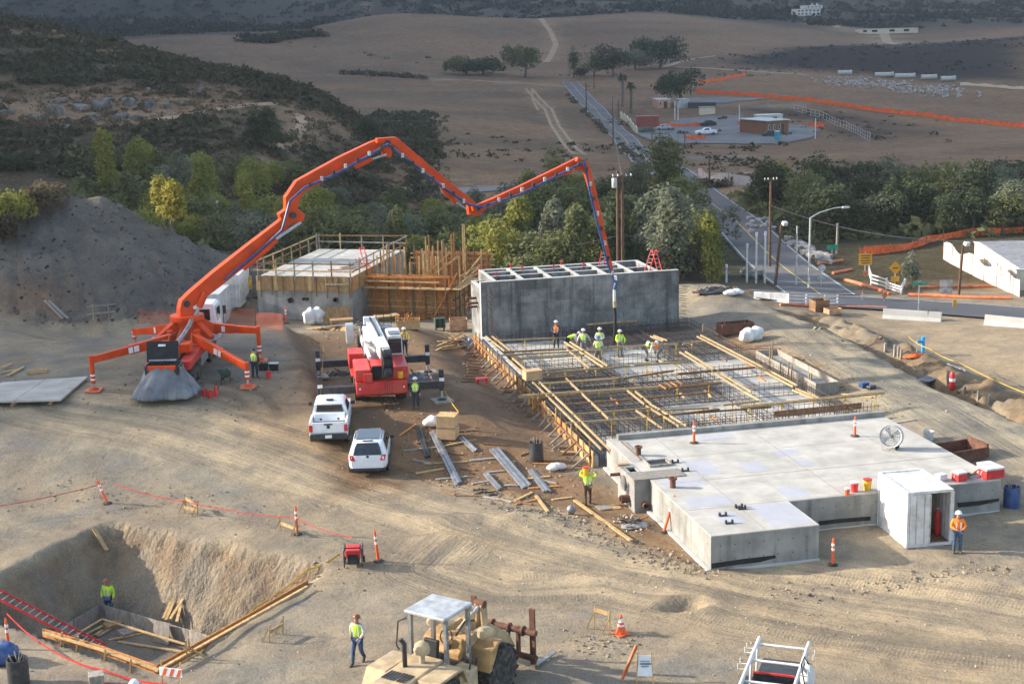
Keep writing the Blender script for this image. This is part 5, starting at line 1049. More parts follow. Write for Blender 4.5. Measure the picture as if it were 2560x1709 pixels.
def suv():
    p = T(921, 1191); q = T(968, 1190); r = T(984.5, 1149); h = heading(q, r)-math.pi/2+.12
    t = thing('sport_utility_car', 'white sport utility car with black glass roof beside the steel piles', 'car', p, h)
    H = lambda w, wb, wt, z0, zb, zt: [(0, z0), (w-.08, z0), (w, z0+.18), (w, zb-.12), (wb, zb), (wt, zt-.05), (wt-.12, zt), (0, zt+.02)]
    b = MB(); loft(b, [(0.0, H(.80, .78, .62, .42, 1.0, 1.05)), (.18, H(.93, .88, .70, .38, 1.05, 1.42)), (.55, H(.96, .91, .72, .36, 1.06, 1.66)), (1.3, H(.96, .92, .73, .36, 1.05, 1.70)), (2.5, H(.96, .92, .72, .36, 1.04, 1.68)), (3.1, H(.96, .90, .70, .36, 1.02, 1.5)), (3.75, H(.96, .88, .75, .36, .98, 1.02)), (4.4, H(.92, .85, .7, .38, .88, .92)), (4.68, H(.78, .72, .6, .45, .7, .74))])
    o = b.build('body', K['wht2'], t, True)
    MB().bx(-.56, .56, .75, 2.6, 1.705, 1.725).build('glass_roof', K['glass'], o, bevel=.008)
    MB().add([(-.70, -.012, 1.10), (.70, -.012, 1.10), (.62, .135, 1.42), (-.62, .135, 1.42), (.52, .40, 1.61), (-.52, .40, 1.61)], [(0, 1, 2, 3), (3, 2, 4, 5)]).build('rear_window', K['glass'], o)
    for s in (-1, 1):
        for (ya, yb, yc, yd) in ((.75, 1.55, 1.5, .95), (1.62, 2.55, 2.4, 1.6), (2.62, 3.5, 2.95, 2.5)):
            za = 1.62 if yc < 2.9 else 1.5
            MB().add([(s*.928, ya, 1.1), (s*.925, yb, 1.1), (s*.765, yc, za), (s*.765, yd, 1.62)], [(0, 1, 2, 3) if s > 0 else (3, 2, 1, 0)]).build('side_window', K['glass'], o)
        MB().box((s*1.05, 3.2, 1.1), (.2, .12, .16)).build('mirror', K['dstl'], o)
        MB().add([(s*.60, -.03, .82), (s*.85, .0, .82), (s*.90, .06, 1.10), (s*.70, .0, 1.10)], [(0, 1, 2, 3) if s > 0 else (3, 2, 1, 0)]).build('tail_lamp', K['red2'], o)
    MB().bx(-.86, .86, -.04, .3, .28, .44).build('rear_bumper', K['dstl'], t, bevel=.03); MB().bx(-.18, .18, -.03, -.015, .80, .94).build('number_plate', K['refl'], t); MB().lathe([(.07, 0), (.05, .012), (.001, .012)], (0, -.005, 1.02), 12, (0, -1, 0)).build('badge', K['dstl'], t)
    for y in (.95, 3.75):
        for s in (-1, 1): wheel(t, (s*.84, y, .36), .36, .25, K['galv'], s)
    for s in (-1, 1):
        for y in (.95, 3.75): MB().lathe([(.39, 0), (.45, 0), (.45, .03), (.39, .03)], (s*.95, y, .4), 20, (s, 0, 0), False).build('wheel_arch', K['dstl'], t)
        MB().bx(*sorted((s*.9, s*.965)), 1.3, 3.4, .33, .45).build('sill', K['dstl'], t)
        for y in (1.58, 2.58): MB().bx(*sorted((s*.961, s*.966)), y, y+.02, .5, 1.0).build('door_gap', K['dstl'], o)
        MB().bar((s*.66, .8, 1.72), (s*.66, 2.5, 1.72), .04, .05).build('roof_rail', K['dstl'], o)
    MB().bx(-.75, .75, .6, 4.2, .3, .42).build('underbody', K['dstl'], t); MB().bar((0, .5, 1.68), (0, .7, 1.66), .5, .03).build('wiper_lip', K['dstl'], o)
suv()
# ---- tan wheel loader with pallet forks, foreground
def loader():
    rz = R(-46)
    base = np.array([-13.6, -9.6]); z0 = hz(*base)
    t = thing('wheel_loader', 'dusty tan wheel loader with canopy and pallet forks in the foreground', 'loader', (base[0], base[1], z0), rz)
    # y forward; rear axle at y=0, front axle at y=2.75
    for y in (0.0, 2.75):
        for s in (-1, 1): wheel(t, (s*.93, y, .74), .74, .55, K['rust'], s, lugs=18, n=28)
    h = MB(); h.profx([(-1.35, .75), (-1.35, 1.45), (-1.2, 1.62), (.75, 1.72), (.75, .7)], -.52, .52); hd = h.build('engine_hood', K['sand'], t, bevel=.06)
    for k in range(2):
        for i in range(4): y = -.95+k*.55+.0*i; MB().bx(-.42+i*.10+k*.42-.0, -.36+i*.10+k*.42, -.95, -.45, 1.655+.01*k, 1.668+.012*k).build('vent_slot', K['dstl'], hd)
    MB().bx(-.5, .5, -1.42, -1.352, .85, 1.4).build('rear_grille', K['dstl'], t); MB().bx(-.55, .55, -1.75, -1.36, .55, .95).build('counterweight', K['sandd'], t, bevel=.05)
    MB().bx(-.6, .6, -.8, 1.0, .45, .75).build('rear_frame', K['sandd'], t, bevel=.03)
    for s in (-1, 1):
        f = MB(); f.profx([(-.85, 1.15), (-.55, 1.64), (.65, 1.66), (.9, 1.1), (.65, 1.58), (-.5, 1.56)], *sorted((s*.55, s*1.22))); f.build('fender', K['sand'], t, bevel=.02)
        MB().bx(*sorted((s*.5, s*1.1)), .65, 1.55, .75, 1.35).build('side_tank', K['sand'], t, bevel=.05)
        f = MB(); f.profx([(1.95, .95), (2.1, 1.55), (2.5, 1.72), (2.75, 1.7), (2.5, 1.62), (2.1, .95)], *sorted((s*.5, s*1.2))); f.build('front_fender', K['sandd'], t, bevel=.03)
    MB().tube([(-.22, -.1, 1.6), (-.22, -.1, 2.35), (-.3, -.16, 2.5)], .07, 10).build('exhaust_stack', K['dstl'], t, True); MB().lathe([(.08, 1.65), (.08, 1.95), (.22, 2.0), (.24, 2.1), (.2, 2.25), (.1, 2.32), (.001, 2.33)], (.08, .3, 0), 16).build('air_cleaner', K['sand'], t, True)
    # operator station and canopy
    MB().bx(-.6, .6, .8, 1.75, 1.2, 1.32).build('platform', K['dstl'], t); s_ = MB(); s_.bx(-.25, .25, .85, 1.25, 1.32, 1.65); s_.box((0, .85, 1.9), (.5, .12, .55), 0, R(-8)); s_.build('seat', K['black'], t, bevel=.04)
    MB().tube([(0, 1.75, 1.3), (0, 1.6, 1.95)], .05, 8).build('steering_column', K['dstl'], t, True); m = MB()
    m.tube([(.2*math.cos(a), 1.58+.08*math.sin(a), 1.98+.19*math.sin(a)) for a in np.linspace(0, 2*math.pi, 17)], .018, 6); m.build('steering_wheel', K['black'], t, True); MB().bx(-.45, .45, 1.72, 1.85, 1.3, 1.9).build('dashboard', K['sandd'], t, bevel=.04)
    for x in (-.62, .62):
        for y in (.72, 1.8): MB().bar((x, y, 1.2), (x*.98, y+.02, 2.92), .1, .12).build('canopy_post', K['stl'], t)
    t.scale = (1.14, 1.14, 1.14); c = MB(); c.bx(-.70, .70, .55, 1.95, 2.92, 3.02); c.build('canopy_roof', K['galv'], t, bevel=.03)
    for x in (-.72, .5): MB().lathe([(.09, 0), (.09, .06), (.001, .08)], (x+.1, 1.97, 2.82), 12, (0, 1, 0)).build('work_lamp', K['refl'], t, True)
    MB().tube([(-.75, .75, 2.7), (-.95, .6, 2.6), (-1.0, .55, 1.9), (-.95, .6, 1.75)], .025, 6).build('grab_rail', K['dstl'], t, True); MB().tube([(1.05, 1.2, 1.36), (1.1, 1.2, 1.62), (1.1, 1.5, 1.62), (1.05, 1.5, 1.36)], .025, 6).build('grab_rail', K['dstl'], t, True)
    # front frame, lift arms, cylinders
    MB().profx([(1.6, .5), (1.6, 1.5), (2.1, 1.9), (2.7, 1.75), (3.3, .9), (3.2, .5)], -.42, .42).build('front_frame', K['sandd'], t, bevel=.04)
    for s in (-1, 1):
        MB().lathe([(.001, -.02), (.12, 0), (.17, .1), (.17, .42), (.1, .5), (.001, .5)], (s*.95, 2.5, 2.0), 14, (-s*.2, -1, .1)).build('head_lamp', K['sand'], t, True)
        a = MB(); P = [(s*.46, 2.0, 1.75), (s*.46, 3.0, 1.78), (s*.46, 3.9, 1.15), (s*.46, 4.25, .62)]
        for u, v in zip(P[:-1], P[1:]): a.bar(u, v, .11, .34)
        a.build('lift_arm', K['sand'], t); MB().tube([(s*.3, 2.1, 1.2), (s*.42, 3.3, 1.15)], .08, 10).build('lift_cylinder', K['sandd'], t, True)
    MB().tube([(-.46, 3.6, 1.2), (.46, 3.6, 1.2)], .1, 10).build('cross_tube', K['rust'], t, True)
    tl = MB(); tl.profx([(3.3, 1.3), (3.2, 2.35), (3.35, 2.45), (3.5, 2.3), (3.55, 1.3)], -.14, -.06); tl.profx([(3.3, 1.3), (3.2, 2.35), (3.35, 2.45), (3.5, 2.3), (3.55, 1.3)], .06, .14); tl.build('tilt_lever', K['sand'], t, bevel=.02)
    MB().tube([(0, 2.2, 1.9), (0, 2.95, 2.15)], .1, 12).build('tilt_cylinder', K['sand'], t, True); MB().tube([(0, 2.95, 2.15), (0, 3.3, 2.3)], .055, 10).build('cylinder_rod', K['galv'], t, True); MB().lathe([(.12, -.16), (.12, .16)], (0, 3.33, 2.34), 14, (1, 0, 0)).build('pivot_pin', K['rust'], t, True)
    MB().tube([(.25, 1.7, 2.0), (.3, 2.1, 2.3), (.28, 2.6, 2.15)], .03, 6).build('hydraulic_hose', K['black'], t, True)
    # fork carriage
    for z in (1.25, .45): MB().tube([(-1.25, 4.4, z), (1.25, 4.4, z)], .10, 10).build('carriage_bar', K['rust'], t, True)
    for x in (-.62, .62): MB().bar((x, 4.4, .35), (x, 4.4, 1.35), .08, .14).build('carriage_post', K['rust'], t); MB().bar((x*.55, 4.3, .4), (x*.55, 4.3, 1.3), .06, .1).build('carriage_post', K['dstl'], t)
    for x in (-1.05, 1.05): MB().bar((x, 4.55, .08), (x, 4.52, 1.95), .18, .07).build('fork_shank', K['rust'], t); MB().bar((x, 4.5, .10), (x, 5.8, .08), .16, .06, .12, .03).build('fork_tine', K['stl'], t)
    for x in (-.8, -.3, .3, .8): MB().lathe([(.16, -.03), (.16, .03)], (x, 4.4, 1.25), 12, (1, 0, 0)).build('collar', K['rust'], t, True)
    MB().bx(.522, .53, -.9, .6, 1.28, 1.42).build('side_stripe', K['galv'], t)
    return t
loader()
# ---- white pipe rack of a service truck at the bottom edge
def service_truck():
    a, b = at(1901, 1594, 2.05), at(1854, 1709, 2.05); c = at(2018, 1614, 2.05)
    rz = heading(b, a)-math.pi/2; W = math.hypot(c[0]-a[0], c[1]-a[1]); z0 = hz(a[0], a[1])
    t = thing('service_truck', 'truck with white pipe rack over a dark bed at the bottom edge', 'truck', ((a[0]+c[0])/2, (a[1]+c[1])/2, z0), rz)
    w = W/2+.02
    for s in (-1, 1):
        MB().tube([(s*w, .1, 2.05), (s*w, -3.6, 2.05)], .06, 10).build('rack_rail', K['white'], t, True)
        for y in (-.35, -1.6, -3.2): MB().tube([(s*w*.98, y, 2.02), (s*w*1.02, y, .95)], .04, 8).build('rack_post', K['white'], t, True)
        for y in (-.7, -1.05, -1.9, -2.3): MB().tube([(s*w, y, 2.02), (s*(w+.28), y, 2.0), (s*(w+.28), y, 2.18)], .018, 6).build('rack_hook', K['white'], t, True)
    for y in (-.3, -1.55, -3.1): MB().tube([(-w, y, 2.0), (w, y, 2.0)], .045, 8).build('rack_crossbar', K['white'], t, True)
    MB().bx(-w+.15, w-.15, -2.05, -1.98, 1.2, 1.85).build('headboard', K['red'], t); MB().bx(-w+.16, w-.16, -2.06, -2.052, 1.25, 1.8).build('mesh_window', K['glass'], t)
    for s in (-1, 1): MB().bx(*sorted((s*(w+.02), s*(w+.34))), -5.5, -.9, .55, 1.15).build('side_box', K['dstl'], t, bevel=.03); wheel(t, (s*(w-.05), -3.4, .42), .42, .28, K['galv'], s)
    MB().bx(-w, w, -5.6, -.8, .75, .9).build('bed', K['dstl'], t)
    cb = MB(); cb.bx(-w, w, -.8, .9, .5, 1.0); cb.build('tailboard', K['dstl'], t, bevel=.03)
    o = MB().lathe([(.19, 0), (.2, .1), (.2, .75), (.12, .92), (.06, .98), (.001, 1.0)], (w+.22, -1.7, 1.15), 14).build('gas_bottle', K['white'], t, True); MB().tube([(w+.22, -1.7, 2.15), (w+.1, -1.75, 2.4), (w+.02, -1.9, 2.2), (w+.15, -2.0, 1.6)], .025, 6).build('hose', K['black'], t, True)
service_truck()
# ---- steel storage containers
def container(name, label, p, rz, L, W=2.44, H=2.55, door='open', m='white', group='shipping containers'):
    t = thing(name, label, 'container', p, rz, group)
    # x along the width (0..W), y along the length, door end at y=0
    m_ = K[m]; fr = MB()
    for x in (0, W-.12):
        for y in (0, L-.12): fr.bx(x, x+.12, y, y+.12, 0, H)
    for z in (0.0, H-.12):
        fr.bx(.12, W-.12, 0, .1, z, z+.12); fr.bx(.12, W-.12, L-.1, L, z, z+.12); fr.bx(0, .1, .12, L-.12, z, z+.12); fr.bx(W-.1, W, .12, L-.12, z, z+.12)
    fr.build('frame', m_, t, bevel=.01)
    def corr(n, f, a, b, z0, z1, flip):
        k = int((b-a)/.14); pr = []
        for i in range(k+1): s = a+(b-a)*i/k; pr.append((s, .035 if (i//1) % 2 else 0.0))
        vs = []; fs = []
        for s, d in pr: vs += [f(s, d, z0), f(s, d, z1)]
        for i in range(k): fs.append((2*i, 2*i+2, 2*i+3, 2*i+1) if not flip else (2*i+1, 2*i+3, 2*i+2, 2*i))
        return MB().add(vs, fs).build(n, m_, t)
    corr('side_panel', lambda s, d, z: (.02+d, s, z), .12, L-.12, .12, H-.12, True); corr('side_panel', lambda s, d, z: (W-.02-d, s, z), .12, L-.12, .12, H-.12, False); corr('end_panel', lambda s, d, z: (s, L-.03-d, z), .12, W-.12, .12, H-.12, True)
    corr('roof_panel', lambda s, d, z: (z, s, H-.03-d), .1, L-.1, .1, W-.1, False)
    MB().bx(.1, W-.1, .1, L-.1, .12, .15).build('floor', K['old'], t)
    def leaf(x0, x1): 
        d = MB(); d.bx(x0, x1, -.03, .02, .13, H-.13); o = d.build('door', m_, t, bevel=.01)
        for x in (x0+(x1-x0)*.3, x0+(x1-x0)*.72): MB().tube([(x, -.05, .15), (x, -.05, H-.15)], .018, 6).build('lock_rod', K['galv'], o, True)
        for z in (.8, 1.7): MB().bx(x0+.06, x1-.06, -.042, -.032, z-.03, z+.03).build('door_rib', m_, o)
    leaf(.13, W/2-.02 if door == 'open' else W/2-.01)
    if door == 'open':
        d = MB(); d.box((W+.05, .62, H/2), (.05, 1.1, H-.28)); d.build('door', m_, t)
        MB().bx(W/2-.03, W/2+.02, -.05, .0, .13, H-.13).build('door_gasket', K['galv'], t)
    else: leaf(W/2+.01, W-.13)
    for y in (.35, .75): MB().bx(.0+W*.2, W*.8, y-.12-.36, y-.1-.36, -.0, .02).build('sill', K['galv'], t)
    return t
c0, c1, c2 = T(2178, 1322), T(2265, 1372), T(2379, 1362)
crz = heading(c1, c2); Lc = math.hypot(c0[0]-c1[0], c0[1]-c1[1]); Wc = math.hypot(c2[0]-c1[0], c2[1]-c1[1])
container('storage_container', 'short white storage container with one door open beside the deck', (c1[0], c1[1], hz(c1[0], c1[1])+.03), crz, 2.95, Wc, 2.42)
a = at(474, 806, .4); container('storage_container', 'white storage container with its door end behind the pump truck', (a[0], a[1], hz(a[0]+.5, a[1]+.5)), R(-14), 5.8, 2.3, 2.5, 'shut')
a = at(516, 792, .3); container('storage_container', 'second white container standing further back behind the pump cab', (a[0]+.4, a[1]+1.6, hz(a[0]+1, a[1]+1.5)), R(-14), 4.0, 2.3, 2.5, 'shut')
# tools standing inside the open container
for dx, lab, m, h in ((.3, 'white board leaning inside the open container', 'white', 1.6), (.75, 'red gas bottle standing inside the open container', 'red2', 1.2)):
    x, y = c1[0]+math.cos(crz)*(Wc*.55+dx*.9)-math.sin(crz)*.9, c1[1]+math.sin(crz)*(Wc*.55+dx*.9)+math.cos(crz)*.9
    t = thing('stored_board' if m == 'white' else 'gas_bottle', lab, 'board' if m == 'white' else 'bottle', (x, y, hz(c1[0], c1[1])+.18), crz)
    if m == 'white': MB().bar((0, 0, 0), (.25, .3, h), .03, .18).build('plank', K['white'], t); MB().bar((.1, 0, 0), (.3, .3, h*.9), .03, .1).build('batten', K['lum'], t)
    else: MB().lathe([(.12, 0), (.13, .05), (.13, .9), (.05, 1.1), (.001, 1.1)], (0, 0, 0), 12).build('cylinder', K['red2'], t, True); MB().lathe([(.04, 1.1), (.05, 1.2), (.001, 1.22)], (0, 0, 0), 8).build('valve', K['galv'], t, True)
# ------------------------------------------------------------------ people
CL = dict(lime=mat('hi_vis_lime', (.52, .78, .04), .8, var=.08), orange=mat('hi_vis_orange', (.85, .22, .02), .8, var=.08), jean=mat('denim', (.06, .10, .17), .9, var=.25, scale=9), navy=mat('dark_trousers', (.03, .035, .05), .9), brown=mat('brown_trousers', (.11, .07, .045), .9), grey=mat('grey_trousers', (.20, .20, .20), .9), shirt=mat('light_shirt', (.55, .53, .48), .9), dark=mat('dark_shirt', (.05, .055, .07), .9), skin=mat('skin', (.38, .2, .125), .6, var=.08), hat=mat('white_helmet', (.80, .80, .78), .35, var=.03), bhat=mat('brown_helmet', (.22, .08, .03), .4), ohat=mat('orange_helmet', (.45, .12, .03), .4), blhat=mat('blue_helmet', (.08, .22, .55), .4), boot=mat('boots', (.09, .065, .04), .9))
def skin(name, V, E, Rr, m, parent, root=0, lv=1):
    me = bpy.data.meshes.new(name); me.from_pydata([tuple(v) for v in V], E, []); me.materials.append(m)
    o = bpy.data.objects.new(name, me); col.objects.link(o); o.parent = parent
    md = o.modifiers.new('skin', 'SKIN'); md.use_smooth_shade = True
    sv = me.skin_vertices[0].data
    for i, r in enumerate(Rr): sv[i].radius = r if isinstance(r, tuple) else (r, r); sv[i].use_root = (i == root)
    s = o.modifiers.new('sub', 'SUBSURF'); s.levels = lv; s.render_levels = lv; return o
def person(px, py, face, label, vest='lime', hat='hat', legs='jean', sleeve='shirt', pose='stand', loc=None, scale=1.0, hands=None):
    """face: direction the person faces, degrees clockwise from straight away from the viewer"""
    p = T(px, py) if loc is None else np.array(loc, float)
    t = thing('person', label, 'person', p, R(-face)-YAW, None); t.scale = (scale,)*3
    J = dict(pel=(0, 0, .95), spi=(0, .0, 1.13), che=(0, .01, 1.34), nec=(0, .01, 1.49), jaw=(0, .05, 1.575), hea=(0, .02, 1.65), top=(0, .01, 1.73))
    for s, n in ((-1, 'l'), (1, 'r')):
        J['sh'+n] = (s*.19, 0, 1.42); J['el'+n] = (s*.27, -.02, 1.16); J['wr'+n] = (s*.26, .10, .93); J['ha'+n] = (s*.255, .14, .85)
        J['hi'+n] = (s*.1, 0, .9); J['kn'+n] = (s*.12, .03, .5); J['an'+n] = (s*.125, -.01, .09); J['to'+n] = (s*.14, .15, .035)
    J = {k: np.array(v, float) for k, v in J.items()}
    def arm(n, el, wr, ha): J['el'+n], J['wr'+n], J['ha'+n] = map(lambda a: np.array(a, float), (el, wr, ha))
    if pose == 'walk':
        J['knr'] += (0, .16, .02); J['anr'] += (0, .26, 0); J['tor'] += (0, .26, 0); J['knl'] += (0, .0, 0); J['anl'] += (0, -.22, .06); J['tol'] += (0, -.24, .0)
        arm('l', (-.28, .1, 1.17), (-.2, .28, 1.05), (-.14, .34, 1.03)); arm('r', (.28, -.12, 1.18), (.27, -.12, .95), (.265, -.1, .86))
    if pose == 'front': arm('l', (-.3, .08, 1.16), (-.12, .3, 1.08), (-.05, .34, 1.08)); arm('r', (.3, .08, 1.16), (.14, .3, 1.1), (.07, .34, 1.1))
    if pose == 'phone': arm('l', (-.3, .2, 1.3), (-.16, .14, 1.55), (-.13, .12, 1.62))
    if pose == 'reach': arm('r', (.3, .2, 1.22), (.26, .42, 1.1), (.25, .5, 1.08)); arm('l', (-.3, .15, 1.2), (-.2, .38, 1.0), (-.17, .46, .98))
    if pose == 'wide': arm('l', (-.36, .0, 1.2), (-.46, .08, 1.0), (-.49, .12, .93)); arm('r', (.34, .02, 1.18), (.4, .14, .98), (.41, .2, .92))
    if pose == 'carry': arm('l', (-.34, .12, 1.45), (-.24, .1, 1.68), (-.2, .06, 1.74)); arm('r', (.36, .05, 1.3), (.4, .12, 1.5), (.36, .08, 1.58)); J['knr'] += (0, .14, 0); J['anr'] += (0, .2, 0); J['tor'] += (0, .2, 0); J['anl'] += (0, -.15, .03); J['tol'] += (0, -.15, 0)
    if pose == 'bend':
        a = R(68); c, s = math.cos(a), math.sin(a)
        for k in ('spi', 'che', 'nec', 'jaw', 'hea', 'top', 'shl', 'shr'):
            v = J[k]-(0, 0, .95); J[k] = np.array((v[0], v[1]*c+v[2]*s, .95-v[1]*s+v[2]*c))
        for n, sg in (('l', -1), ('r', 1)): sh = J['sh'+n]; arm(n, sh+(sg*.07, .06, -.27), sh+(sg*.03, .16, -.5), sh+(sg*.02, .19, -.58)); J['kn'+n] += (0, .1, -.02); J['hi'+n] += (0, -.08, 0)
        J['pel'] += (0, -.1, -.02)
    if pose == 'look': 
        for k in ('jaw', 'hea', 'top'): J[k] += (0, .06, -.03)
    base = ['pel', 'spi', 'che', 'nec', 'jaw', 'hea', 'top', 'shl', 'ell', 'wrl', 'hal', 'shr', 'elr', 'wrr', 'har', 'hil', 'knl', 'anl', 'tol', 'hir', 'knr', 'anr', 'tor']; ix = {k: i for i, k in enumerate(base)}
    rad = dict(pel=(.16, .12), spi=(.145, .11), che=(.17, .12), nec=.055, jaw=.075, hea=.098, top=.06, sh=.072, el=.05, wr=.033, ha=(.045, .022), hi=.095, kn=.066, an=.045, to=.04)
    ed = [('pel', 'spi'), ('spi', 'che'), ('che', 'nec'), ('nec', 'jaw'), ('jaw', 'hea'), ('hea', 'top')]
    for n in 'lr': ed += [('che', 'sh'+n), ('sh'+n, 'el'+n), ('el'+n, 'wr'+n), ('wr'+n, 'ha'+n), ('pel', 'hi'+n), ('hi'+n, 'kn'+n), ('kn'+n, 'an'+n), ('an'+n, 'to'+n)]
    V = [J[k] for k in base]; E_ = [(ix[a], ix[b]) for a, b in ed]; RR = [rad.get(k, rad.get(k[:2])) for k in base]
    for n, sg in (('l', -1), ('r', 1)):
        h = J['ha'+n]; d = h-J['wr'+n]; d = d/np.linalg.norm(d); sd = np.cross(d, (0, 0, 1)); sd = sd/max(np.linalg.norm(sd), 1e-3)
        for k, (of, ln) in enumerate(((-.03, .07), (-.01, .085), (.012, .08), (.032, .06))):
            a = h+sd*of+d*ln*.55; b = h+sd*of*1.1+d*ln+np.array((0, 0, -.012)); V += [a, b]; RR += [.0095, .008]; E_ += [(ix['ha'+n], len(V)-2), (len(V)-2, len(V)-1)]
        a = h-d*.02+sd*.05*-sg; b = a+d*.05; V += [a, b]; RR += [.012, .01]; E_ += [(ix['ha'+n], len(V)-2), (len(V)-2, len(V)-1)]
    nose = J['hea']*.5+J['jaw']*.5+np.array((0, .095, 0)); V.append(nose); RR.append(.014); E_.append((ix['jaw'], len(V)-1))
    body = skin('body', V, E_, RR, CL['skin'], t)
    def sub(name, keys, m, grow, lv=1):
        k2 = {k: i for i, k in enumerate(keys)}; e = [(k2[a], k2[b]) for a, b in ed if a in k2 and b in k2]; rr = []
        for k in keys: r = rad.get(k, rad.get(k[:2])); rr.append((r[0]+grow, r[1]+grow) if isinstance(r, tuple) else r+grow)
        return skin(name, [J[k] for k in keys], e, rr, m, t, 0, lv)
    sub('trousers', ['pel', 'hil', 'knl', 'anl', 'hir', 'knr', 'anr'], CL[legs], .018)
    sub('shirt', ['che', 'spi', 'pel', 'shl', 'ell', 'wrl', 'shr', 'elr', 'wrr'] if sleeve else ['che', 'spi', 'pel', 'shl', 'shr'], CL[sleeve or vest], .014)
    if vest:
        ve = sub('vest', ['che', 'spi', 'pel', 'shl', 'shr'], CL[vest], .032)
        for s in (-1, 1): 
            a = J['spi']+np.array((s*.09, .155, -.08)); b = J['che']+np.array((s*.09, .16, .03)); MB().bar(a, b, .045, .012, up=(0, 1, 0)).build('reflective_stripe', K['refl'], ve)
            a = J['spi']+np.array((s*.09, -.155, -.08)); b = J['che']+np.array((s*.09, -.16, .03)); MB().bar(a, b, .045, .012, up=(0, 1, 0)).build('reflective_stripe', K['refl'], ve)
    ax = J['top']-J['jaw']; ax = ax/np.linalg.norm(ax)
    if hat: m = MB(); m.lathe([(.15, -.005), (.17, .0), (.135, .02), (.13, .06), (.10, .115), (.05, .14), (.001, .147)], J['hea']+ax*.035, 16, tuple(ax)); m.build('hard_hat', CL[hat], t, True)
    else: m = MB(); m.sphere(tuple(J['hea']+ax*.03), (.105, .115, .10)); m.build('hair', CL['dark'], t, True)
    for n in 'lr':
        a, b = J['an'+n], J['to'+n]; d = b-a; m = MB(); m.tube([a+(0, 0, .03)-d*.3*np.array((1, 1, 0)), a*.6+b*.4+(0, 0, .01), b+d*.2], [.055, .06, .045], 8); m.build('boot', CL['boot'], t, True)
    return t
person(638, 945, 10, 'worker in lime vest standing beside the pump truck outrigger leg', 'lime', None, 'navy', 'dark', 'phone')
ZF = .12
def onf(px, py, z=ZF): return at(px, py, z)
person(0, 0, 185, 'worker in orange vest against the tall wall holding a straight rod', 'orange', 'hat', 'navy', 'dark', 'front', onf(1391, 868, .5)); person(0, 0, 80, 'bent-over worker in lime vest at the foot of the tall wall', 'lime', 'hat', 'navy', 'shirt', 'bend', onf(1422, 880)); person(0, 0, 185, 'worker in lime vest with arms held out between bent worker and hose', 'lime', 'hat', 'grey', 'shirt', 'wide', onf(1459, 889)); person(0, 0, 190, 'worker in lime vest standing just left of the black hose', 'lime', 'hat', 'grey', 'shirt', 'front', onf(1500, 886))
person(0, 0, 5, 'blue-helmeted worker in dull lime vest seen from behind near the hose', 'lime', 'blhat', 'grey', 'shirt', 'front', onf(1496, 908)); person(0, 0, 170, 'worker in lime shirt right of the hanging hose', 'lime', 'hat', 'grey', 'lime', 'reach', onf(1550, 892)); person(0, 0, 100, 'stooping worker in lime vest far right among the rebar', 'lime', 'hat', 'grey', 'shirt', 'bend', onf(1614, 902)); person(0, 0, 280, 'stooping worker in orange vest far right among the rebar', 'orange', 'hat', 'grey', 'shirt', 'bend', onf(1648, 905)); person(0, 0, 160, 'crouching worker in orange at the left corner of the tall wall', 'orange', 'ohat', 'navy', 'orange', 'bend', onf(1218, 846, .2))
person(1012, 888, 150, 'worker in orange vest and white helmet beside the crane cab', 'orange', 'hat', 'navy', 'lime', 'front'); person(1040, 1022, 185, 'worker in lime vest standing in the shade beside the crane', 'lime', 'hat', 'navy', 'dark', 'stand')
person(1470, 1263, 355, 'worker in lime shirt carrying a yellow bucket on the shoulder', 'lime', None, 'brown', 'lime', 'carry')
t = thing('bucket', 'yellow bucket with red lid carried on a worker\'s shoulder', 'bucket', T(1470, 1263)+np.array((-.12, -.12, 1.5))); MB().lathe([(.13, 0), (.15, .36), (.001, .36)], (0, 0, 0), 16).build('pail', K['yellow'], t, True); MB().lathe([(.16, .36), (.16, .4), (.001, .41)], (0, 0, 0), 16).build('lid', K['red2'], t, True)
person(2392, 1381, 185, 'worker in orange and yellow vest standing by the open white container', 'orange', 'hat', 'jean', 'orange', 'front'); person(0, 0, 190, 'worker in lime shirt and harness standing inside the excavation', 'lime', 'bhat', 'jean', 'lime', 'look', at(275, 1543, -2.95)); person(897, 1656, 195, 'man in lime vest and jeans walking left of the wheel loader', 'lime', 'bhat', 'jean', 'shirt', 'walk')
person(0, 0, 350, 'worker in white helmet cut off by the bottom edge', 'lime', 'hat', 'jean', 'lime', 'stand', np.array([*at(345, 1830, 0)[:2], 0])); person(0, 0, 20, 'worker in brown helmet cut off by the bottom edge', 'orange', 'ohat', 'jean', 'dark', 'stand', np.array([*at(312, 1850, 0)[:2], -.05]))
# ------------------------------------------------------------------ clutter
def one(name, label, cat, p, mb, m, rz=0, group=None, **k):
    o = mb.build(name, m, None, **k); o.location = tuple(float(c) for c in p); o.rotation_euler = (0, 0, rz); return tag(o, label, cat, group)
def plank(a, b, w, h, m, label, group, z=None, dz=.03, name='plank', cat='plank', za=0, zb=0):
    p = T(*a) if z is None else at(*a, z); q = T(*b) if z is None else at(*b, z); k_ = np.linspace(0, 1, 9)[:, None]; L_ = p[None]*(1-k_)+q[None]*k_
    if z is None: dz = dz+max(0, float(np.max(height(L_[:, 0], L_[:, 1])-L_[:, 2]))*.8)
    p = p+(0, 0, dz+za); q = q+(0, 0, dz+zb); c = (p+q)/2
    return one(name, label, cat, c, MB().bar(p-c, q-c, w, h), K[m], 0, group)
G1 = 'loose lumber in the yard right of the cars'; L1 = 'loose brown board lying on the red dirt right of the cars'
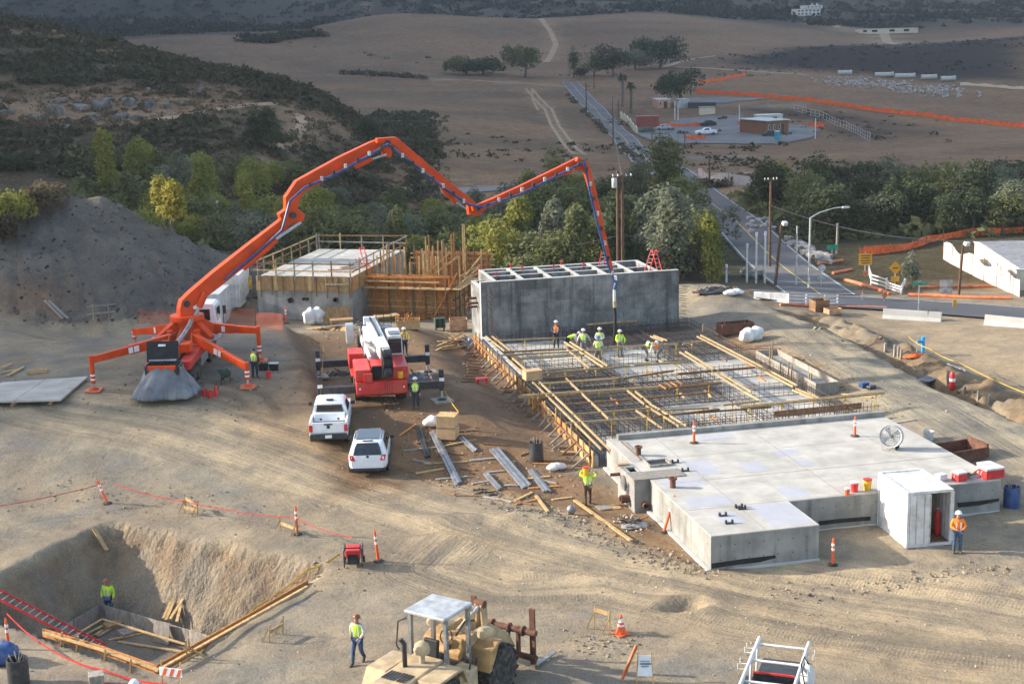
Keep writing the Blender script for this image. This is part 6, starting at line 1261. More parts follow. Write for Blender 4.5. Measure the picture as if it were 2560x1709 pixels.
for a, b in (((1008, 1128), (1100, 1118)), ((1100, 1118), (1190, 1100)), ((1060, 1160), (1170, 1155)), ((1175, 1152), (1240, 1146)), ((1000, 1090), (1040, 1062)), ((1090, 1200), (1170, 1192)), ((1040, 1108), (1075, 1104)), ((1215, 1182), (1262, 1178)), ((1285, 1255), (1330, 1232)), ((1290, 1262), (1350, 1248)), ((1320, 1222), (1400, 1216)), ((1200, 1240), (1280, 1255)), ((1300, 1200), (1375, 1192)), ((1115, 1080), (1190, 1076)), ((1340, 1240), (1370, 1280)), ((1245, 1250), (1330, 1262)), *[((x, y), (x+40+(x*7 % 50), y-12+(x*3 % 26))) for x, y in ((1030, 1150), (1090, 1130), (1150, 1170), (1210, 1110), (1250, 1160), (1290, 1190), (1180, 1210), (1100, 1225), (1330, 1160), (1350, 1200), (1380, 1250), (1260, 1215), (1040, 1185), (1140, 1240), (1400, 1130), (1300, 1140))]):
    plank(a, b, random.uniform(.1, .2), .06, random.choice(['old', 'old', 'lum', 'plyo', 'grw']), L1, G1)
for a, b, n, lab in (((1076, 1082), (1140, 1213), 3, 'long grey steel channel bundle running down from the white sacks'), ((1042, 1068), (1066, 1148), 2, 'dark steel beam pair right of the sport utility car'), ((1150, 1098), (1186, 1130), 2, 'short grey steel piece right of the cardboard boxes'), ((1226, 1126), (1306, 1220), 4, 'grey steel pile bundle in the middle of the yard'), ((1210, 1186), (1246, 1226), 2, 'short grey steel pile behind the black coils'), ((1322, 1178), (1362, 1232), 3, 'grey steel pile bundle nearest the foundation')):
    p, q = T(*a), T(*b); t = thing('steel_bundle', lab, 'steel', p, 0, 'steel bundles in the yard'); d = (q-p); nn = np.array((-d[1], d[0], 0)); nn /= np.linalg.norm(nn)
    for k in range(n): o = nn*(.13*k)+(0, 0, .05+.05*(k % 2)); MB().bar(p+o, q+o+d*random.uniform(-.03, .03), .11, .09).build('channel', K['stl'] if 'dark' not in lab else K['dstl'], t, world=True)
plank((1437, 1257), (1578, 1358), .16, .06, 'lum', 'long pale plank lying in front of the concrete vault', None)
def box_(name, label, cat, px, py, sz, m, rz=0, z=None, lid=None, group=None, bevel=.01):
    p = T(px, py) if z is None else at(px, py, z); o = one(name, label, cat, p, MB().box((0, 0, sz[2]/2), sz), K[m], rz, group, bevel=bevel); return o
t = thing('carton_stack', 'tall stack of two brown cardboard cartons with pale top', 'carton', T(1120, 1093), R(-25))
for k in range(2): MB().box((0, 0, .62*k+.31), (.98, .95, .61), .02*k).build('carton', K['card'], t, bevel=.01)
MB().box((0, 0, 1.245), (1.02, .99, .012)).build('top_sheet', K['lum'], t); MB().box((0, 0, .62), (.99, .96, .05)).build('tape_band', K['old'], t)
def sack(px, py, r, label, n=1, z=None, h=.8):
    p = T(px, py) if z is None else at(px, py, z); t = thing('sack', label, 'sack', p)
    for k in range(n):
        m = MB(); m.sphere((k*r*1.15, (k % 2)*r*.4, h*.5), (r, r*.9, h*.55), 18, 12); rs = np.random.default_rng(k+int(px))
        m.v = [(x*(1+.12*math.sin(z_*9+k)+.05*math.sin(y*14)), y*(1+.1*math.sin(x*11+k)), max(z_*(1+.08*math.sin(x*8+y*6)), .0)) for x, y, z_ in m.v]; m.build('bag', K['bag'], t, True)
    return t
sack(1078, 1066, .42, 'white sacks slumped beside the tall cardboard cartons', 2, h=.55); sack(1383, 1176, .3, 'crumpled white sack near the foundation stakes', 2, h=.35); sack(1868, 855, .55, 'large white sack with folded top right of the foundation', 2, None, .9); sack(1826, 738, .5, 'white sack among dark debris on the far dirt hump', 2, None, .4); sack(775, 812, .5, 'two tall white bulk bags against the concrete building', 2, None, 1.2)
def barrel(px, py, label, m, r=.3, h=.88, z=None, rim='dstl'):
    p = T(px, py) if z is None else at(px, py, z); t = thing('barrel', label, 'barrel', p); MB().lathe([(r, 0), (r*1.03, h*.3), (r, h*.34), (r*1.03, h*.66), (r, h*.7), (r, h), (r*.9, h), (r*.88, h*.2), (.001, h*.2)], (0, 0, 0), 18).build('drum', K[m], t, True)
    m_ = MB()
    for k in range(6): a = k*1.1; m_.bar((.1*math.cos(a), .1*math.sin(a), h*.4), (.26*math.cos(a*1.7), .26*math.sin(a*1.7), h*1.18), .04, .03)
    m_.build('scraps', K['grw'], t); return t
barrel(1341, 1152, 'black steel barrel full of scrap beside the foundation braces', 'dstl', .36, 1.0); barrel(2528, 1266, 'blue plastic barrel at the right edge beside the deck', 'blue', .36, .95); barrel(48, 1709, 'dark rubbish bin full of debris at the bottom left', 'dstl', .36, .95)
for px, py in ((1200, 1232), (1228, 1238)):
    lab = 'left-hand black cable coil lying in the lumber yard' if px < 1210 else 'right-hand black cable coil lying in the lumber yard'
    m = MB(); m.tube([(.3*math.cos(a), .3*math.sin(a), .1+.03*math.sin(3*a)) for a in np.linspace(0, 6*math.pi, 60)], .035, 5); one('cable_coil', lab, 'coil', T(px, py), m, K['black'], 0, 'cable coils', smooth=True)
def table(px, py, label, sz, m, rz=0):
    p = T(px, py); t = thing('work_table', label, 'table', p, rz); MB().box((0, 0, sz[2]), (sz[0], sz[1], .06)).build('top', K[m], t)
    for x in (-1, 1):
        for y in (-1, 1): MB().bar((x*(sz[0]/2-.08), y*(sz[1]/2-.08), 0), (x*(sz[0]/2-.1), y*(sz[1]/2-.1), sz[2]), .07, .07).build('leg', K[m], t)
    return t
table(1205, 962, 'small red table on the slope left of the foundation', (.7, .5, .4), 'red2'); table(968, 818, 'cluttered timber work table in front of the plywood forms', (1.7, .9, .85), 'lum', .1); table(855, 822, 'timber box bench before the plywood sheet', (1.6, .8, .7), 'ply')
one('plywood_sheet', 'plywood sheet leaning against the concrete building', 'plywood', T(842, 812)+(0, .3, 0), MB().box((0, .25, .62), (2.2, .04, 1.25), 0, R(-14)), K['ply'])
def crate(px, py, label, sz, m, rz=0, fill=None):
    p = T(px, py); t = thing('crate', label, 'crate', p, rz, 'open timber crates'); w, d, h = sz
    for x0, x1, y0, y1 in ((-w/2, w/2, -d/2, -d/2+.04), (-w/2, w/2, d/2-.04, d/2), (-w/2, -w/2+.04, -d/2+.04, d/2-.04), (w/2-.04, w/2, -d/2+.04, d/2-.04)):
        for k in range(3): MB().bx(x0, x1, y0, y1, .1+h*k/3, .1+h*(k+1)/3-.02).build('board', K[m], t)
    MB().bx(-w/2+.04, w/2-.04, -d/2+.04, d/2-.04, .06, .1).build('floor', K[m], t)
    for x in (-w/2+.1, w/2-.1): MB().bx(x-.05, x+.05, -d/2, d/2, 0, .06).build('skid', K['old'], t)
    if fill:
        f = MB()
        for k in range(16): a = random.uniform(0, 6.28); x, y = random.uniform(-w/3, w/3), random.uniform(-d/3, d/3); f.bar((x, y, .3), (x+.5*math.cos(a), y+.4*math.sin(a), h+random.uniform(.1, .5)), .05, .04)
        tag(f.build('scraps', K['plyo'], t), kind='stuff')
    return t
crate(1022, 822, 'open timber crate heaped with scrap in front of the forms', (1.5, 1.2, .6), 'lum', -.2, True); crate(1146, 826, 'empty open timber crate left of the tall basin', (1.25, 1.0, .8), 'pinkc', -.15)
t = thing('tool_cart', 'small dark upright cart left of the timber crate', 'cart', T(1100, 825), 0); MB().box((0, 0, .55), (.75, .5, .7)).build('body', K['green'], t, bevel=.03)
for x in (-.2, .15): MB().bar((x, -.27, .25), (x, -.27, .85), .12, .03).build('slot', K['black'], t)
MB().tube([(0, .2, .9), (0, .25, 1.5)], .04, 6).build('handle', K['dstl'], t, True)
for x in (-.3, .3): wheel(t, (x, 0, .16), .16, .1)
G2 = 'planks stacked by the concrete building'
for i in range(6): plank((770+i*8, 822+i*1.5), (872+i*2, 822-i*1.2+6), .28, .05, random.choice(['grw', 'old', 'lum']), 'long weathered plank stacked flat before the concrete building', G2, dz=.04+.06*i)
G3 = 'lumber heap left of the basin'
for i in range(12): plank((1095+random.uniform(-10, 40), 842+random.uniform(0, 36)), (1130+random.uniform(-10, 36), 840+random.uniform(2, 34)), .14, .06, random.choice(['lum', 'grw', 'old', 'yel']), 'pale board in the heap at the left foot of the basin', G3, dz=.04+.04*i)
for i in range(8): plank((1205-i*3, 905+i*7), (1175-i*2+random.uniform(-10, 10), 900+i*8), .1, .06, 'old', 'short brown offcut on the slope beside the foundation forms', 'offcuts on the slope', dz=.05)
def heap(px, py, sx, sy, h, m, label, cat='heap', name='debris_heap', n=22, z=None):
    p = T(px, py) if z is None else at(px, py, z); t = thing(name, label, cat, p); mb = MB(); o = 0; mb.lathe([(1, 0), (.8, .35), (.45, .75), (.001, 1)], (0, 0, -.05), 14)
    mb.v = [(x*sx*(.8+.4*random.random()), y*sy*(.8+.4*random.random()), z_*h*(.7+.5*random.random())) for x, y, z_ in mb.v]; mb.build('core', K[m], t)
    for k in range(n): a = random.uniform(0, 6.28); r = random.random()**.5; x, y = r*sx*math.cos(a), r*sy*math.sin(a); z_ = h*(1-r)+.05; b = random.uniform(0, 6.28); L = random.uniform(.2, .55); MB().bar((x, y, z_), (x+L*math.cos(b), y+L*math.sin(b), z_+random.uniform(-.1, .25)), .07, .05).build('scrap', K[random.choice(['old', 'grw', 'dstl', 'rust'])], t)
    return t
heap(915, 812, .9, .7, .6, 'dstl', 'dark tangle of scrap beside the red ladder foot', n=20); heap(1170, 862, .7, .6, .55, 'tarp', 'grey tarpaulin bundle at the left foot of the basin', n=6); heap(1790, 728, 1.8, .9, .35, 'dstl', 'dark scrap spread on the far dirt hump', n=26); heap(845, 935, .9, .6, .25, 'black', 'dark plastic bundle beside the crane left outriggers', n=8); heap(1035, 945, .9, .5, .3, 'tarp', 'grey sheet and boards beside the crane right outriggers', n=10); heap(1585, 1312, .6, .5, .14, 'conc', 'pale broken concrete rubble beside the vault corner', n=14); heap(2052, 948, .5, .3, .2, 'old', 'brown scrap on the dirt right of the trough form', n=8)
t = thing('pallet', 'small grey boards laid flat near the carrying worker', 'pallet', T(1509, 1270), .1)
for k in range(4): MB().bx(-.3, .3, -.32+k*.17, -.18+k*.17, .02, .06).build('slat', K['grw'], t)
t = thing('pallet', 'small tan boards laid flat beside the grey ones', 'pallet', T(1537, 1268), .0)
for k in range(4): MB().bx(-.24, .24, -.32+k*.17, -.18+k*.17, .02, .06).build('slat', K['lum'], t)
m = MB(); m.sphere((0, 0, .2), .21, 16, 10); one('float_ball', 'grey round ball lying on the red dirt', 'ball', T(1428, 1284), m, K['stl'], smooth=True)
# generator
t = thing('generator', 'red portable generator with black frame near the excavation', 'generator', T(885, 1412), R(-10)); MB().box((0, 0, .62), (.62, .8, .34)).build('fuel_tank', K['red2'], t, bevel=.06); MB().box((0, 0, .32), (.5, .6, .34)).build('engine', K['dstl'], t, bevel=.03)
for x in (-.36, .36): MB().tube([(x, -.45, .08), (x, -.45, .78), (x, .45, .78), (x, .45, .08)], .028, 6).build('frame_tube', K['dstl'], t, True)
MB().tube([(-.36, -.5, .8), (-.3, -.55, .95), (.3, -.55, .95), (.36, -.5, .8)], .028, 6).build('handle', K['black'], t, True); MB().box((0, -.42, .5), (.42, .03, .22)).build('control_panel', K['black'], t)
for x in (-.4, .4): wheel(t, (x, .3, .15), .15, .09)
# timber stakes with cross rails around the diggings
def stakes(label, pts, rails, z=None):
    p0 = T(*pts[0][:2]) if z is None else at(*pts[0][:2], z); t = thing('batter_board', label, 'stakes', p0, 0, 'stake frames'); Q = []
    for (px, py, h) in pts: p = T(px, py); Q.append(p); MB().bar(p, p+(random.uniform(-.06, .06), 0, h), .05, .05).build('stake', K['lum'], t, world=True); MB().bar(p+(-.25, .1, .02), p+(0, 0, h*.75), .04, .04).build('brace', K['lum'], t, world=True)
    for i, j, k in rails: MB().bar(Q[i]+(0, -.05, k), Q[j]+(0, -.05, k), .04, .14).build('cross_board', K['lum'], t, world=True)
    return t
stakes('pair of stakes with pale cross boards behind the excavation', ((462, 1282, .75), (494, 1290, .8), (466, 1270, .7)), ((0, 1, .3), (2, 1, .5))); stakes('crossed timber stakes left of the upright delineator', ((703, 1325, .7), (742, 1340, .75)), ((0, 1, .35),)); stakes('rusty stake frame on the bare dirt right of the excavation', ((673, 1605, .7), (707, 1585, .75)), ((0, 1, .4),)); stakes('stakes with pale board beside the traffic cone', ((1485, 1572, .9), (1524, 1585, .85)), ((0, 1, .8),))
plank((235, 1330), (268, 1385), .18, .05, 'lum', 'single pale board lying on the excavation slope', None, dz=.15)
# formwork and lumber in and around the excavation
t = thing('footing_form', 'grey plywood footing form standing on the excavation floor', 'formwork', at(255, 1545, -3))
def pbar(a, b, z0, h, w, m, n): p, q = at(*a, z0), at(*b, z0); MB().bar(p+(0, 0, h/2), q+(0, 0, h/2), w, h).build(n, K[m], t, world=True)
ZP = -2.98
for a, b, n in (((118, 1630), (255, 1548), 2), ((255, 1548), (548, 1636), 4)):
    for k in range(n):
        p = [a[i]+(b[i]-a[i])*k/n for i in (0, 1)]; q = [a[i]+(b[i]-a[i])*(k+.985)/n for i in (0, 1)]; pbar(p, q, ZP, .72, .03, 'grw', 'form_panel')
    pbar(a, b, ZP+.73, .05, .10, 'lum', 'top_plate')
t = thing('edge_form', 'pale timber edge form along the near rim of the excavation', 'formwork', at(395, 1688, 0))
for a, b in (((108, 1590), (250, 1632)), ((250, 1632), (395, 1684))): pbar(a, b, -.12, .32, .05, 'plyo', 'form_board'); pbar((a[0]+2, a[1]-8), (b[0]+2, b[1]-8), .2, .05, .14, 'lum', 'top_plate')
for px, py in ((150, 1608), (190, 1618), (258, 1650), (322, 1676)): p = at(px, py, 0); MB().bar(p+(0, -.35, -.1), p+(.1, .1, .3), .07, .06).build('brace', K['old'], t, world=True); MB().bar(p+(.1, .05, -.3), p+(.1, .05, .42), .06, .06).build('stake', K['lum'], t, world=True)
t = thing('edge_form', 'long orange timber edge form along the right rim of the excavation', 'formwork', at(395, 1688, 0))
for a, b in (((395, 1684), (520, 1614)), ((520, 1614), (640, 1546)), ((640, 1546), (770, 1470))): pbar(a, b, -.2, .36, .05, 'plyo', 'form_board')
pbar((390, 1678), (768, 1466), .18, .05, .12, 'lum', 'top_plate')
for px, py in ((468, 1648), (475, 1642)): p = at(px, py, 0); MB().bar(p+(0, 0, -.4), p+(0, 0, .75), .06, .06).build('stake', K['lum'], t, world=True)
p = at(478, 1640, 0); MB().bar(p+(0, 0, .3), p+(.55, -.2, -.05), .06, .06).build('brace', K['lum'], t, world=True)
G4 = 'boards lying in the excavation'
for a, b, m in (((205, 1592), (270, 1560), 'lum'), ((205, 1615), (255, 1578), 'lum'), ((245, 1592), (292, 1566), 'yel'), ((272, 1602), (380, 1580), 'lum'), ((295, 1606), (462, 1632), 'yel'), ((215, 1612), (240, 1590), 'old')): plank(a, b, .13, .06, m, 'pale board lying on the excavation floor', G4, z=ZP, dz=.05)
for a, b in (((408, 1548), (465, 1480)), ((415, 1552), (470, 1482)), ((425, 1550), (492, 1500)), ((442, 1556), (474, 1488))): plank(a, b, .12, .06, 'lum', 'board leaning on the excavation slope', 'boards leaning in the excavation', z=ZP+.5, dz=.05, zb=.9)
box_('plywood_stack', 'small stack of brown plywood on the excavation floor', 'plywood', 285, 1566, (.75, .55, .2), 'ply', .5, ZP); box_('plywood_stack', 'small stack of pale plywood on the excavation floor', 'plywood', 325, 1582, (.9, .65, .18), 'grw', .5, ZP)
p = at(405, 1605, ZP); one('plywood_sheet', 'pale plywood square leaning on the footing form', 'plywood', p, MB().box((0, 0, .45), (.85, .03, .9), R(-42), R(-12)), K['grw'])
t = thing('tarpaulin', 'blue tarpaulin heap at the left edge', 'tarpaulin', T(12, 1655)); m = MB(); m.sphere((0, 0, .25), (.6, .45, .5), 20, 12); m.v = [(x*(1+.15*math.sin(z_*11+y*7)), y*(1+.15*math.sin(x*13)), max(0, z_+.06*math.sin(x*9+y*12))) for x, y, z_ in m.v]; m.build('sheet', K['blue'], t, True)
box_('plywood_square', 'pale plywood square at the bottom edge left of the helmets', 'plywood', 243, 1716, (.5, .5, .5), 'grw', .1)
# ribbons and tapes
def tape(label, pts, m, w=.035, z=.8, sag=.12, name='barrier_tape', lift=None):
    P = []; Q = [T(*p[:2])+(0, 0, p[2] if len(p) > 2 else z) for p in pts]
    for a, b in zip(Q[:-1], Q[1:]):
        for k in range(8): u = k/8; P.append(a+(b-a)*u-np.array((0, 0, sag*4*u*(1-u))))
    P.append(Q[-1]); c = P[0].copy(); vs = []; fs = []
    for i, p in enumerate(P): vs += [p-c+(0, 0, w/2), p-c-(0, 0, w/2)]
    for i in range(len(P)-1): fs.append((2*i, 2*i+1, 2*i+3, 2*i+2))
    o = one(name, label, 'tape', c, MB().add(vs, fs), m); s = o.modifiers.new('thick', 'SOLIDIFY'); s.thickness = .006; return o
tape('red barrier ribbon strung behind the excavation to the generator', ((290, 1245, .7), (470, 1285, .6), (742, 1335, .75), (880, 1370, .5)), K['red2']); tape('red barrier ribbon running to the left edge', ((-60, 1310, .7), (268, 1255, .95)), K['red2']); tape('red barrier ribbon along the near rim of the excavation', ((22, 1580, .75), (130, 1640, .25), (260, 1690, .25), (420, 1730, .3)), K['red2'], .07); tape('yellow caution tape along the right rim of the excavation', ((500, 1640, .1), (640, 1530, .25), (770, 1440, .3), (850, 1400, .3)), K['yellow'], .08); tape('yellow caution tape strung beside the trench at right', ((2270, 870, .8), (2320, 900, .8), (2395, 940, .9), (2600, 1035, .9)), K['yellow'], .04)
tape('yellow tape strung left of the crane', ((800, 1090, .9), (806, 1010, 1.2), (812, 925, 1.5)), K['yellow'], .045); tape('yellow tape right of the crane outrigger', ((1108, 1000, .8), (1147, 1065, .8)), K['yellow'], .06)
# pump crew gear
def pail(px, py, label, m, r=.16, h=.38, z=None, lid=None, group=None):
    p = T(px, py) if z is None else at(px, py, z); t = thing('bucket', label, 'bucket', p, 0, group); MB().lathe([(r*.82, 0), (r, h), (r*.92, h), (r*.76, .04), (.001, .04)] if not lid else [(r*.82, 0), (r, h), (.001, h)], (0, 0, 0), 16).build('pail', K[m], t, True)
    if lid: MB().lathe([(r*1.06, h), (r*1.06, h+.05), (r*.4, h+.06), (.001, h+.06)], (0, 0, 0), 16).build('lid', K[lid], t, True)
    MB().tube([(r*math.cos(a), 0, h*.9+r*.6*math.sin(a)) for a in np.linspace(0, math.pi, 9)], .012, 5).build('bail', K['stl'], t, True); return t
pail(512, 990, 'left-hand red bucket in front of the pump truck', 'red2'); pail(527, 993, 'right-hand red bucket with white stick in front of the pump truck', 'red2'); pail(672, 945, 'red bucket at the feet of the pump worker', 'red2')
t = thing('fire_extinguisher', 'dark red fire extinguisher beside the red buckets', 'extinguisher', T(541, 989)); MB().lathe([(.11, 0), (.11, .5), (.04, .6), (.001, .6)], (0, 0, 0), 14).build('cylinder', K['red'], t, True); MB().bar((0, 0, .6), (0, 0, .7), .06, .06).build('valve', K['dstl'], t); MB().tube([(0, 0, .66), (.12, 0, .6), (.13, 0, .3)], .018, 6).build('hose', K['black'], t, True)
for k, (px, lab) in enumerate(((653, 'leftmost dark bucket right of the pump worker'), (665, 'second dark bucket right of the pump worker'), (680, 'dark bucket with white rim in the row by the pump worker'), (690, 'rightmost dark bucket in the row by the pump worker'))): pail(px, 925, lab, 'black', .17, .4, None, None if k < 2 else 'white', 'dark buckets by the pump worker')
def wheelbarrow():
    t = thing('wheelbarrow', 'green wheelbarrow standing right of the tarpaulin', 'wheelbarrow', T(562, 955), R(10)); m = MB(); m.add([(-.32, -.4, .62), (.32, -.4, .62), (.3, .45, .66), (-.3, .45, .66), (-.2, -.25, .34), (.2, -.25, .34), (.16, .3, .34), (-.16, .3, .34)], [(4, 5, 6, 7), (0, 4, 7, 3), (1, 2, 6, 5), (0, 1, 5, 4), (3, 7, 6, 2)]); o = m.build('tray', K['green'], t); s = o.modifiers.new('thick', 'SOLIDIFY'); s.thickness = .02
    for x in (-.25, .25): MB().tube([(x, -.85, .6), (x*.8, -.3, .36), (x*.3, .55, .2)], .025, 6).build('handle', K['old'], t, True); MB().tube([(x, -.3, .34), (x, -.35, 0)], .025, 6).build('leg', K['dstl'], t, True)
    wheel(t, (0, .55, .19), .19, .1)
wheelbarrow()
# pale panel on bearers at the far left
P = [at(*q, 2.05) for q in ((5, 962), (222, 947), (152, 1006), (-80, 1012))]
t = thing('deck_panel', 'large pale plywood deck panel lying on bearers at the left', 'panel', P[0])
c = sum(P)/4
for k in range(2):
    for j in range(2):
        u0, u1, v0, v1 = k/2+.004, (k+1)/2-.004, j/2+.004, (j+1)/2-.004; f = lambda u, v: (P[0]*(1-u)+P[1]*u)*(1-v)+(P[3]*(1-u)+P[2]*u)*v
        MB().prism([tuple(f(u, v)[:2]) for u, v in ((u0, v0), (u1, v0), (u1, v1), (u0, v1))], 2.12, 2.22).build('sheet', K['grw'] if False else K['deck'], t, world=True)
for u in (.1, .5, .9): a, b = (P[0]*(1-u)+P[1]*u), (P[3]*(1-u)+P[2]*u); MB().bar((*a[:2], 2.05), (*(b+(b-a)*.08)[:2], 2.05), .12, .14).build('bearer', K['old'], t, world=True)
for i, (a, b) in enumerate((((0, 935), (45, 925)), ((20, 942), (60, 920)), ((5, 925), (30, 915)))): plank(a, b, .15, .06, 'lum', 'loose pale board beside the deck panel at left', 'boards at the left edge', dz=.04+.05*i)
t = thing('pallet', 'low stack of tan lumber behind the deck panel', 'pallet', T(94, 932), .1)
for k in range(5): MB().bx(-.55, .55, -.4+k*.17, -.26+k*.17, .02+.04*(k % 3), .12+.05*(k % 2)).build('slat', K['lum'], t)
for a, b in (((112, 757), (158, 802)), ((122, 755), (170, 800))): plank(a, b, .2, .06, 'grw', ('left' if a[0] < 115 else 'right')+' one of two long planks leaning on the spoil heap', 'planks leaning on the heap', dz=.12)
t = thing('sawhorse', 'timber sawhorse frame at the foot of the spoil heap', 'sawhorse', T(255, 800), 0)
for z in (.5, 1.05): MB().bar((-1.0, 0, z), (1.0, .1, z+.05), .06, .1).build('rail', K['grw'], t)
for x in (-.6, .5): MB().bar((x, .0, 0), (x, .05, 1.2), .08, .08).build('post', K['grw'], t); MB().bar((x-.2, .3, 0), (x, .05, 1.0), .06, .06).build('brace', K['old'], t)
# deck furniture
def fan():
    p = at(2228, 1122, DZ); t = thing('drum_fan', 'large round drum fan on wheels standing on the deck', 'fan', p, R(-8)); t.scale = (.88,)*3; ax = (-.55, -.8, .22); c = (0, 0, .72)
    MB().lathe([(.56, .22), (.56, -.22), (.6, -.24), (.6, .24), (.56, .22)], c, 28, ax, False).build('drum', K['galv'], t, True)
    for off in (-.2, .2):
        g = MB()
        for r in (.14, .26, .38, .5): q = Vector((0, 0, 1)).rotation_difference(Vector(ax)); g.tube([Vector(c)+Vector(ax).normalized()*off+q @ Vector((r*math.cos(a), r*math.sin(a), 0)) for a in np.linspace(0, 2*math.pi, 25)], .008, 4)
        for k in range(10): a = k*math.pi/5; q = Vector((0, 0, 1)).rotation_difference(Vector(ax)); g.tube([Vector(c)+Vector(ax).normalized()*off, Vector(c)+Vector(ax).normalized()*off+q @ Vector((.56*math.cos(a), .56*math.sin(a), 0))], .006, 4)
        tag(g.build('guard_wires', K['stl'], t, True), kind='stuff')
    q = Vector((0, 0, 1)).rotation_difference(Vector(ax))
    for k in range(4): a = k*math.pi/2; m = MB(); m.add([Vector(c)+q @ Vector(v) for v in ((.08*math.cos(a), .08*math.sin(a), -.02), (.5*math.cos(a-.28), .5*math.sin(a-.28), -.09), (.52*math.cos(a+.28), .52*math.sin(a+.28), .09), (.1*math.cos(a+.6), .1*math.sin(a+.6), .03))], [(0, 1, 2, 3)]); m.build('blade', K['galv'], t)
    MB().lathe([(.1, -.12), (.1, .12), (.001, .13)], c, 12, ax).build('motor', K['dstl'], t, True)
    MB().tube([(-.45, .25, .3), (-.55, -.1, .02), (-.3, -.45, .02), (.1, -.3, .3)], .02, 6).build('stand', K['stl'], t, True); MB().tube([(.2, .4, .35), (.35, .1, .12), (.1, -.2, .2)], .02, 6).build('stand', K['stl'], t, True)
    for c2 in ((.42, .12, .11), (.22, -.2, .11)): wheel(t, c2, .11, .08, K['white'])
fan()
pail(2118, 1236, 'small orange drink jug left of the two bigger jugs', 'del', .12, .26, DZ, 'white'); pail(2136, 1228, 'red drink jug with white lid on the deck edge', 'red2', .17, .4, DZ, 'white'); pail(2168, 1224, 'yellow drink jug with red lid beside the container', 'yellow', .19, .46, DZ, 'red')
def cooler(px, py, label, m, sz=(.7, .42, .4), rz=0): t = thing('cooler', label, 'cooler', at(px, py, DZ), rz, 'coolers on the deck'); MB().box((0, 0, sz[2]*.4), (sz[0], sz[1], sz[2]*.8)).build('chest', K[m], t, bevel=.03); MB().box((0, 0, sz[2]*.9), (sz[0]*1.04, sz[1]*1.04, sz[2]*.2)).build('lid', K['white'], t, bevel=.03); MB().tube([(-sz[0]*.52, 0, sz[2]*.7), (-sz[0]*.6, 0, sz[2]*.4), (-sz[0]*.52, 0, sz[2]*.3)], .015, 5).build('handle', K['white'], t, True)
cooler(2478, 1192, 'large red cooler with white lid at the right end of the deck', 'red2', (.95, .6, .5), .1); cooler(2465, 1178, 'white cooler behind the large red one', 'white', (.7, .45, .42), .1); cooler(2398, 1200, 'red and white round-edged cooler in the middle of the row', 'red2', (.5, .45, .42), .2); cooler(2352, 1200, 'small white cooler just behind the container roof', 'white', (.45, .35, .3), .3)
heap(2435, 1192, .5, .25, .15, 'stl', 'grey hand tools heaped between the coolers', n=10, z=DZ)
# things around the right side of the site
t = thing('trench_box', 'rusty steel trench box sunk beside the deck at right', 'trench box', T(2400, 1165), R(8))
for y, n in ((0, 'side_plate'), (1.6, 'side_plate')): MB().bx(-1.9, 1.7, y, y+.08, -.2, .75).build(n, K['rust'], t)
for x in (-1.9, 1.62): MB().bx(x, x+.1, .08, 1.6, -.1, .9).build('end_plate', K['rust'], t)
pail(2320, 1100, 'pale bucket at the deck edge beside the trench box', 'white', .3, .5)
t = thing('scrap_bin', 'rusty brown steel bin right of the tall basin', 'bin', T(1838, 832), R(4))
for x0, x1, y0, y1 in ((-1.2, 1.2, -.5, -.46), (-1.2, 1.2, .46, .5), (-1.2, -1.16, -.46, .46), (1.16, 1.2, -.46, .46)): MB().bx(x0, x1, y0, y1, 0, .75).build('side_plate', K['rust'], t)
MB().bx(-1.16, 1.16, -.46, .46, .05, .1).build('floor', K['rust'], t)
for x in (-1.1, .4): MB().bx(x, x+.12, -.56, -.5, 0, .85).build('rib', K['rust'], t)
G5 = 'boards scattered right of the foundation'
for a, b in (((1840, 868), (1950, 872)), ((1845, 874), (1925, 868)), ((1955, 885), (2010, 900)), ((1935, 905), (1985, 912)), ((1960, 898), (2000, 894)), ((2015, 938), (2035, 940)), ((2072, 955), (2105, 958)), ((2075, 972), (2110, 966)), ((2240, 1058), (2290, 1050)), ((2100, 985), (2180, 995))): plank(a, b, .16, .05, random.choice(['grw', 'lum', 'old']), 'weathered board lying on the dirt right of the foundation', G5)
box_('tool_case', 'small blue and dark tool case on plywood right of the foundation', 'case', 2160, 968, (.5, .35, .3), 'blue', .2); box_('tool_bag', 'dark tool bag beside the blue case', 'bag', 2178, 972, (.55, .35, .22), 'dstl', .4, bevel=.06)
# A-frame signs at the bottom edge
t = thing('sign_stand', 'small white notice on an orange timber stand at the bottom edge', 'sign', T(1612, 1706), R(-15)); MB().box((0, 0, .62), (.5, .03, .68), 0, R(-14)).build('notice_board', K['refl'], t)
for x in (-.28, .28): MB().bar((x, -.12, 0), (x*.8, .08, 1.1), .04, .04).build('leg', K['lum'], t)
for k in range(5): MB().box((.02*(k % 2), -.02+.0248*(4-k)-.075, .42+.1*k), (.36-.05*(k % 3), .012, .045), 0, R(-14)).build('print_line', K['blue'] if k % 2 else K['stl'], t)
MB().bar((-.75, .1, .1), (-.25, .35, 1.2), .06, .1).build('orange_rail', K['orgd'], t)
t = thing('barricade', 'orange and white striped barricade panel at the bottom edge', 'barricade', T(430, 1722), R(-30)); MB().box((0, 0, .62), (.85, .03, .3)).build('panel', K['refl'], t)
for k in range(3): m = MB(); m.add([(-.34+k*.27, -.02, .48), (-.22+k*.27, -.02, .48), (-.1+k*.27, -.02, .76), (-.22+k*.27, -.02, .76)], [(0, 1, 2, 3)]); m.build('stripe', K['del'], t)
for x in (-.36, .36): MB().bar((x, 0, 0), (x, .05, 1.0), .04, .04).build('leg', K['lum'], t)

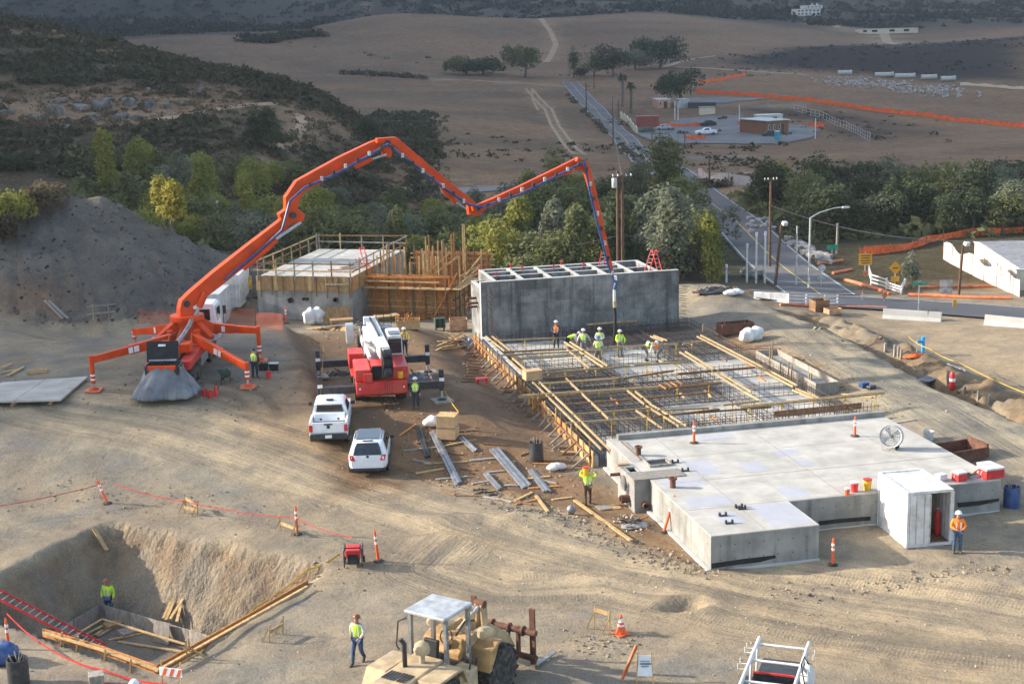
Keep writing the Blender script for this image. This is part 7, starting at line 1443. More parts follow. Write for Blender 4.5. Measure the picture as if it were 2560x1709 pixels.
# clods and stones thrown up along the edges of the haul road and over the yard
def clods(name, label, regions, m, seed):
    gg = np.random.default_rng(seed); V = []; F = []
    base = np.array([(1, 1, 1), (-1, -1, 1), (-1, 1, -1), (1, -1, -1), (0, 0, 1.5), (0, 0, -1)]); faces = [(4, 0, 2), (4, 2, 1), (4, 1, 3), (4, 3, 0), (5, 2, 0), (5, 1, 2), (5, 3, 1), (5, 0, 3)]
    for pts, n, sp, (s0, s1) in regions:
        P = dense2([at(*p)[:2] for p in pts])
        for k in gg.integers(0, len(P), n):
            x, y = P[k]+gg.normal(size=2)*sp; s = s0+(s1-s0)*gg.random()**3; o = len(V); v = base*(.7+.6*gg.random((6, 3)))*s*np.array((1, 1, .7)); a = gg.random()*6.3; c, q = math.cos(a), math.sin(a); z = float(height(x, y))+s*.2
            V += [(x+c*p[0]-q*p[1], y+q*p[0]+c*p[1], z+p[2]) for p in v]; F += [tuple(i+o for i in f) for f in faces]
    return tag(MB().add(V, F).build(name, m), label, 'stones', None, 'stuff')
def dense2(P):
    out = []
    for a, b in zip(P[:-1], P[1:]): out += [a+(b-a)*k/40 for k in range(40)]
    return out
CLD = mat('clods', (.24, .195, .14), .95, var=.4, scale=6); CLD2 = mat('pale_stones', (.33, .29, .23), .95, var=.3, scale=6)
clods('clods', 'brown clods thrown up along the haul road', ((((1120, 1195), (1300, 1275), (1480, 1325), (1640, 1395), (1780, 1430)), 1100, .55, (.015, .07)), (((1000, 1120), (1150, 1160), (1300, 1200), (1400, 1230)), 500, 1.3, (.015, .07)), (((560, 1500), (700, 1450), (850, 1430)), 260, 1.0, (.015, .06)), (((1960, 1490), (2200, 1470), (2350, 1440), (2500, 1420)), 260, .5, (.02, .08)), (((100, 1240), (400, 1260), (700, 1300)), 260, 1.2, (.012, .06)), (((1450, 1610), (1560, 1600)), 200, .6, (.015, .06)), (((1250, 1000), (1380, 1110), (1480, 1190)), 260, .5, (.015, .06)), (((1800, 900), (2100, 960), (2250, 1060)), 260, 1.0, (.015, .07)), (((2040, 800), (2200, 870), (2400, 960), (2560, 1040)), 700, .9, (.03, .14)), (((820, 860), (1000, 900), (960, 1060), (1100, 1150)), 600, 2.0, (.015, .08)), (((200, 1050), (600, 1080), (700, 1000)), 500, 2.2, (.012, .07))), CLD, 31)
def heap_clods():
    gg = np.random.default_rng(77); V = []; F = []; base = np.array([(1, 1, 1), (-1, -1, 1), (-1, 1, -1), (1, -1, -1), (0, 0, 1.5), (0, 0, -1)]); faces = [(4, 0, 2), (4, 2, 1), (4, 1, 3), (4, 3, 0), (5, 2, 0), (5, 1, 2), (5, 3, 1), (5, 0, 3)]
    X = gg.uniform(-42, -12, 5200); Y = gg.uniform(50, 80, 5200); Z = height(X, Y); k = (mound(X, Y) > Z-.3) & (Z > .6)
    for x, y, z in zip(X[k], Y[k], Z[k]):
        s = .02+.11*gg.random()**4; o = len(V); v = base*(.6+.7*gg.random((6, 3)))*s*np.array((1, 1, .7)); V += [(x+p[0], y+p[1], z+p[2]+s*.2) for p in v]; F += [tuple(i+o for i in f) for f in faces]
    tag(MB().add(V, F).build('heap_clods', mat('dark_clods', (.09, .082, .074), .95, var=.5, scale=2)), 'dark clods lying over the spoil heap', 'stones', None, 'stuff')
heap_clods()
clods('pale_stones', 'pale stones scattered over the dirt', ((((300, 1150), (1000, 1300), (1700, 1500), (2400, 1600)), 1500, 3.0, (.008, .04)), (((1750, 780), (2000, 900), (2300, 1050)), 500, 1.6, (.01, .05)), (((1560, 1290), (1600, 1330)), 160, .35, (.02, .07)), (((30, 1660), (500, 1690), (800, 1560)), 160, 1.4, (.008, .04)), (((1280, 1150), (1420, 1200)), 120, .6, (.015, .06))), CLD2, 32)
# ------------------------------------------------------------------ roads and paved yard
def asphalt(name, c, d):
    m, t, b = _nodes(name); pos = N(t, 'NewGeometry').outputs['Position']; n1 = noise(t, pos, .12, 4, .6); n2 = noise(t, pos, 3.0, 4, .7)
    k = mixc(t, ramp(t, n1, .35, .68), d, c); k = mixc(t, math_(t, 'MULTIPLY', ramp(t, n2, .5, .75), .4), k, tuple(x*.6 for x in c)); t.links.new(k, b.inputs['Base Color']); b.inputs['Roughness'].default_value = .9; b.inputs['Specular IOR Level'].default_value = .2; MATS[name] = m; return m
K['asph'] = asphalt('old_asphalt', (.165, .155, .145), (.125, .117, .112)); K['asph2'] = asphalt('dark_asphalt', (.10, .10, .105), (.075, .075, .08)); K['yard'] = asphalt('yard_paving', (.20, .19, .18), (.155, .147, .14)); K['line_y'] = mat('yellow_line', (.55, .36, .10), .8); K['line_w'] = mat('white_line', (.6, .6, .58), .8)
def dense(pts, step):
    P = [np.array(p[:2]) for p in pts]; out = []
    for a, b in zip(P[:-1], P[1:]):
        n = max(1, int(np.linalg.norm(b-a)/step)); out += [a+(b-a)*k/n for k in range(n)]
    out.append(P[-1])
    for _ in range(6): out = [out[0]]+[(out[i-1]+2*out[i]+out[i+1])/4 for i in range(1, len(out)-1)]+[out[-1]]
    return out
def ribbon(name, path, w, m, lift, off=0.0, kind='structure', parent=None, across=5):
    P = path; vs = []; n = len(P)
    X = []; Y = []
    for i, p in enumerate(P):
        d = P[min(i+1, n-1)]-P[max(i-1, 0)]; d = d/np.linalg.norm(d); nn = np.array((-d[1], d[0]))
        for j in range(across+1): q = p+nn*(off-w/2+w*j/across); X.append(q[0]); Y.append(q[1])
    X, Y = np.array(X), np.array(Y); Z = height(X, Y)+lift; vs = list(zip(X, Y, Z)); k = across+1; fs = []
    for i in range(n-1):
        for j in range(across): fs.append((i*k+j, (i+1)*k+j, (i+1)*k+j+1, i*k+j+1)[::-1])
    o = MB().add(vs, fs).build(name, m, parent, True); 
    if kind: tag(o, kind=kind)
    return o
rp = dense([T(*p) for p in ((1425, 206), (1448, 232), (1500, 288), (1560, 345), (1640, 415), (1750, 490), (1850, 562), (1905, 620), (1960, 672), (2050, 738))], 2.0)
ROAD = rp
rd = ribbon('road', rp, 6.6, K['asph'], .12); ribbon('road_centre_line', rp, .16, K['line_y'], .135, 0, None, rd, 1); ribbon('road_edge_line', rp, .10, K['line_w'], .135, -3.0, None, rd, 1); ribbon('road_edge_line', rp, .10, K['line_w'], .135, 3.0, None, rd, 1)
cp = dense([T(*p) for p in ((1880, 738), (2000, 748), (2150, 757), (2300, 768), (2480, 782), (2620, 796))]+[T(2620, 796)+(14, -9, 0)], 1.5)
cr_ = ribbon('road', cp, 6.2, K['asph2'], .16); ribbon('road_edge_line', cp, .12, K['line_w'], .175, 2.8, None, cr_, 1)
ribbon('dirt_track', dense([T(*p) for p in ((1000, 480), (1150, 478), (1350, 465), (1480, 450))], 3), 5, asphalt('gravel_track', (.25, .23, .21), (.2, .185, .17)), .12)
TRK = asphalt('worn_track', (.40, .275, .165), (.32, .22, .135))
for pts, w, off in ((((1350, 47), (1362, 62), (1378, 82), (1390, 112), (1378, 138), (1364, 156)), 3.0, 0), (((1322, 222), (1345, 250), (1372, 275), (1388, 315), (1405, 340), (1450, 388)), .9, -1.1), (((1322, 222), (1345, 250), (1372, 275), (1388, 315), (1405, 340), (1450, 388)), .9, 1.1), (((1330, 226), (1332, 250), (1345, 276)), .8, 0), (((1090, 199), (1180, 201), (1300, 208), (1425, 218)), 2.4, 0), (((385, 302), (480, 290), (560, 272), (640, 258), (690, 260)), 2.2, 0), (((745, 285), (765, 310), (740, 340), (700, 372)), 1.8, 0), (((905, 12), (922, 28)), 4, 0), (((1690, 168), (1790, 172), (1900, 180), (2020, 188)), 3.5, 0), (((1640, 172), (1700, 155), (1790, 140)), 3, 0), (((2052, 45), (2095, 70)), 5, 0), (((2210, 84), (2240, 112)), 6, 0), (((1460, 455), (1700, 440), (2000, 432), (2300, 440)), 1.6, 0)):
    ribbon('dirt_track', dense([T(*p) for p in pts], 2.5), w, TRK, .10, off, across=2)
def sheet(name, poly, m, lift, step):
    xs = np.arange(min(p[0] for p in poly), max(p[0] for p in poly)+step, step); ys = np.arange(min(p[1] for p in poly), max(p[1] for p in poly)+step, step); X, Y = np.meshgrid(xs, ys); Z = height(X, Y)+lift; ins = in_poly(X, Y, poly); k = len(xs); fs = []
    for i in range(len(ys)-1):
        for j in range(k-1):
            if ins[i, j] and ins[i+1, j] and ins[i, j+1] and ins[i+1, j+1]: fs.append((i*k+j, i*k+j+1, (i+1)*k+j+1, (i+1)*k+j))
    return tag(MB().add(list(zip(X.ravel(), Y.ravel(), Z.ravel())), fs).build(name, m, None, True), kind='structure')
sheet('paved_yard', [T(*p)[:2] for p in ((1640, 362), (1570, 330), (1640, 318), (1700, 296), (1860, 288), (1900, 305), (2060, 320), (2045, 345), (1960, 362))], K['yard'], .2, 1.5)
sheet('paved_yard', [T(*p)[:2] for p in ((1600, 250), (1640, 262), (1780, 262), (1960, 248), (1780, 243))], K['yard'], .2, 2)
# ------------------------------------------------------------------ vegetation
LF = dict(dark=leafmat('leaves_dark', (.065, .082, .04), (.10, .12, .06)), mid=leafmat('leaves_mid', (.15, .165, .065), (.23, .23, .095)), yel=leafmat('leaves_yellow_green', (.25, .26, .055), (.36, .32, .07), (.16, .19, .05)), grey=leafmat('leaves_grey_green', (.16, .18, .11), (.24, .25, .17)), gold=leafmat('leaves_gold', (.40, .32, .055), (.33, .30, .055), (.22, .22, .05)), dry=leafmat('leaves_dry_scrub', (.125, .095, .058), (.18, .135, .08), (.06, .06, .03)), scrub=leafmat('leaves_scrub', (.062, .064, .032), (.105, .09, .048), (.035, .04, .02)), far=leafmat('leaves_far_scrub', (.04, .042, .026), (.065, .06, .038), (.024, .028, .018)))
BARK = wood('bark', (.16, .13, .10))
def leaf_cloud(lobes, n, size, seed, flat=.35):
    """n leaf clumps spread through the outer part of several ellipsoid lobes"""
    g = np.random.default_rng(seed); L = np.array(lobes, float); w = L[:, 3]*L[:, 4]*L[:, 5]; w = w**.67; w /= w.sum(); k = g.choice(len(L), n, p=w)
    d = g.normal(size=(n, 3)); d /= np.linalg.norm(d, axis=1)[:, None]; d[:, 2] = np.where((d[:, 2] < -.55), -d[:, 2], d[:, 2])
    r = .45+.58*g.random(n)**.45; r *= 1+.16*np.sin(d[:, 0]*7+k)*np.sin(d[:, 1]*6+k*2)*np.sin(d[:, 2]*5)
    c = L[k, :3]+d*L[k, 3:6]*r[:, None]
    nn = d+g.normal(size=(n, 3))*.75; nn[:, 2] += flat; nn /= np.linalg.norm(nn, axis=1)[:, None]
    a = np.cross(nn, g.normal(size=(n, 3))); a /= np.linalg.norm(a, axis=1)[:, None]; b = np.cross(nn, a); s = size*(.55+.9*g.random(n))[:, None]
    V = np.stack([c-a*s*.5, c+b*s*.28+a*s*.05, c+a*s*.55, c-b*s*.28], 1); return V.reshape(-1, 3)
def quads_mesh(name, V, m):
    n = len(V)//4; me = bpy.data.meshes.new(name); me.vertices.add(len(V)); me.vertices.foreach_set('co', V.astype(np.float32).ravel()); me.loops.add(n*4); me.loops.foreach_set('vertex_index', np.arange(n*4, dtype=np.int32)); me.polygons.add(n); me.polygons.foreach_set('loop_start', np.arange(0, n*4, 4, dtype=np.int32)); me.polygons.foreach_set('loop_total', np.full(n, 4, np.int32)); me.update(); me.materials.append(m); return me
def shape(kind, seed):
    g = np.random.default_rng(seed); L = []
    if kind == 'round': 
        for k in range(13): a = g.random()*6.28; r = g.random()**.5*.62; L.append((r*math.cos(a), r*math.sin(a), .28+.44*g.random()*(1.1-.5*r), .28+.2*g.random(), .28+.2*g.random(), .2+.14*g.random()))
    if kind == 'tall':
        for k in range(12): a = g.random()*6.28; z = .12+.78*g.random(); r = g.random()*.46*(1.12-z*.8); L.append((r*math.cos(a), r*math.sin(a), z, .18+.16*g.random(), .18+.16*g.random(), .15+.1*g.random()))
    if kind == 'low':
        for k in range(12): a = g.random()*6.28; r = g.random()**.5*.75; L.append((r*math.cos(a), r*math.sin(a), .22+.3*g.random(), .28+.2*g.random(), .28+.2*g.random(), .2+.16*g.random()))
    if kind == 'weep':
        for k in range(12): a = g.random()*6.28; r = .2+.5*g.random(); L.append((r*math.cos(a), r*math.sin(a), .45+.3*g.random(), .2+.12*g.random(), .2+.12*g.random(), .28+.12*g.random()))
    return L
_tm = {}
def tree_meshes(kind, color, v, W, H, n, leaf):
    key = (kind, color, v)
    if key not in _tm:
        L = [(x*W, y*W, z*H, a*W, b*W, c*H) for x, y, z, a, b, c in shape(kind, v*31+len(kind))]
        cm = quads_mesh('crown', leaf_cloud(L, n, leaf, v*7+3), LF[color])
        g = random.Random(v); m = MB(); th = H*(.5 if kind != 'low' else .3); m.tube([(0, 0, -.4), (.05*W, 0, th*.5), (.02*W, .05*W, th)], [.05*W+.06, .04*W+.04, .025*W+.03], 7)
        for k in range(5): x, y, z = L[k % len(L)][:3]; m.tube([(.03*W, .02*W, th*(.55+.08*k)), (x*.5, y*.5, (th+z)/2), (x, y, z)], [.03*W, .02*W, .008*W], 5)
        o = m.build('trunk', BARK, None, True); tm = o.data; bpy.data.objects.remove(o); _tm[key] = (cm, tm)
    return _tm[key]
def tree(p, kind, color, v, label, cat='tree', name='tree', W=4.0, H=8.0, n=2600, leaf=.42, sc=1.0, group=None, rz=None, trunk=True, szz=1.0):
    cm, tm = tree_meshes(kind, color, v, W, H, n, leaf); t = thing(name, label, cat, p, random.uniform(0, 6.28) if rz is None else rz, group); t.scale = (sc, sc, sc*szz)
    for nm, me in (('crown', cm), ('trunk', tm))[:2 if trunk else 1]: o = bpy.data.objects.new(nm, me); col.objects.link(o); o.parent = t
    return t
def vpt(u, yv):
    xv = u*yv; x, y = CAM[0]+xv*math.cos(YAW)+yv*math.sin(YAW), CAM[1]-xv*math.sin(YAW)+yv*math.cos(YAW); return np.array([x, y, hz(x, y)])
# creek wood: rows of willows and cottonwoods behind the site
RPA = np.array([r for r in ROAD])
def near_road(p, d): return np.min(np.hypot(RPA[:, 0]-p[0], RPA[:, 1]-p[1])) < d
g = random.Random(3)
LBL = {('L', 'yel'): 'yellow-green willow in the creek thicket left of the boom', ('L', 'mid'): 'mid-green willow in the creek thicket left of the boom', ('L', 'grey'): 'grey-green shrubby willow in the creek thicket left of the boom', ('L', 'dark'): 'dark green tree in the creek thicket left of the boom',
       ('C', 'yel'): 'yellow-green willow in the thicket behind the concrete basin', ('C', 'mid'): 'mid-green willow in the thicket behind the concrete basin', ('C', 'grey'): 'grey-green willow in the thicket behind the concrete basin', ('C', 'dark'): 'dark green tree in the thicket behind the concrete basin',
       ('R', 'yel'): 'yellow-green willow in the thicket right of the road', ('R', 'mid'): 'mid-green tree in the thicket right of the road', ('R', 'grey'): 'grey-green willow in the thicket right of the road', ('R', 'dark'): 'dark green tree in the thicket right of the road'}
for yv, du in ((133, .030), (141, .029), (150, .027), (160, .026), (171, .025), (183, .024), (195, .023)):
    u = -.29+g.random()*.02
    while u < .40:
        uu = u+g.uniform(-.008, .008); p = vpt(uu, yv+g.uniform(-4, 4)); u += du*(.72 if uu > .15 else 1)
        px = pix(p)[0]
        if near_road(p, 6.0 if px > 1830 else 4.2) or px > 2640: continue
        if px > 1850 and yv < 146: continue
        if px > 2100 and yv < 164: continue
        if 1730 < px < 1890 and yv > 172: continue
        if px < 330 and yv < 176: continue
        if px < 640 and yv < 148: continue
        if 560 < px < 1000 and yv < 140: continue
        z = 'L' if px < 800 else ('C' if px < 1780 else 'R')
        wts = dict(L=('yel', 'yel', 'yel', 'mid', 'mid', 'grey'), C=('mid', 'mid', 'grey', 'dark', 'yel', 'grey', 'mid', 'mid'), R=('dark', 'dark', 'dark', 'grey', 'mid'))[z]
        c = g.choice(wts); k = g.choice(['round', 'low', 'tall', 'round', 'low'] if z != 'R' else ['round', 'low']); sc = g.uniform(.6, .98)
        if z == 'C' and px > 1280: sc *= 1.15
        if z == 'C' and px < 1280 and yv > 160: sc *= .8
        if z == 'R': sc *= 1.12
        row = 'the front edge of ' if yv < 145 else ('the far edge of ' if yv > 180 else 'the middle of ')
        tree(p, k, c, g.randint(1, 3), LBL[(z, c)].replace('in the', 'at '+row+'the') if z != 'R' or yv < 145 or yv > 180 else LBL[(z, c)], 'tree', 'willow_tree', 4.0, 7.4, 2400, .42, sc, 'trees along the creek', szz=g.uniform(.8, 1.1))
# single trees one can pick out
def pick(px, py, d_label, kind, color, wpx, hpx, name='tree', n=2400, v=4, cat='tree', group=None):
    p = T(px, py); dep = dep_ = float((MC @ (p-CAM))[2]); W = wpx*dep/FPX/2; H = hpx*dep/FPX/.97
    return tree(p, kind, color, v+int(px), d_label, cat, name, W/((.95 if dep_ < 400 else .78) if kind != 'tall' else .55), H/.95, n, max(.3, W*.10), 1, group)
pick(430, 578, 'golden yellow cottonwood standing tallest left of the boom', 'round', 'gold', 110, 140, 'cottonwood_tree', 3000); pick(512, 590, 'yellow-green cottonwood right of the golden one', 'tall', 'yel', 90, 165, 'cottonwood_tree', 3000); pick(620, 600, 'bright green cottonwood just left of the boom', 'tall', 'yel', 80, 160, 'cottonwood_tree', 3000); pick(400, 560, 'low bright yellow bush on the creek bank at left', 'low', 'gold', 70, 50, 'bush', 1500, cat='bush')
pick(1395, 555, 'tall green tree rising behind the basin under the boom', 'tall', 'mid', 120, 165, 'cottonwood_tree', 3000); pick(1665, 520, 'tall olive tree right of the twin utility poles', 'tall', 'mid', 150, 155, 'cottonwood_tree', 3200); pick(1940, 490, 'bright green tree at the left end of the right-hand wood', 'round', 'yel', 100, 90, 'willow_tree'); pick(1720, 700, 'round olive bush beside the white posts', 'low', 'dry', 150, 90, 'bush', 2600, cat='bush'); pick(1770, 610, 'grey-green bush by the road left of the white posts', 'low', 'grey', 170, 130, 'bush', 2600, cat='bush'); pick(2278, 722, 'thin grey bush beside the broken white fence', 'round', 'grey', 60, 90, 'bush', 700, cat='bush')
pick(1225, 660, 'olive bush behind the left end of the basin', 'low', 'mid', 110, 55, 'bush', 2000, cat='bush'); pick(1100, 640, 'pale green bush behind the timber posts', 'low', 'yel', 70, 60, 'bush', 1500, cat='bush')
pick(662, 372, 'big round dark oak on the left hillside', 'round', 'dark', 118, 100, 'oak_tree', 3200); pick(918, 372, 'round dark oak above the top of the boom', 'round', 'dark', 84, 74, 'oak_tree', 2600); pick(590, 445, 'small dark conical tree below the hillside oak', 'tall', 'dark', 34, 38, 'oak_tree', 900); pick(40, 425, 'dark oak at the left edge above the spoil heap', 'low', 'dark', 100, 50, 'oak_tree', 2000)
pick(118, 322, 'pale-trunked gum tree before the left cliff', 'round', 'dry', 90, 110, 'gum_tree', 420)
for px, py, w, h, c, k, lab in ((1165, 186, 80, 46, 'mid', 'low', 'bright green pepper tree at the left of the far tree row'), (1210, 186, 76, 42, 'dark', 'low', 'darker pepper tree touching the first of the far row'), (1314, 194, 84, 60, 'mid', 'weep', 'lone weeping pepper tree left of the far road end'), (1434, 196, 34, 58, 'dark', 'tall', 'narrow dark tree at the far end of the road'), (1485, 190, 50, 50, 'mid', 'round', 'small green tree right of the far road end'), (1534, 192, 74, 68, 'dark', 'round', 'tall dark tree behind the palms'), (1590, 176, 60, 44, 'grey', 'round', 'hazy green tree right of the tall dark one'), (1650, 172, 110, 70, 'dark', 'round', 'broad dark tree at the right of the far tree row'), (1460, 196, 30, 30, 'scrub', 'low', 'low scrub beside the far road end')):
    pick(px, py, lab, k, c, w*1.35, h*1.15, 'pepper_tree', 2600)
pick(1698, 262, 'broad dark tree shading the white roadside house', 'round', 'dark', 125, 88, 'pepper_tree', 3000)
for px, py, h in ((1556, 268, 86), (1577, 284, 80)):
    p = T(px, py); dep = float((MC @ (p-CAM))[2]); H = h*dep/FPX; t = thing('palm_tree', 'left-hand palm beside the far road' if px < 1560 else 'right-hand palm beside the far road', 'palm', p); MB().tube([(0, 0, 0), (.2, 0, H*.5), (.1, 0, H*.86)], [.5, .38, .5], 8).build('trunk', BARK, t, True); m = MB()
    for k in range(40):
        a = g.random()*6.28; e = g.uniform(-.7, 1.1); L = H*.19; c = np.array((.1, 0, H*.87)); d = np.array((math.cos(a)*math.cos(e), math.sin(a)*math.cos(e), math.sin(e))); s = np.cross(d, (0, 0, 1)); s /= np.linalg.norm(s); q = c+d*L*.6; r = c+d*L+np.array((0, 0, -L*.3)); m.add([c-s*.06*L, q-s*.16*L, r, q+s*.16*L], [(0, 1, 2, 3)])
    m.build('fronds', LF['dark'], t)
for px, py, w, h, lab in ((25, 560, 170, 110, 'yellowish scrub on the left shoulder of the spoil heap'), (100, 525, 130, 80, 'dry scrub on the crest of the spoil heap'), (0, 610, 110, 90, 'dark scrub at the left edge on the spoil heap')): pick(px, py, lab, 'low', 'dry' if 'yell' not in lab else 'yel', w, h, 'bush', 1800, cat='bush')
# scrub that nobody could count
def scatter(name, label, cat, us, yvs, count, rad, q, leaf, m, keep, seed, hfac=.75):
    gg = np.random.default_rng(seed); u = gg.uniform(*us, count); lv = np.exp(gg.uniform(math.log(yvs[0]), math.log(yvs[1]), count)); xv = u*lv; X = CAM[0]+xv*math.cos(YAW)+lv*math.sin(YAW); Y = CAM[1]-xv*math.sin(YAW)+lv*math.cos(YAW); k = keep(X, Y, u, lv, gg.random(count)); X, Y = X[k], Y[k]; Z = height(X, Y); n = len(X); r = gg.uniform(*rad, n)*(.6+.8*gg.random(n)**2)
    d = gg.normal(size=(n, q, 3)); d /= np.linalg.norm(d, axis=2)[..., None]; d[..., 2] = np.abs(d[..., 2]); c = np.stack([X, Y, Z-.1], -1)[:, None]+d*r[:, None, None]*np.array((1.15, 1.15, hfac))*(.6+.5*gg.random((n, q)))[..., None]
    nn = d+gg.normal(size=d.shape)*.6; nn[..., 2] += .3; nn /= np.linalg.norm(nn, axis=2)[..., None]; a = np.cross(nn, gg.normal(size=d.shape)); a /= np.linalg.norm(a, axis=2)[..., None]; b = np.cross(nn, a); s = (leaf*r)[:, None, None]*(.6+.8*gg.random((n, q)))[..., None]
    V = np.stack([c-a*s*.5, c+b*s*.32, c+a*s*.55, c-b*s*.32], 2).reshape(-1, 3); o = bpy.data.objects.new(name, quads_mesh(name, V, LF[m])); col.objects.link(o); tag(o, label, cat, None, 'stuff'); return o
nzf = lambda X, Y, s, k: fbm(X*s, Y*s, 3, k)
bare = [(T(690, 300)[:2], 9), (T(730, 330)[:2], 7), (T(660, 420)[:2], 9), (T(250, 300)[:2], 5)]
def keep_left(X, Y, u, lv, r):
    k = (r < smooth(.33, .58, nzf(X, Y, .03, 43)+.6*(nzf(X, Y, .1, 44)-.5))) & (u < -.045-.0*lv)
    k &= ~((lv < 262) & (r > .30+.3*(u < -.3)))
    for c, d in bare: k &= np.hypot(X-c[0], Y-c[1]) > d
    return k
scatter('chaparral', 'dark green and brown chaparral covering the left hillside', 'scrub', (-.42, -.05), (192, 420), 8200, (.8, 2.1), 24, .62, 'scrub', keep_left, 5)
scatter('dry_scrub', 'dry brown scrub between the bushes of the left hillside', 'scrub', (-.42, -.03), (188, 400), 5200, (.4, 1.1), 14, .7, 'dry', lambda X, Y, u, lv, r: (nzf(X, Y, .05, 47) > .4) & (u < -.04), 6)
scatter('mountain_scrub', 'dense dark scrub on the far mountains', 'scrub', (-.42, .42), (900, 1750), 6500, (3.0, 6.5), 16, .7, 'far', lambda X, Y, u, lv, r: (lv+130*(nzf(X, Y, .006, 48)-.5) > np.where(u < -.12, 880, 1010)) & (nzf(X, Y, .02, 49) > .36), 7, .7)
scatter('grassland_scrub', 'small dark bushes dotted over the dry grassland', 'scrub', (-.15, .3), (230, 800), 900, (.5, 1.5), 18, .6, 'scrub', lambda X, Y, u, lv, r: nzf(X, Y, .012, 51) > .57, 8)
scatter('burnt_scrub', 'charred black scrub on the burnt slope', 'scrub', (.14, .42), (600, 760), 900, (.5, 1.4), 14, .6, 'far', lambda X, Y, u, lv, r: nzf(X, Y, .03, 57) > .42, 18)
scatter('creek_undergrowth', 'tangled undergrowth filling the creek bed', 'undergrowth', (-.3, .4), (128, 206), 2600, (1.0, 2.3), 26, .5, 'mid', lambda X, Y, u, lv, r: (np.min(np.hypot(RPA[:, 0][None]-X[:, None], RPA[:, 1][None]-Y[:, None]), 1) > 5) & ~((u > .11) & (lv < 166)) & ~((u < -.16) & (lv < 150)), 9)
def line_bushes(pts, n, r, m, label, seed):
    gg = np.random.default_rng(seed); P = dense([T(*p) for p in pts], 1.0); XY = np.array([P[int(k)] for k in gg.integers(0, len(P), n)])+gg.normal(size=(n, 2))*r*.5; Z = height(XY[:, 0], XY[:, 1]); V = []
    for (x, y), z in zip(XY, Z): s = r*gg.uniform(.6, 1.3); V.append(leaf_cloud([(x, y, z+.2*s, s, s, s*.7)], 45, s*.55, int(gg.integers(1e6))))
    o = bpy.data.objects.new('roadside_scrub', quads_mesh('roadside_scrub', np.concatenate(V), LF[m])); col.objects.link(o); tag(o, label, 'scrub', None, 'stuff')
line_bushes(((1422, 235), (1460, 280), (1500, 318), (1545, 355), (1595, 405)), 34, 1.1, 'dry', 'dry scrub along the left side of the far road', 1); line_bushes(((600, 102), (660, 108), (750, 92), (820, 92)), 40, 4.0, 'scrub', 'dark bush patches on the upper grass slope', 2); line_bushes(((860, 186), (960, 190), (1080, 200)), 30, 2.0, 'dry', 'grey brush strip across the grassland', 3); line_bushes(((560, 190), (680, 210), (800, 250), (870, 300)), 60, 1.6, 'scrub', 'brush along the crest of the left hillside', 4); line_bushes(((1700, 470), (1790, 470), (1870, 450)), 16, 1.2, 'dry', 'dry weeds by the roadside fence', 5)
# rock outcrops on the left hillside
RK = mat('weathered_rock', (.17, .155, .14), .95, var=.4, scale=.6, bump=.8, bscale=2, dirt=((.06, .058, .052), .7, .8)); RK2 = mat('riprap_stone', (.36, .33, .30), .9, var=.3, scale=1.5, dirt=((.2, .17, .14), .5, 2))
def rock(p, sx, sy, sz, label, group, m=RK, seed=0, rz=0.0, name='rock'):
    gg = np.random.default_rng(seed); bm = bmesh.new(); bmesh.ops.create_icosphere(bm, subdivisions=2, radius=1)
    for v in bm.verts: f = 1+.35*(gg.random()-.5); n = Vector((round(v.co.x*1.4)/1.4, round(v.co.y*1.4)/1.4, round(v.co.z*1.4)/1.4)); v.co = (v.co*.5+n*.5)*f; v.co.x *= sx; v.co.y *= sy; v.co.z *= sz
    me = bpy.data.meshes.new(name); bm.to_mesh(me); bm.free(); me.materials.append(m); o = bpy.data.objects.new(name, me); col.objects.link(o); o.location = tuple(p); o.rotation_euler = (0, 0, rz); return tag(o, label, 'rock', group)
for i, (px, py, w, h) in enumerate(((140, 285, 60, 26), (200, 275, 60, 22), (255, 268, 70, 26), (320, 262, 50, 24), (375, 268, 40, 24), (415, 270, 30, 18), (230, 300, 50, 18), (300, 295, 60, 18), (170, 305, 40, 14), (340, 298, 40, 16), (90, 300, 50, 20), (370, 225, 16, 10), (500, 228, 22, 12), (170, 320, 40, 12), (20, 285, 40, 16), (455, 262, 30, 14), (150, 255, 60, 10), (270, 250, 50, 9))):
    p = T(px, py); d = float((MC @ (p-CAM))[2]); rock(p+(0, 0, -.1), w*d/FPX/2, w*d/FPX/2.6, h*d/FPX*.95, 'grey rock outcrop in the cliff band on the left hillside', 'rock outcrops on the hillside', RK, i, g.random()*6)
for i in range(26):
    k = i/25; px = 1975+95*(k+g.uniform(-.06, .06)); py = 612+46*k+g.uniform(-14, 6); rock(T(px, py)+(0, 0, .15), g.uniform(.4, .9), g.uniform(.4, .8), g.uniform(.3, .6), 'pale boulder in the riprap along the road', 'riprap boulders by the road', RK2, 100+i, g.random()*6, 'boulder')
for i in range(10): rock(T(1872+g.uniform(0, 60), 548+i*4+g.uniform(-6, 4))+(0, 0, .1), g.uniform(.4, .8), .5, .45, 'boulder at the upper bend of the road', 'boulders at the road bend', RK2, 200+i, g.random()*6, 'boulder')
for i in range(9): rock(T(1862+g.uniform(0, 55), 690+g.uniform(-10, 8))+(0, 0, .1), g.uniform(.4, .8), .5, .4, 'dark boulder among the white posts', 'boulders among the white posts', RK, 300+i, g.random()*6, 'boulder')
gg = np.random.default_rng(12); m = MB()
for i in range(420):
    k = gg.random(); px = 2060+340*k; py = 200+32*k+gg.normal()*7; s = gg.uniform(.4, 1.2)
    if i % 7 == 0: base = T(px, py)
    q = base+np.array((gg.normal()*5, gg.normal()*4, 0)); q[2] = base[2]+.2; m.box(q, (s, s*.8, s*.7), gg.random()*6, gg.random(), gg.random())
tag(m.build('rubble', RK2), 'pale rubble bank below the far concrete pipes', 'rubble', None, 'stuff')
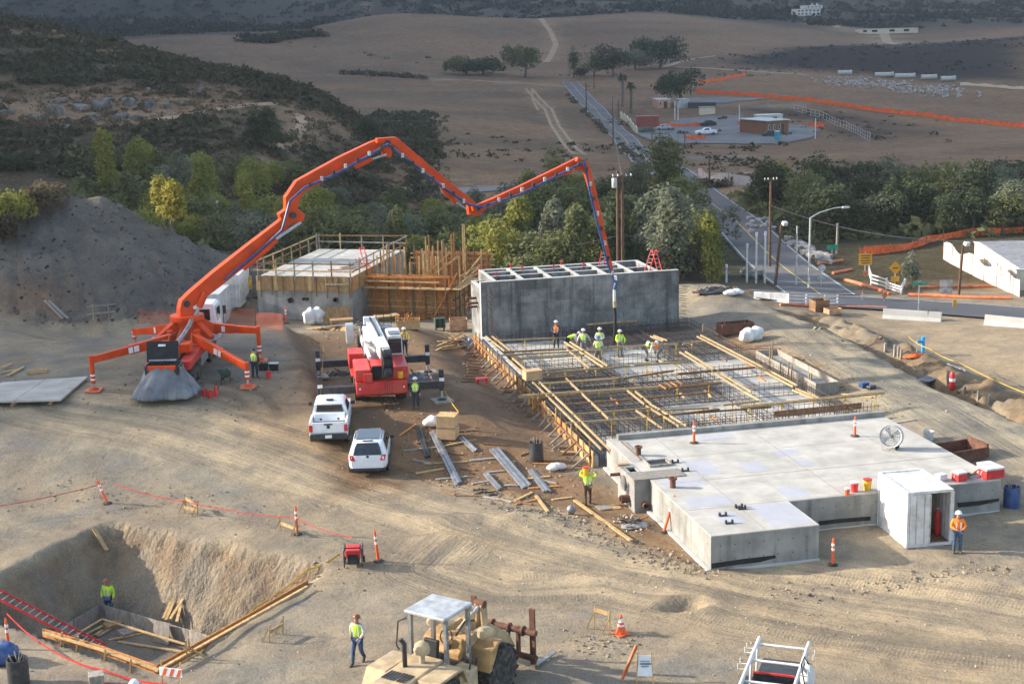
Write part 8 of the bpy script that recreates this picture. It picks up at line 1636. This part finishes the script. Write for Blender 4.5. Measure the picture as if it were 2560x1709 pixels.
# ------------------------------------------------------------------ poles, wires, signs, fences beyond the site
def dep(p): return float((MC @ (np.asarray(p)-CAM))[2])
TOPS = {}
def pole(px, py, top, label, m='pole', r=.14, arm=None, lamp=None, key=None, leanx=0.0, name='utility_pole', cat='pole', extra=None):
    p = T(px, py); H = up_to(p, top); t = thing(name, label, cat, p, 0); e = np.array((leanx, 0, H)); MB().tube([(0, 0, -.3), tuple(e*.5), tuple(e)], [r, r*.9, r*.75], 10).build('shaft', K[m], t, True)
    if arm:
        for k, (w, dz) in enumerate(arm):
            MB().bar((leanx-w, 0, H-dz), (leanx+w, 0, H-dz), .1, .12).build('crossarm', K[m], t)
            for x in (-w*.9, -w*.4, w*.4, w*.9): MB().lathe([(.06, 0), (.08, .1), (.03, .2), (.001, .2)], (leanx+x, 0, H-dz+.06), 8).build('insulator', K['galv'], t, True)
    if lamp == 'cobra':
        MB().tube([(0, 0, H), (.9, 0, H+.45), (2.2, -.2, H+.8), (3.0, -.3, H+.85)], [.07, .06, .05, .05], 8).build('arm', K['galv'], t, True); MB().box((3.25, -.32, H+.82), (.7, .3, .18)).build('lamp_head', K['galv'], t, bevel=.05)
    if lamp == 'flood': MB().box((leanx+.25, -.15, H+.1), (.45, .4, .35), .2, .4).build('lamp_head', K['white'], t, bevel=.05); MB().bar((leanx, 0, H-.1), (leanx+.2, -.1, H+.05), .05, .05).build('bracket', K['dstl'], t)
    if lamp == 'can': MB().lathe([(.22, 0), (.24, .05), (.24, .75), (.2, .85), (.001, .88)], (-.35, -.2, H-1.4), 14).build('transformer', K['galv'], t, True); MB().bar((0, 0, H-1.0), (-.3, -.15, H-1.0), .06, .06).build('bracket', K['dstl'], t)
    if lamp == 'cap': MB().lathe([(r*1.3, 0), (r*1.3, .3), (.001, .4)], (leanx, 0, H), 10).build('cap', K['white'], t, True)
    if lamp == 'box': MB().box((0, 0, H-.1), (.55, .35, .75)).build('cabinet', K['galv'], t, bevel=.03)
    TOPS[key or label] = p+e; return t
pole(1546, 712, 428, 'left one of the twin dark utility poles behind the basin', r=.17, lamp='can', key='A'); pole(1557, 712, 438, 'right one of the twin dark utility poles behind the basin', r=.17, arm=((.9, .15),), key='B')
pole(1466, 290, 208, 'utility pole with crossarm left of the far road', r=.2, arm=((1.3, .8), (1.0, 2.0)), key='C'); pole(1533, 361, 240, 'tall utility pole beside the far road bend', r=.17, arm=((1.6, 5.4),), key='D'); pole(1546, 294, 250, 'plain dark pole right of the far road', r=.16); pole(1630, 366, 318, 'plain pole at the near corner of the paved yard', r=.13); pole(1650, 400, 330, 'utility pole with wide crossarm before the paved yard', r=.14, arm=((1.9, .3),)); pole(1712, 360, 331, 'short crossarm pole at the yard edge', r=.13, arm=((1.9, .3),)); pole(1485, 222, 190, 'distant pole at the top of the road', r=.2); pole(1410, 212, 170, 'distant pale pole left of the road top', 'grw', r=.2); pole(1773, 470, 388, 'dark pole beside the pinkish screen fence', r=.12)
pole(1924, 668, 448, 'tall wooden pole with floodlight bracket by the road', r=.15, arm=((.7, .1),), key='E'); pole(1937, 716, 562, 'leaning brown pole with white floodlight by the junction', r=.15, lamp='flood', leanx=.55, key='F'); pole(1990, 716, 565, 'thin grey pole right of the leaning brown one', 'galv', r=.09, key='G'); pole(2022, 722, 545, 'galvanised street light with long curved arm', 'galv', r=.11, lamp='cobra', name='street_light', key='H'); pole(2092, 634, 558, 'pale wooden pole in front of the right-hand wood', 'grw', r=.14, key='I'); pole(2396, 738, 612, 'brown pole with floodlight before the cream building', r=.13, lamp='flood', leanx=.25, key='J')
for px, py, tp, lab in ((1867, 706, 618, 'leftmost of the three white posts by the junction'), (1890, 708, 590, 'middle one of the three white posts by the junction'), (1912, 708, 588, 'rightmost of the three white posts by the junction'), (1816, 706, 670, 'short white post left of the white post group'), (1442, 700, 580, 'white post rising behind the basin'), (549, 600, 508, 'white post on the creek bank left of the boom')): pole(px, py, tp, lab, 'white', .1, lamp='cap', name='white_post', cat='post')
pole(608, 612, 592, 'grey meter cabinet on a short post left of the building', 'galv', .06, lamp='box', name='meter_post', cat='cabinet'); pole(885, 640, 548, 'thin timber pole behind the formed building', 'pole', .1); pole(955, 640, 530, 'dark curved-top pole in the creek trees', 'dstl', .07); pole(270, 470, 405, 'bare dead snag behind the spoil heap', 'pole', .12, name='dead_tree', cat='snag')
def wire(label, a, b, sag, r=.03):
    P = [a+(b-a)*k/24-np.array((0, 0, sag*4*(k/24)*(1-k/24))) for k in range(25)]; c = P[0]; one('power_line', label, 'wire', c, MB().tube([p-c for p in P], r, 4), K['dstl'], 0, 'power lines')
pt = lambda px, py, d: atD(px, py, d)
wire('power line from the wooden road pole to the right edge', TOPS['E']-(0, 0, 2.6), pt(2640, 590, 118), 1.6, .035); wire('lower power line crossing the right-hand wood', TOPS['B']-(0, 0, 5.2), TOPS['I']-(0, 0, .4), 1.5); wire('lower power line leaving the pale wooden pole to the right', TOPS['I']-(0, 0, .4), pt(2640, 600, 150), 1.0); wire('long power line from the twin poles to the left', TOPS['A']-(0, 0, 5.6), pt(700, 555, 150), 2.6); wire('power line from the twin poles to the far crossarm pole', TOPS['B'], TOPS['D'], 3.0, .04)
# signs
def sign(px, py, top, label, parts, rz=0.0):
    p = T(px, py); H = up_to(p, top); t = thing('road_sign', label, 'sign', p, -YAW+rz); MB().bar((0, 0, -.2), (0, 0, H), .07, .07).build('post', K['galv'], t)
    for kind, z, w, h, m in parts:
        if kind == 'diamond': MB().box((0, -.06, H*z), (w, .02, w), 0, 0, R(45)).build('panel', K[m], t)
        elif kind == 'oct': MB().lathe([(w/2, 0), (w/2, .02)], (0, -.05, H*z), 8, (0, -1, 0)).build('panel', K[m], t)
        else: MB().box((0, -.06, H*z), (w, .02, h)).build('panel', K[m], t)
    return t, H
t, H = sign(2162, 690, 622, 'yellow roadside notice panel with orange flags', (('rect', .62, 1.25, 1.1, 'sign_y'), ('rect', 1.0, .35, .5, 'del'), ('rect', .12, .3, .4, 'del')))
for k in range(4): MB().box((0, -.075, H*.62+.36-.24*k), (.95-.15*(k % 2), .01, .09)).build('print_line', K['dstl'], t)
t, H = sign(2237, 712, 662, 'yellow diamond warning sign above a small yellow plate', (('diamond', .85, .85, 0, 'sign_y'), ('rect', .3, .75, .5, 'sign_y'))); MB().box((0, -.075, H*.85), (.5, .01, .09)).build('arrow_mark', K['dstl'], t)
t, H = sign(2080, 640, 615, 'green direction sign in front of the right-hand wood', (('rect', .9, 1.1, .5, 'sign_g'),))
sign(2296, 782, 703, 'green street-name sign on a tall white post', (('rect', .93, 1.25, .22, 'sign_g'), ('rect', .99, .3, .18, 'galv'))); sign(2053, 718, 665, 'grey back of a stop sign at the junction', (('oct', .9, .75, 0, 'galv'), ('rect', .45, .75, .2, 'galv'))); sign(2364, 735, 705, 'grey two-panel sign back near the brown pole', (('rect', .9, 1.1, .6, 'galv'), ('rect', .3, 1.1, .5, 'galv'))); sign(2156, 755, 725, 'thin marker post at the junction edge', (('rect', .95, .12, .25, 'orgd'),)); sign(2210, 757, 730, 'leaning orange work sign stand by the road', (('diamond', .7, .45, 0, 'orgd'),), .4); sign(2385, 770, 752, 'yellow tilted barricade lamp on the road', (('rect', .6, .35, .7, 'sign_y'),), .3)
# fences
def fabric(label, pts, h, m, name='silt_fence', post=True, thick=.03, wav=.08, cat='fence'):
    P = dense([T(*p) for p in pts], 1.2); Z = height(np.array([p[0] for p in P]), np.array([p[1] for p in P])); c = np.array((*P[0], Z[0])); t = thing(name, label, cat, c); vs = []; fs = []
    for i, (p, z) in enumerate(zip(P, Z)): o = wav*math.sin(i*1.7); vs += [(p[0]-c[0]+o, p[1]-c[1], z-c[2]-.05), (p[0]-c[0]-o, p[1]-c[1]+o, z-c[2]+h*(.9+.16*math.sin(i*.9)))]
    for i in range(len(P)-1): fs.append((2*i, 2*i+2, 2*i+3, 2*i+1))
    o = MB().add(vs, fs).build('fabric', K[m], t); s = o.modifiers.new('thick', 'SOLIDIFY'); s.thickness = thick
    if post:
        for i in range(0, len(P), max(3, len(P)//40)): MB().bar((P[i][0]-c[0], P[i][1]-c[1], Z[i]-c[2]-.2), (P[i][0]-c[0], P[i][1]-c[1], Z[i]-c[2]+h*1.12), .06, .06).build('stake', K['old'], t)
    return t
fabric('bright orange silt fence curving below the right-hand wood', ((2150, 640), (2230, 632), (2290, 622), (2330, 602), (2400, 592), (2500, 585), (2580, 580)), .85, 'net'); fabric('long orange silt fence crossing the far plain', ((1738, 231), (1900, 243), (2100, 265), (2300, 290), (2450, 308), (2600, 326)), 1.3, 'net'); fabric('short orange silt fence climbing behind the far road', ((1745, 212), (1800, 203), (1865, 190)), 1.4, 'net'); fabric('orange fence along the back of the paved yard', ((1650, 318), (1720, 317), (1792, 314)), 1.1, 'net'); fabric('orange fence strip beside the cream office container', ((1845, 313), (1895, 313)), 1.2, 'net'); fabric('orange fence strip at the front of the paved yard', ((1714, 350), (1765, 349)), 1.1, 'net'); fabric('orange fence strip right of the brown office cabin', ((2022, 318), (2060, 320)), 1.2, 'net')
fabric('pinkish screen fence beside the dirt ramp', ((1745, 445), (1775, 462), (1840, 465), (1892, 462)), 1.6, 'pinkf', 'screen_fence', True, .04, .03); fabric('pale pinkish screen fence before the cream building', ((2358, 648), (2420, 682), (2480, 712), (2548, 742)), 1.9, 'pinkf', 'screen_fence', True, .04, .03); fabric('pale curved wall right of the far road', ((1550, 295), (1570, 310), (1592, 335)), 2.0, 'stucco', 'garden_wall', False, .25, 0, 'wall')
# site netting: see-through orange mesh behind the pump
NET = bpy.data.materials.new('open_orange_mesh'); NET.use_nodes = True; _t = NET.node_tree; _b = _t.nodes['Principled BSDF']; _b.inputs['Base Color'].default_value = (.8, .14, .04, 1); _b.inputs['Roughness'].default_value = .8; _b.inputs['Alpha'].default_value = .13; K['mesh'] = NET
fabric('see-through orange mesh fence left of the pump tower', ((345, 808), (400, 812), (470, 815)), 1.1, 'mesh', 'mesh_fence', True, .01); fabric('see-through orange mesh fence right of the white containers', ((560, 812), (600, 812), (640, 818)), 1.3, 'mesh', 'mesh_fence', True, .01); fabric('sagging orange mesh fence before the concrete building', ((640, 820), (675, 824), (708, 828)), 1.1, 'mesh', 'mesh_fence', True, .01)
def chain(label, pts, h):
    P = dense([T(*p) for p in pts], 2.0); c = np.array((*P[0], hz(*P[0]))); t = thing('chain_link_fence', label, 'fence', c)
    for i in range(0, len(P), 2): MB().tube([(P[i][0]-c[0], P[i][1]-c[1], hz(*P[i])-c[2]), (P[i][0]-c[0], P[i][1]-c[1], hz(*P[i])-c[2]+h)], .06, 6).build('post', K['galv'], t)
    for z in (h, h*.5, .15): MB().tube([(p[0]-c[0], p[1]-c[1], hz(*p)-c[2]+z) for p in P], .035, 5).build('rail', K['galv'], t)
chain('chain-link fence running down from the brown office cabin', ((1985, 278), (2060, 298), (2120, 325), (2175, 352)), 1.9)
def wattle(label, pts, r=.17):
    P = dense([T(*p) for p in pts], .8); c = np.array((*P[0], hz(*P[0]))); one('straw_wattle', label, 'wattle', c, MB().tube([(p[0]-c[0]+.08*math.sin(i), p[1]-c[1], hz(*p)-c[2]+r*.7) for i, p in enumerate(P)], r, 7), K['orgd'], 0, 'orange wattles by the junction', smooth=True)
wattle('orange wattle curving along the junction corner', ((2112, 703), (2160, 715), (2226, 738))); wattle('orange wattle along the far kerb before the brown pole', ((2270, 740), (2350, 742), (2450, 748), (2530, 748))); wattle('orange wattle behind the two-panel sign', ((2300, 720), (2400, 718), (2480, 718)), .13); wattle('short orange wattle below the riprap', ((2044, 662), (2108, 653)), .15); wattle('second short orange wattle left of the diamond sign', ((2082, 685), (2130, 676)), .15); wattle('orange wattle along the near kerb beside the barriers', ((1950, 764), (2100, 768), (2220, 772)), .13)
# white plastic and concrete barriers, broken white rail fence
def barrier(px0, py0, px1, py1, label, m, h=.81, n=1, group=None):
    p, q = at(px0, py0, -2.2), at(px1, py1, -2.2); L = math.hypot(*(q-p)[:2]); p[2] = min(hz(p[0], p[1]), hz(q[0], q[1]), -1.6); t = thing('road_barrier', label, 'barrier', p, heading(p, q), group); k = L/n
    for i in range(n): MB().profx([(-.3, 0), (-.3, .08), (-.12, .33), (-.08, h), (.08, h), (.12, .33), (.3, .08), (.3, 0)], i*k, (i+1)*k-.03).build('segment', K[m], t, bevel=.015)
    return t
barrier(2208, 786, 2355, 796, 'long pale concrete barrier on the near side of the road', 'top'); barrier(2462, 808, 2640, 826, 'pale concrete barrier cut by the right edge', 'top'); barrier(1885, 757, 1972, 762, 'white plastic barrier at the left of the cross road', 'white', n=2)
def rail_fence(pts, label, h=1.0, tilt=0):
    P = [T(*p) for p in pts]; t = thing('rail_fence', label, 'fence', P[0])
    for i, p in enumerate(P): MB().bar(p, p+(tilt*.3, 0, h), .12, .12).build('post', K['white'], t, world=True)
    for a, b in zip(P[:-1], P[1:]):
        for z in (.25, .55, .85): MB().bar(a+(0, 0, z*h), b+(0, 0, z*h), .04, .13).build('rail', K['white'], t, world=True)
    return t
rail_fence(((1972, 762), (2016, 764), (2062, 766), (2094, 765)), 'white three-rail fence beside the plastic barrier', .95); rail_fence(((2172, 690), (2178, 712), (2216, 724)), 'broken white rail fence left of the diamond sign', 1.1); rail_fence(((2216, 724), (2252, 736), (2262, 712)), 'collapsed white rail fence section by the thin grey bush', .8, .5)
def cabin(name, label, cat, px, py, wpx, hpx, depth, m, roofm, rz=0.0, wins=(), gable=False, door=None, overhang=.15, below=.0):
    p = T(px, py); d = dep(p); W = wpx*d/FPX; H = hpx*d/FPX/.97; t = thing(name, label, cat, p, -YAW+rz); MB().bx(0, W, 0, depth, -.6, H).build('wall', K[m], t)
    if gable: MB().profx([(-.3, H+.01), (depth/2, H+H*.28), (depth+.3, H+.01)], -.3, W+.3).build('roof', K[roofm], t)
    else: MB().bx(-overhang, W+overhang, -overhang, depth+overhang, H+.002, H+.16).build('roof', K[roofm], t)
    for (x0, x1, z0, z1) in wins:
        f = MB().bx(x0*W, x1*W, -.05, -.002, z0*H, z1*H).build('window', K['white'], t); MB().bx(x0*W+.1, x1*W-.1, -.07, -.052, z0*H+.1, z1*H-.1).build('pane', K['glass'], f)
    if door: f = MB().bx(door[0]*W, door[1]*W, -.06, -.002, 0, door[2]*H).build('door', K['dstl'], t)
    return t, W, H
K['brownw'] = mat('brown_siding', (.20, .095, .05), .8, var=.1); K['brick'] = mat('red_brown_container', (.28, .075, .05), .7, var=.1, dirt=((.18, .06, .04), .4, .4))
t, W, H = cabin('office_cabin', 'brown site office cabin with pale roof in the paved yard', 'cabin', 1916, 338, 70, 33, 11, 'brownw', 'galv', .5, ((.08, .16, .35, .75), (.3, .38, .35, .75), (.55, .63, .35, .75)), False, (.7, .78, .75), .35)
for y in (2.5, 7.5): f = MB().bx(W+.002, W+.05, y, y+1.4, H*.35, H*.8).build('window', K['white'], t); MB().bx(W+.052, W+.07, y+.12, y+1.28, H*.35+.12, H*.8-.12).build('pane', K['glass'], f)
cabin('office_container', 'long cream office container behind the brown cabin', 'container', 1893, 312, 66, 22, 3, 'stucco', 'white', .15, ((.6, .8, .55, .85),)); cabin('office_container', 'short cream storage box in front of the dark shed', 'container', 1750, 288, 38, 18, 3, 'stucco', 'grw', .0); cabin('storage_container', 'brick red container beside the far road wall', 'container', 1592, 316, 55, 22, 6, 'brick', 'brick', -.05, group=None) if False else cabin('storage_container', 'brick red container beside the far road wall', 'container', 1592, 316, 55, 22, 5, 'brick', 'brick', -.05)
cabin('roadside_house', 'small white-roofed house under the broad dark tree', 'house', 1643, 271, 34, 20, 8, 'pinkc', 'white', .1, ((.15, .3, .3, .8),), False, (.5, .75, .8)); cabin('roadside_house', 'pale grey house half hidden by the broad dark tree', 'house', 1698, 271, 26, 20, 7, 'galv', 'galv', .1); cabin('storage_shed', 'long dark shed right of the roadside houses', 'shed', 1724, 272, 66, 13, 5, 'dstl', 'dstl', .0)
t = thing('portable_toilet', 'turquoise portable toilet in front of the brown cabin', 'toilet', T(1943, 351), -YAW); MB().box((0, 0, 1.05), (1.15, 1.15, 2.1)).build('cabin', K['pot'], t, bevel=.05); MB().box((0, 0, 2.2), (1.2, 1.2, .2)).build('roof', K['white'], t, bevel=.08); MB().box((0, -.59, 1.0), (.7, .03, 1.8)).build('door', K['pot'], t, bevel=.02)
p = T(1752, 341); pickup('pickup_truck', 'white pickup parked on the far paved yard', 0, 0, R(76), K['wht2'], loc=p+(4.5, 0, .2))
def sedan(px, py, label, m, rz):
    t = thing('parked_car', label, 'car', T(px, py)+(0, 0, .15), rz, 'dark cars on the far yard'); b = MB(); H = lambda w, z0, zb, wt, zt: [(0, z0), (w, z0), (w, zb), (wt, zt), (0, zt)]; loft(b, [(-2.2, H(.75, .35, .8, .7, .85)), (-1.6, H(.88, .3, .95, .7, 1.2)), (-.9, H(.88, .3, .95, .68, 1.5)), (.6, H(.88, .3, .95, .66, 1.5)), (1.3, H(.88, .3, .9, .8, .98)), (2.2, H(.75, .35, .7, .6, .75))]); o = b.build('body', m, t, True)
    for s in (-1, 1): MB().add([(s*.86, -1.2, 1.0), (s*.86, .9, 1.0), (s*.71, .5, 1.4), (s*.72, -.9, 1.4)], [(0, 1, 2, 3)]).build('side_window', K['glass'], o)
    for y in (-1.35, 1.35):
        for s in (-1, 1): wheel(t, (s*.8, y, .33), .33, .2, None, s, n=12)
sedan(1925, 342, 'dark car parked left of the brown cabin', K['dstl'], R(80)); sedan(1770, 316, 'black car before the orange yard fence', K['black'], R(85)); sedan(1618, 333, 'dark green car by the brick red container', K['green'], R(70)); sedan(1660, 326, 'grey car right of the dark green one', K['stl'], R(75))
for px, py, tp, lab in ((1848, 312, 263, 'slim white light pole in the middle of the yard'), (1687, 300, 253, 'left one of the twin white flagpoles'), (1695, 302, 257, 'right one of the twin white flagpoles'), (2038, 347, 296, 'slim white light pole right of the brown cabin')): pole(px, py, tp, lab, 'white', .16, name='light_pole', cat='pole')
# concrete pipes strung along the far bank
for i, (px, py, w) in enumerate(((2112, 188, 34), (2210, 193, 46), (2262, 196, 50), (2322, 199, 38), (2370, 203, 36))):
    p = T(px, py); L = w*dep(p)/FPX; one('concrete_pipe', ('leftmost', 'second', 'third', 'fourth', 'rightmost')[i]+' of the pale concrete pipes on the far bank', 'pipe', p+(0, 0, .9), MB().lathe([(1.0, -L/2), (1.0, L/2-.6), (1.2, L/2-.6), (1.2, L/2), (.8, L/2), (.8, -L/2)], (0, 0, 0), 16, (math.cos(YAW), -math.sin(YAW)-.1, 0), False), K['top'], 0, 'concrete pipes', smooth=True)
fabric('low pale wall along the far right bank', ((2400, 213), (2480, 218), (2600, 226)), 1.0, 'stucco', 'retaining_wall', False, .4, 0, 'wall')
# houses on the far slopes
t, W, H = cabin('hillside_house', 'white two-storey villa high on the far mountain', 'house', 1992, 40, 62, 16, 12, 'white', 'pinkc', .15, tuple((x, x+.09, z, z+.26) for x in (.05, .2, .36, .52, .68, .84) for z in (.12, .58)))
MB().bx(W*.35, W*1.05, -1, 11, H, H*1.5).build('upper_storey', K['white'], t)
for x in (.42, .58, .74, .9): f = MB().bx(x*W, (x+.08)*W, -1.06, -1.002, H*1.12, H*1.4).build('window', K['white'], t); MB().bx(x*W+.3, (x+.08)*W-.3, -1.1, -1.062, H*1.15, H*1.37).build('pane', K['glass'], f)
for x in (.7, .9): MB().bx(x*W, x*W+1.2, 4, 5.2, H*1.5, H*1.75).build('chimney', K['white'], t)
cabin('hillside_house', 'long low tan house behind the burnt slope', 'house', 2150, 84, 150, 10, 10, 'stucco', 'grw', .1, ((.05, .12, .2, .8), (.2, .3, .2, .8), (.5, .6, .2, .8), (.75, .85, .2, .8)))
# cream building at the right edge
p = T(2434, 668); q = T(2560, 738)
t = thing('warehouse', 'cream windowless building with dark flat roof at the right edge', 'building', p, heading(p, q)); L = 16; H = up_to(p, 606); MB().bx(0, L, 0, 14, -.6, H).build('wall', K['stucco'], t); MB().bx(-.1, L+.1, -.1, 14.1, H, H+.12).build('parapet', K['white'], t); MB().bx(.3, L-.3, .3, 13.7, H+.121, H+.18).build('roof', K['roof'], t)
MB().bx(L*.38, L*.47, -.03, -.002, H*.35, H*.85).build('notice', K['refl'], t); text(t, '3', .8, (L*.425, -.04, H*.6), (R(90), 0, 0), K['blue'])
for x, y in ((3, 5), (8, 8)): MB().bx(x, x+3.2, y, y+2.4, H+.18, H+1.3).build('roof_unit', K['galv'], t, bevel=.05)
# trench side: posts, blue pipe, litter
G6 = 'short timber posts along the trench'
for i, (px, py, h) in enumerate(((2212, 878, .6), (2236, 890, .8), (2245, 894, .75), (2252, 898, .7), (2368, 960, .9), (2410, 985, .5), (2445, 1000, .6), (2472, 1010, .6))): p = T(px, py); one('trench_post', 'short weathered timber post beside the trench', 'post', p, MB().bar((0, 0, -.3), (.03, 0, h), .14, .14), K['grw'], 0, G6)
t = thing('water_pipe', 'upright bright blue pipe with valve beside the trench', 'pipe', T(2307, 882)); KB = mat('bright_blue_pipe', (.03, .32, .62), .5); MB().tube([(0, 0, -.3), (0, 0, 1.1)], .13, 12).build('riser', KB, t, True); MB().tube([(0, 0, .85), (-.5, 0, .85)], .09, 10).build('branch', KB, t, True); MB().lathe([(.16, 0), (.16, .08), (.001, .1)], (0, 0, 1.1), 12).build('cap', KB, t, True)
heap(2290, 890, .9, .35, .22, 'net', 'crumpled orange netting beside the blue pipe', n=4); plank((2368, 912), (2412, 928), .14, .12, 'white', 'white plastic pipe lying right of the trench', None, name='plastic_pipe', cat='pipe')
t = thing('gas_bottle', 'red and white bottle standing in the trench edge', 'bottle', T(2380, 972)); MB().lathe([(.18, 0), (.19, .1), (.19, .9), (.08, 1.1), (.001, 1.1)], (0, 0, 0), 14).build('cylinder', K['red'], t, True); MB().lathe([(.195, .5), (.195, .7)], (0, 0, 0), 14).build('band', K['refl'], t, True)
box_('plastic_sheet', 'grey-blue plastic sheet spread in the trench', 'sheet', 2330, 945, (2.2, .9, .06), 'tarp', .5); crate(2048, 778, 'stacked brown pallets beside the cross road', (1.3, 1.0, .9), 'old', .1); crate(2082, 786, 'low brown timber box right of the stacked pallets', (1.2, .9, .45), 'pinkc', .1)
t = thing('compressor', 'small dark machine beside the concrete barrier', 'compressor', T(2325, 800), .2); MB().box((0, 0, .45), (.7, .5, .5)).build('engine', K['dstl'], t, bevel=.05); MB().tube([(-.4, -.2, .1), (-.4, -.2, .9), (.4, -.2, .9), (.4, -.2, .1)], .03, 6).build('frame', K['rust'], t, True); wheel(t, (.4, 0, .2), .2, .12)
barrel(640-22, 722, 'yellow and white drum lying against the concrete building', 'yellow', .4, 1.0)
heap(590, 745, 1.2, .5, .3, 'dstl', 'dark machine parts by the foot of the spoil heap', n=12)
# ------------------------------------------------------------------ haze
hzv = bpy.data.materials.new('haze'); hzv.use_nodes = True; _t = hzv.node_tree; _t.nodes.clear(); _o = _t.nodes.new('ShaderNodeOutputMaterial'); _v = _t.nodes.new('ShaderNodeVolumePrincipled'); _v.inputs['Color'].default_value = (.86, .92, 1, 1); _v.inputs['Density'].default_value = HAZE if 'HAZE' in globals() else .00011; _v.inputs['Anisotropy'].default_value = .2; _t.links.new(_v.outputs[0], _o.inputs['Volume'])
HZ = MB().bx(-2300, 2100, -900, 3200, -60, 900).build('haze', hzv); tag(HZ, kind='stuff')
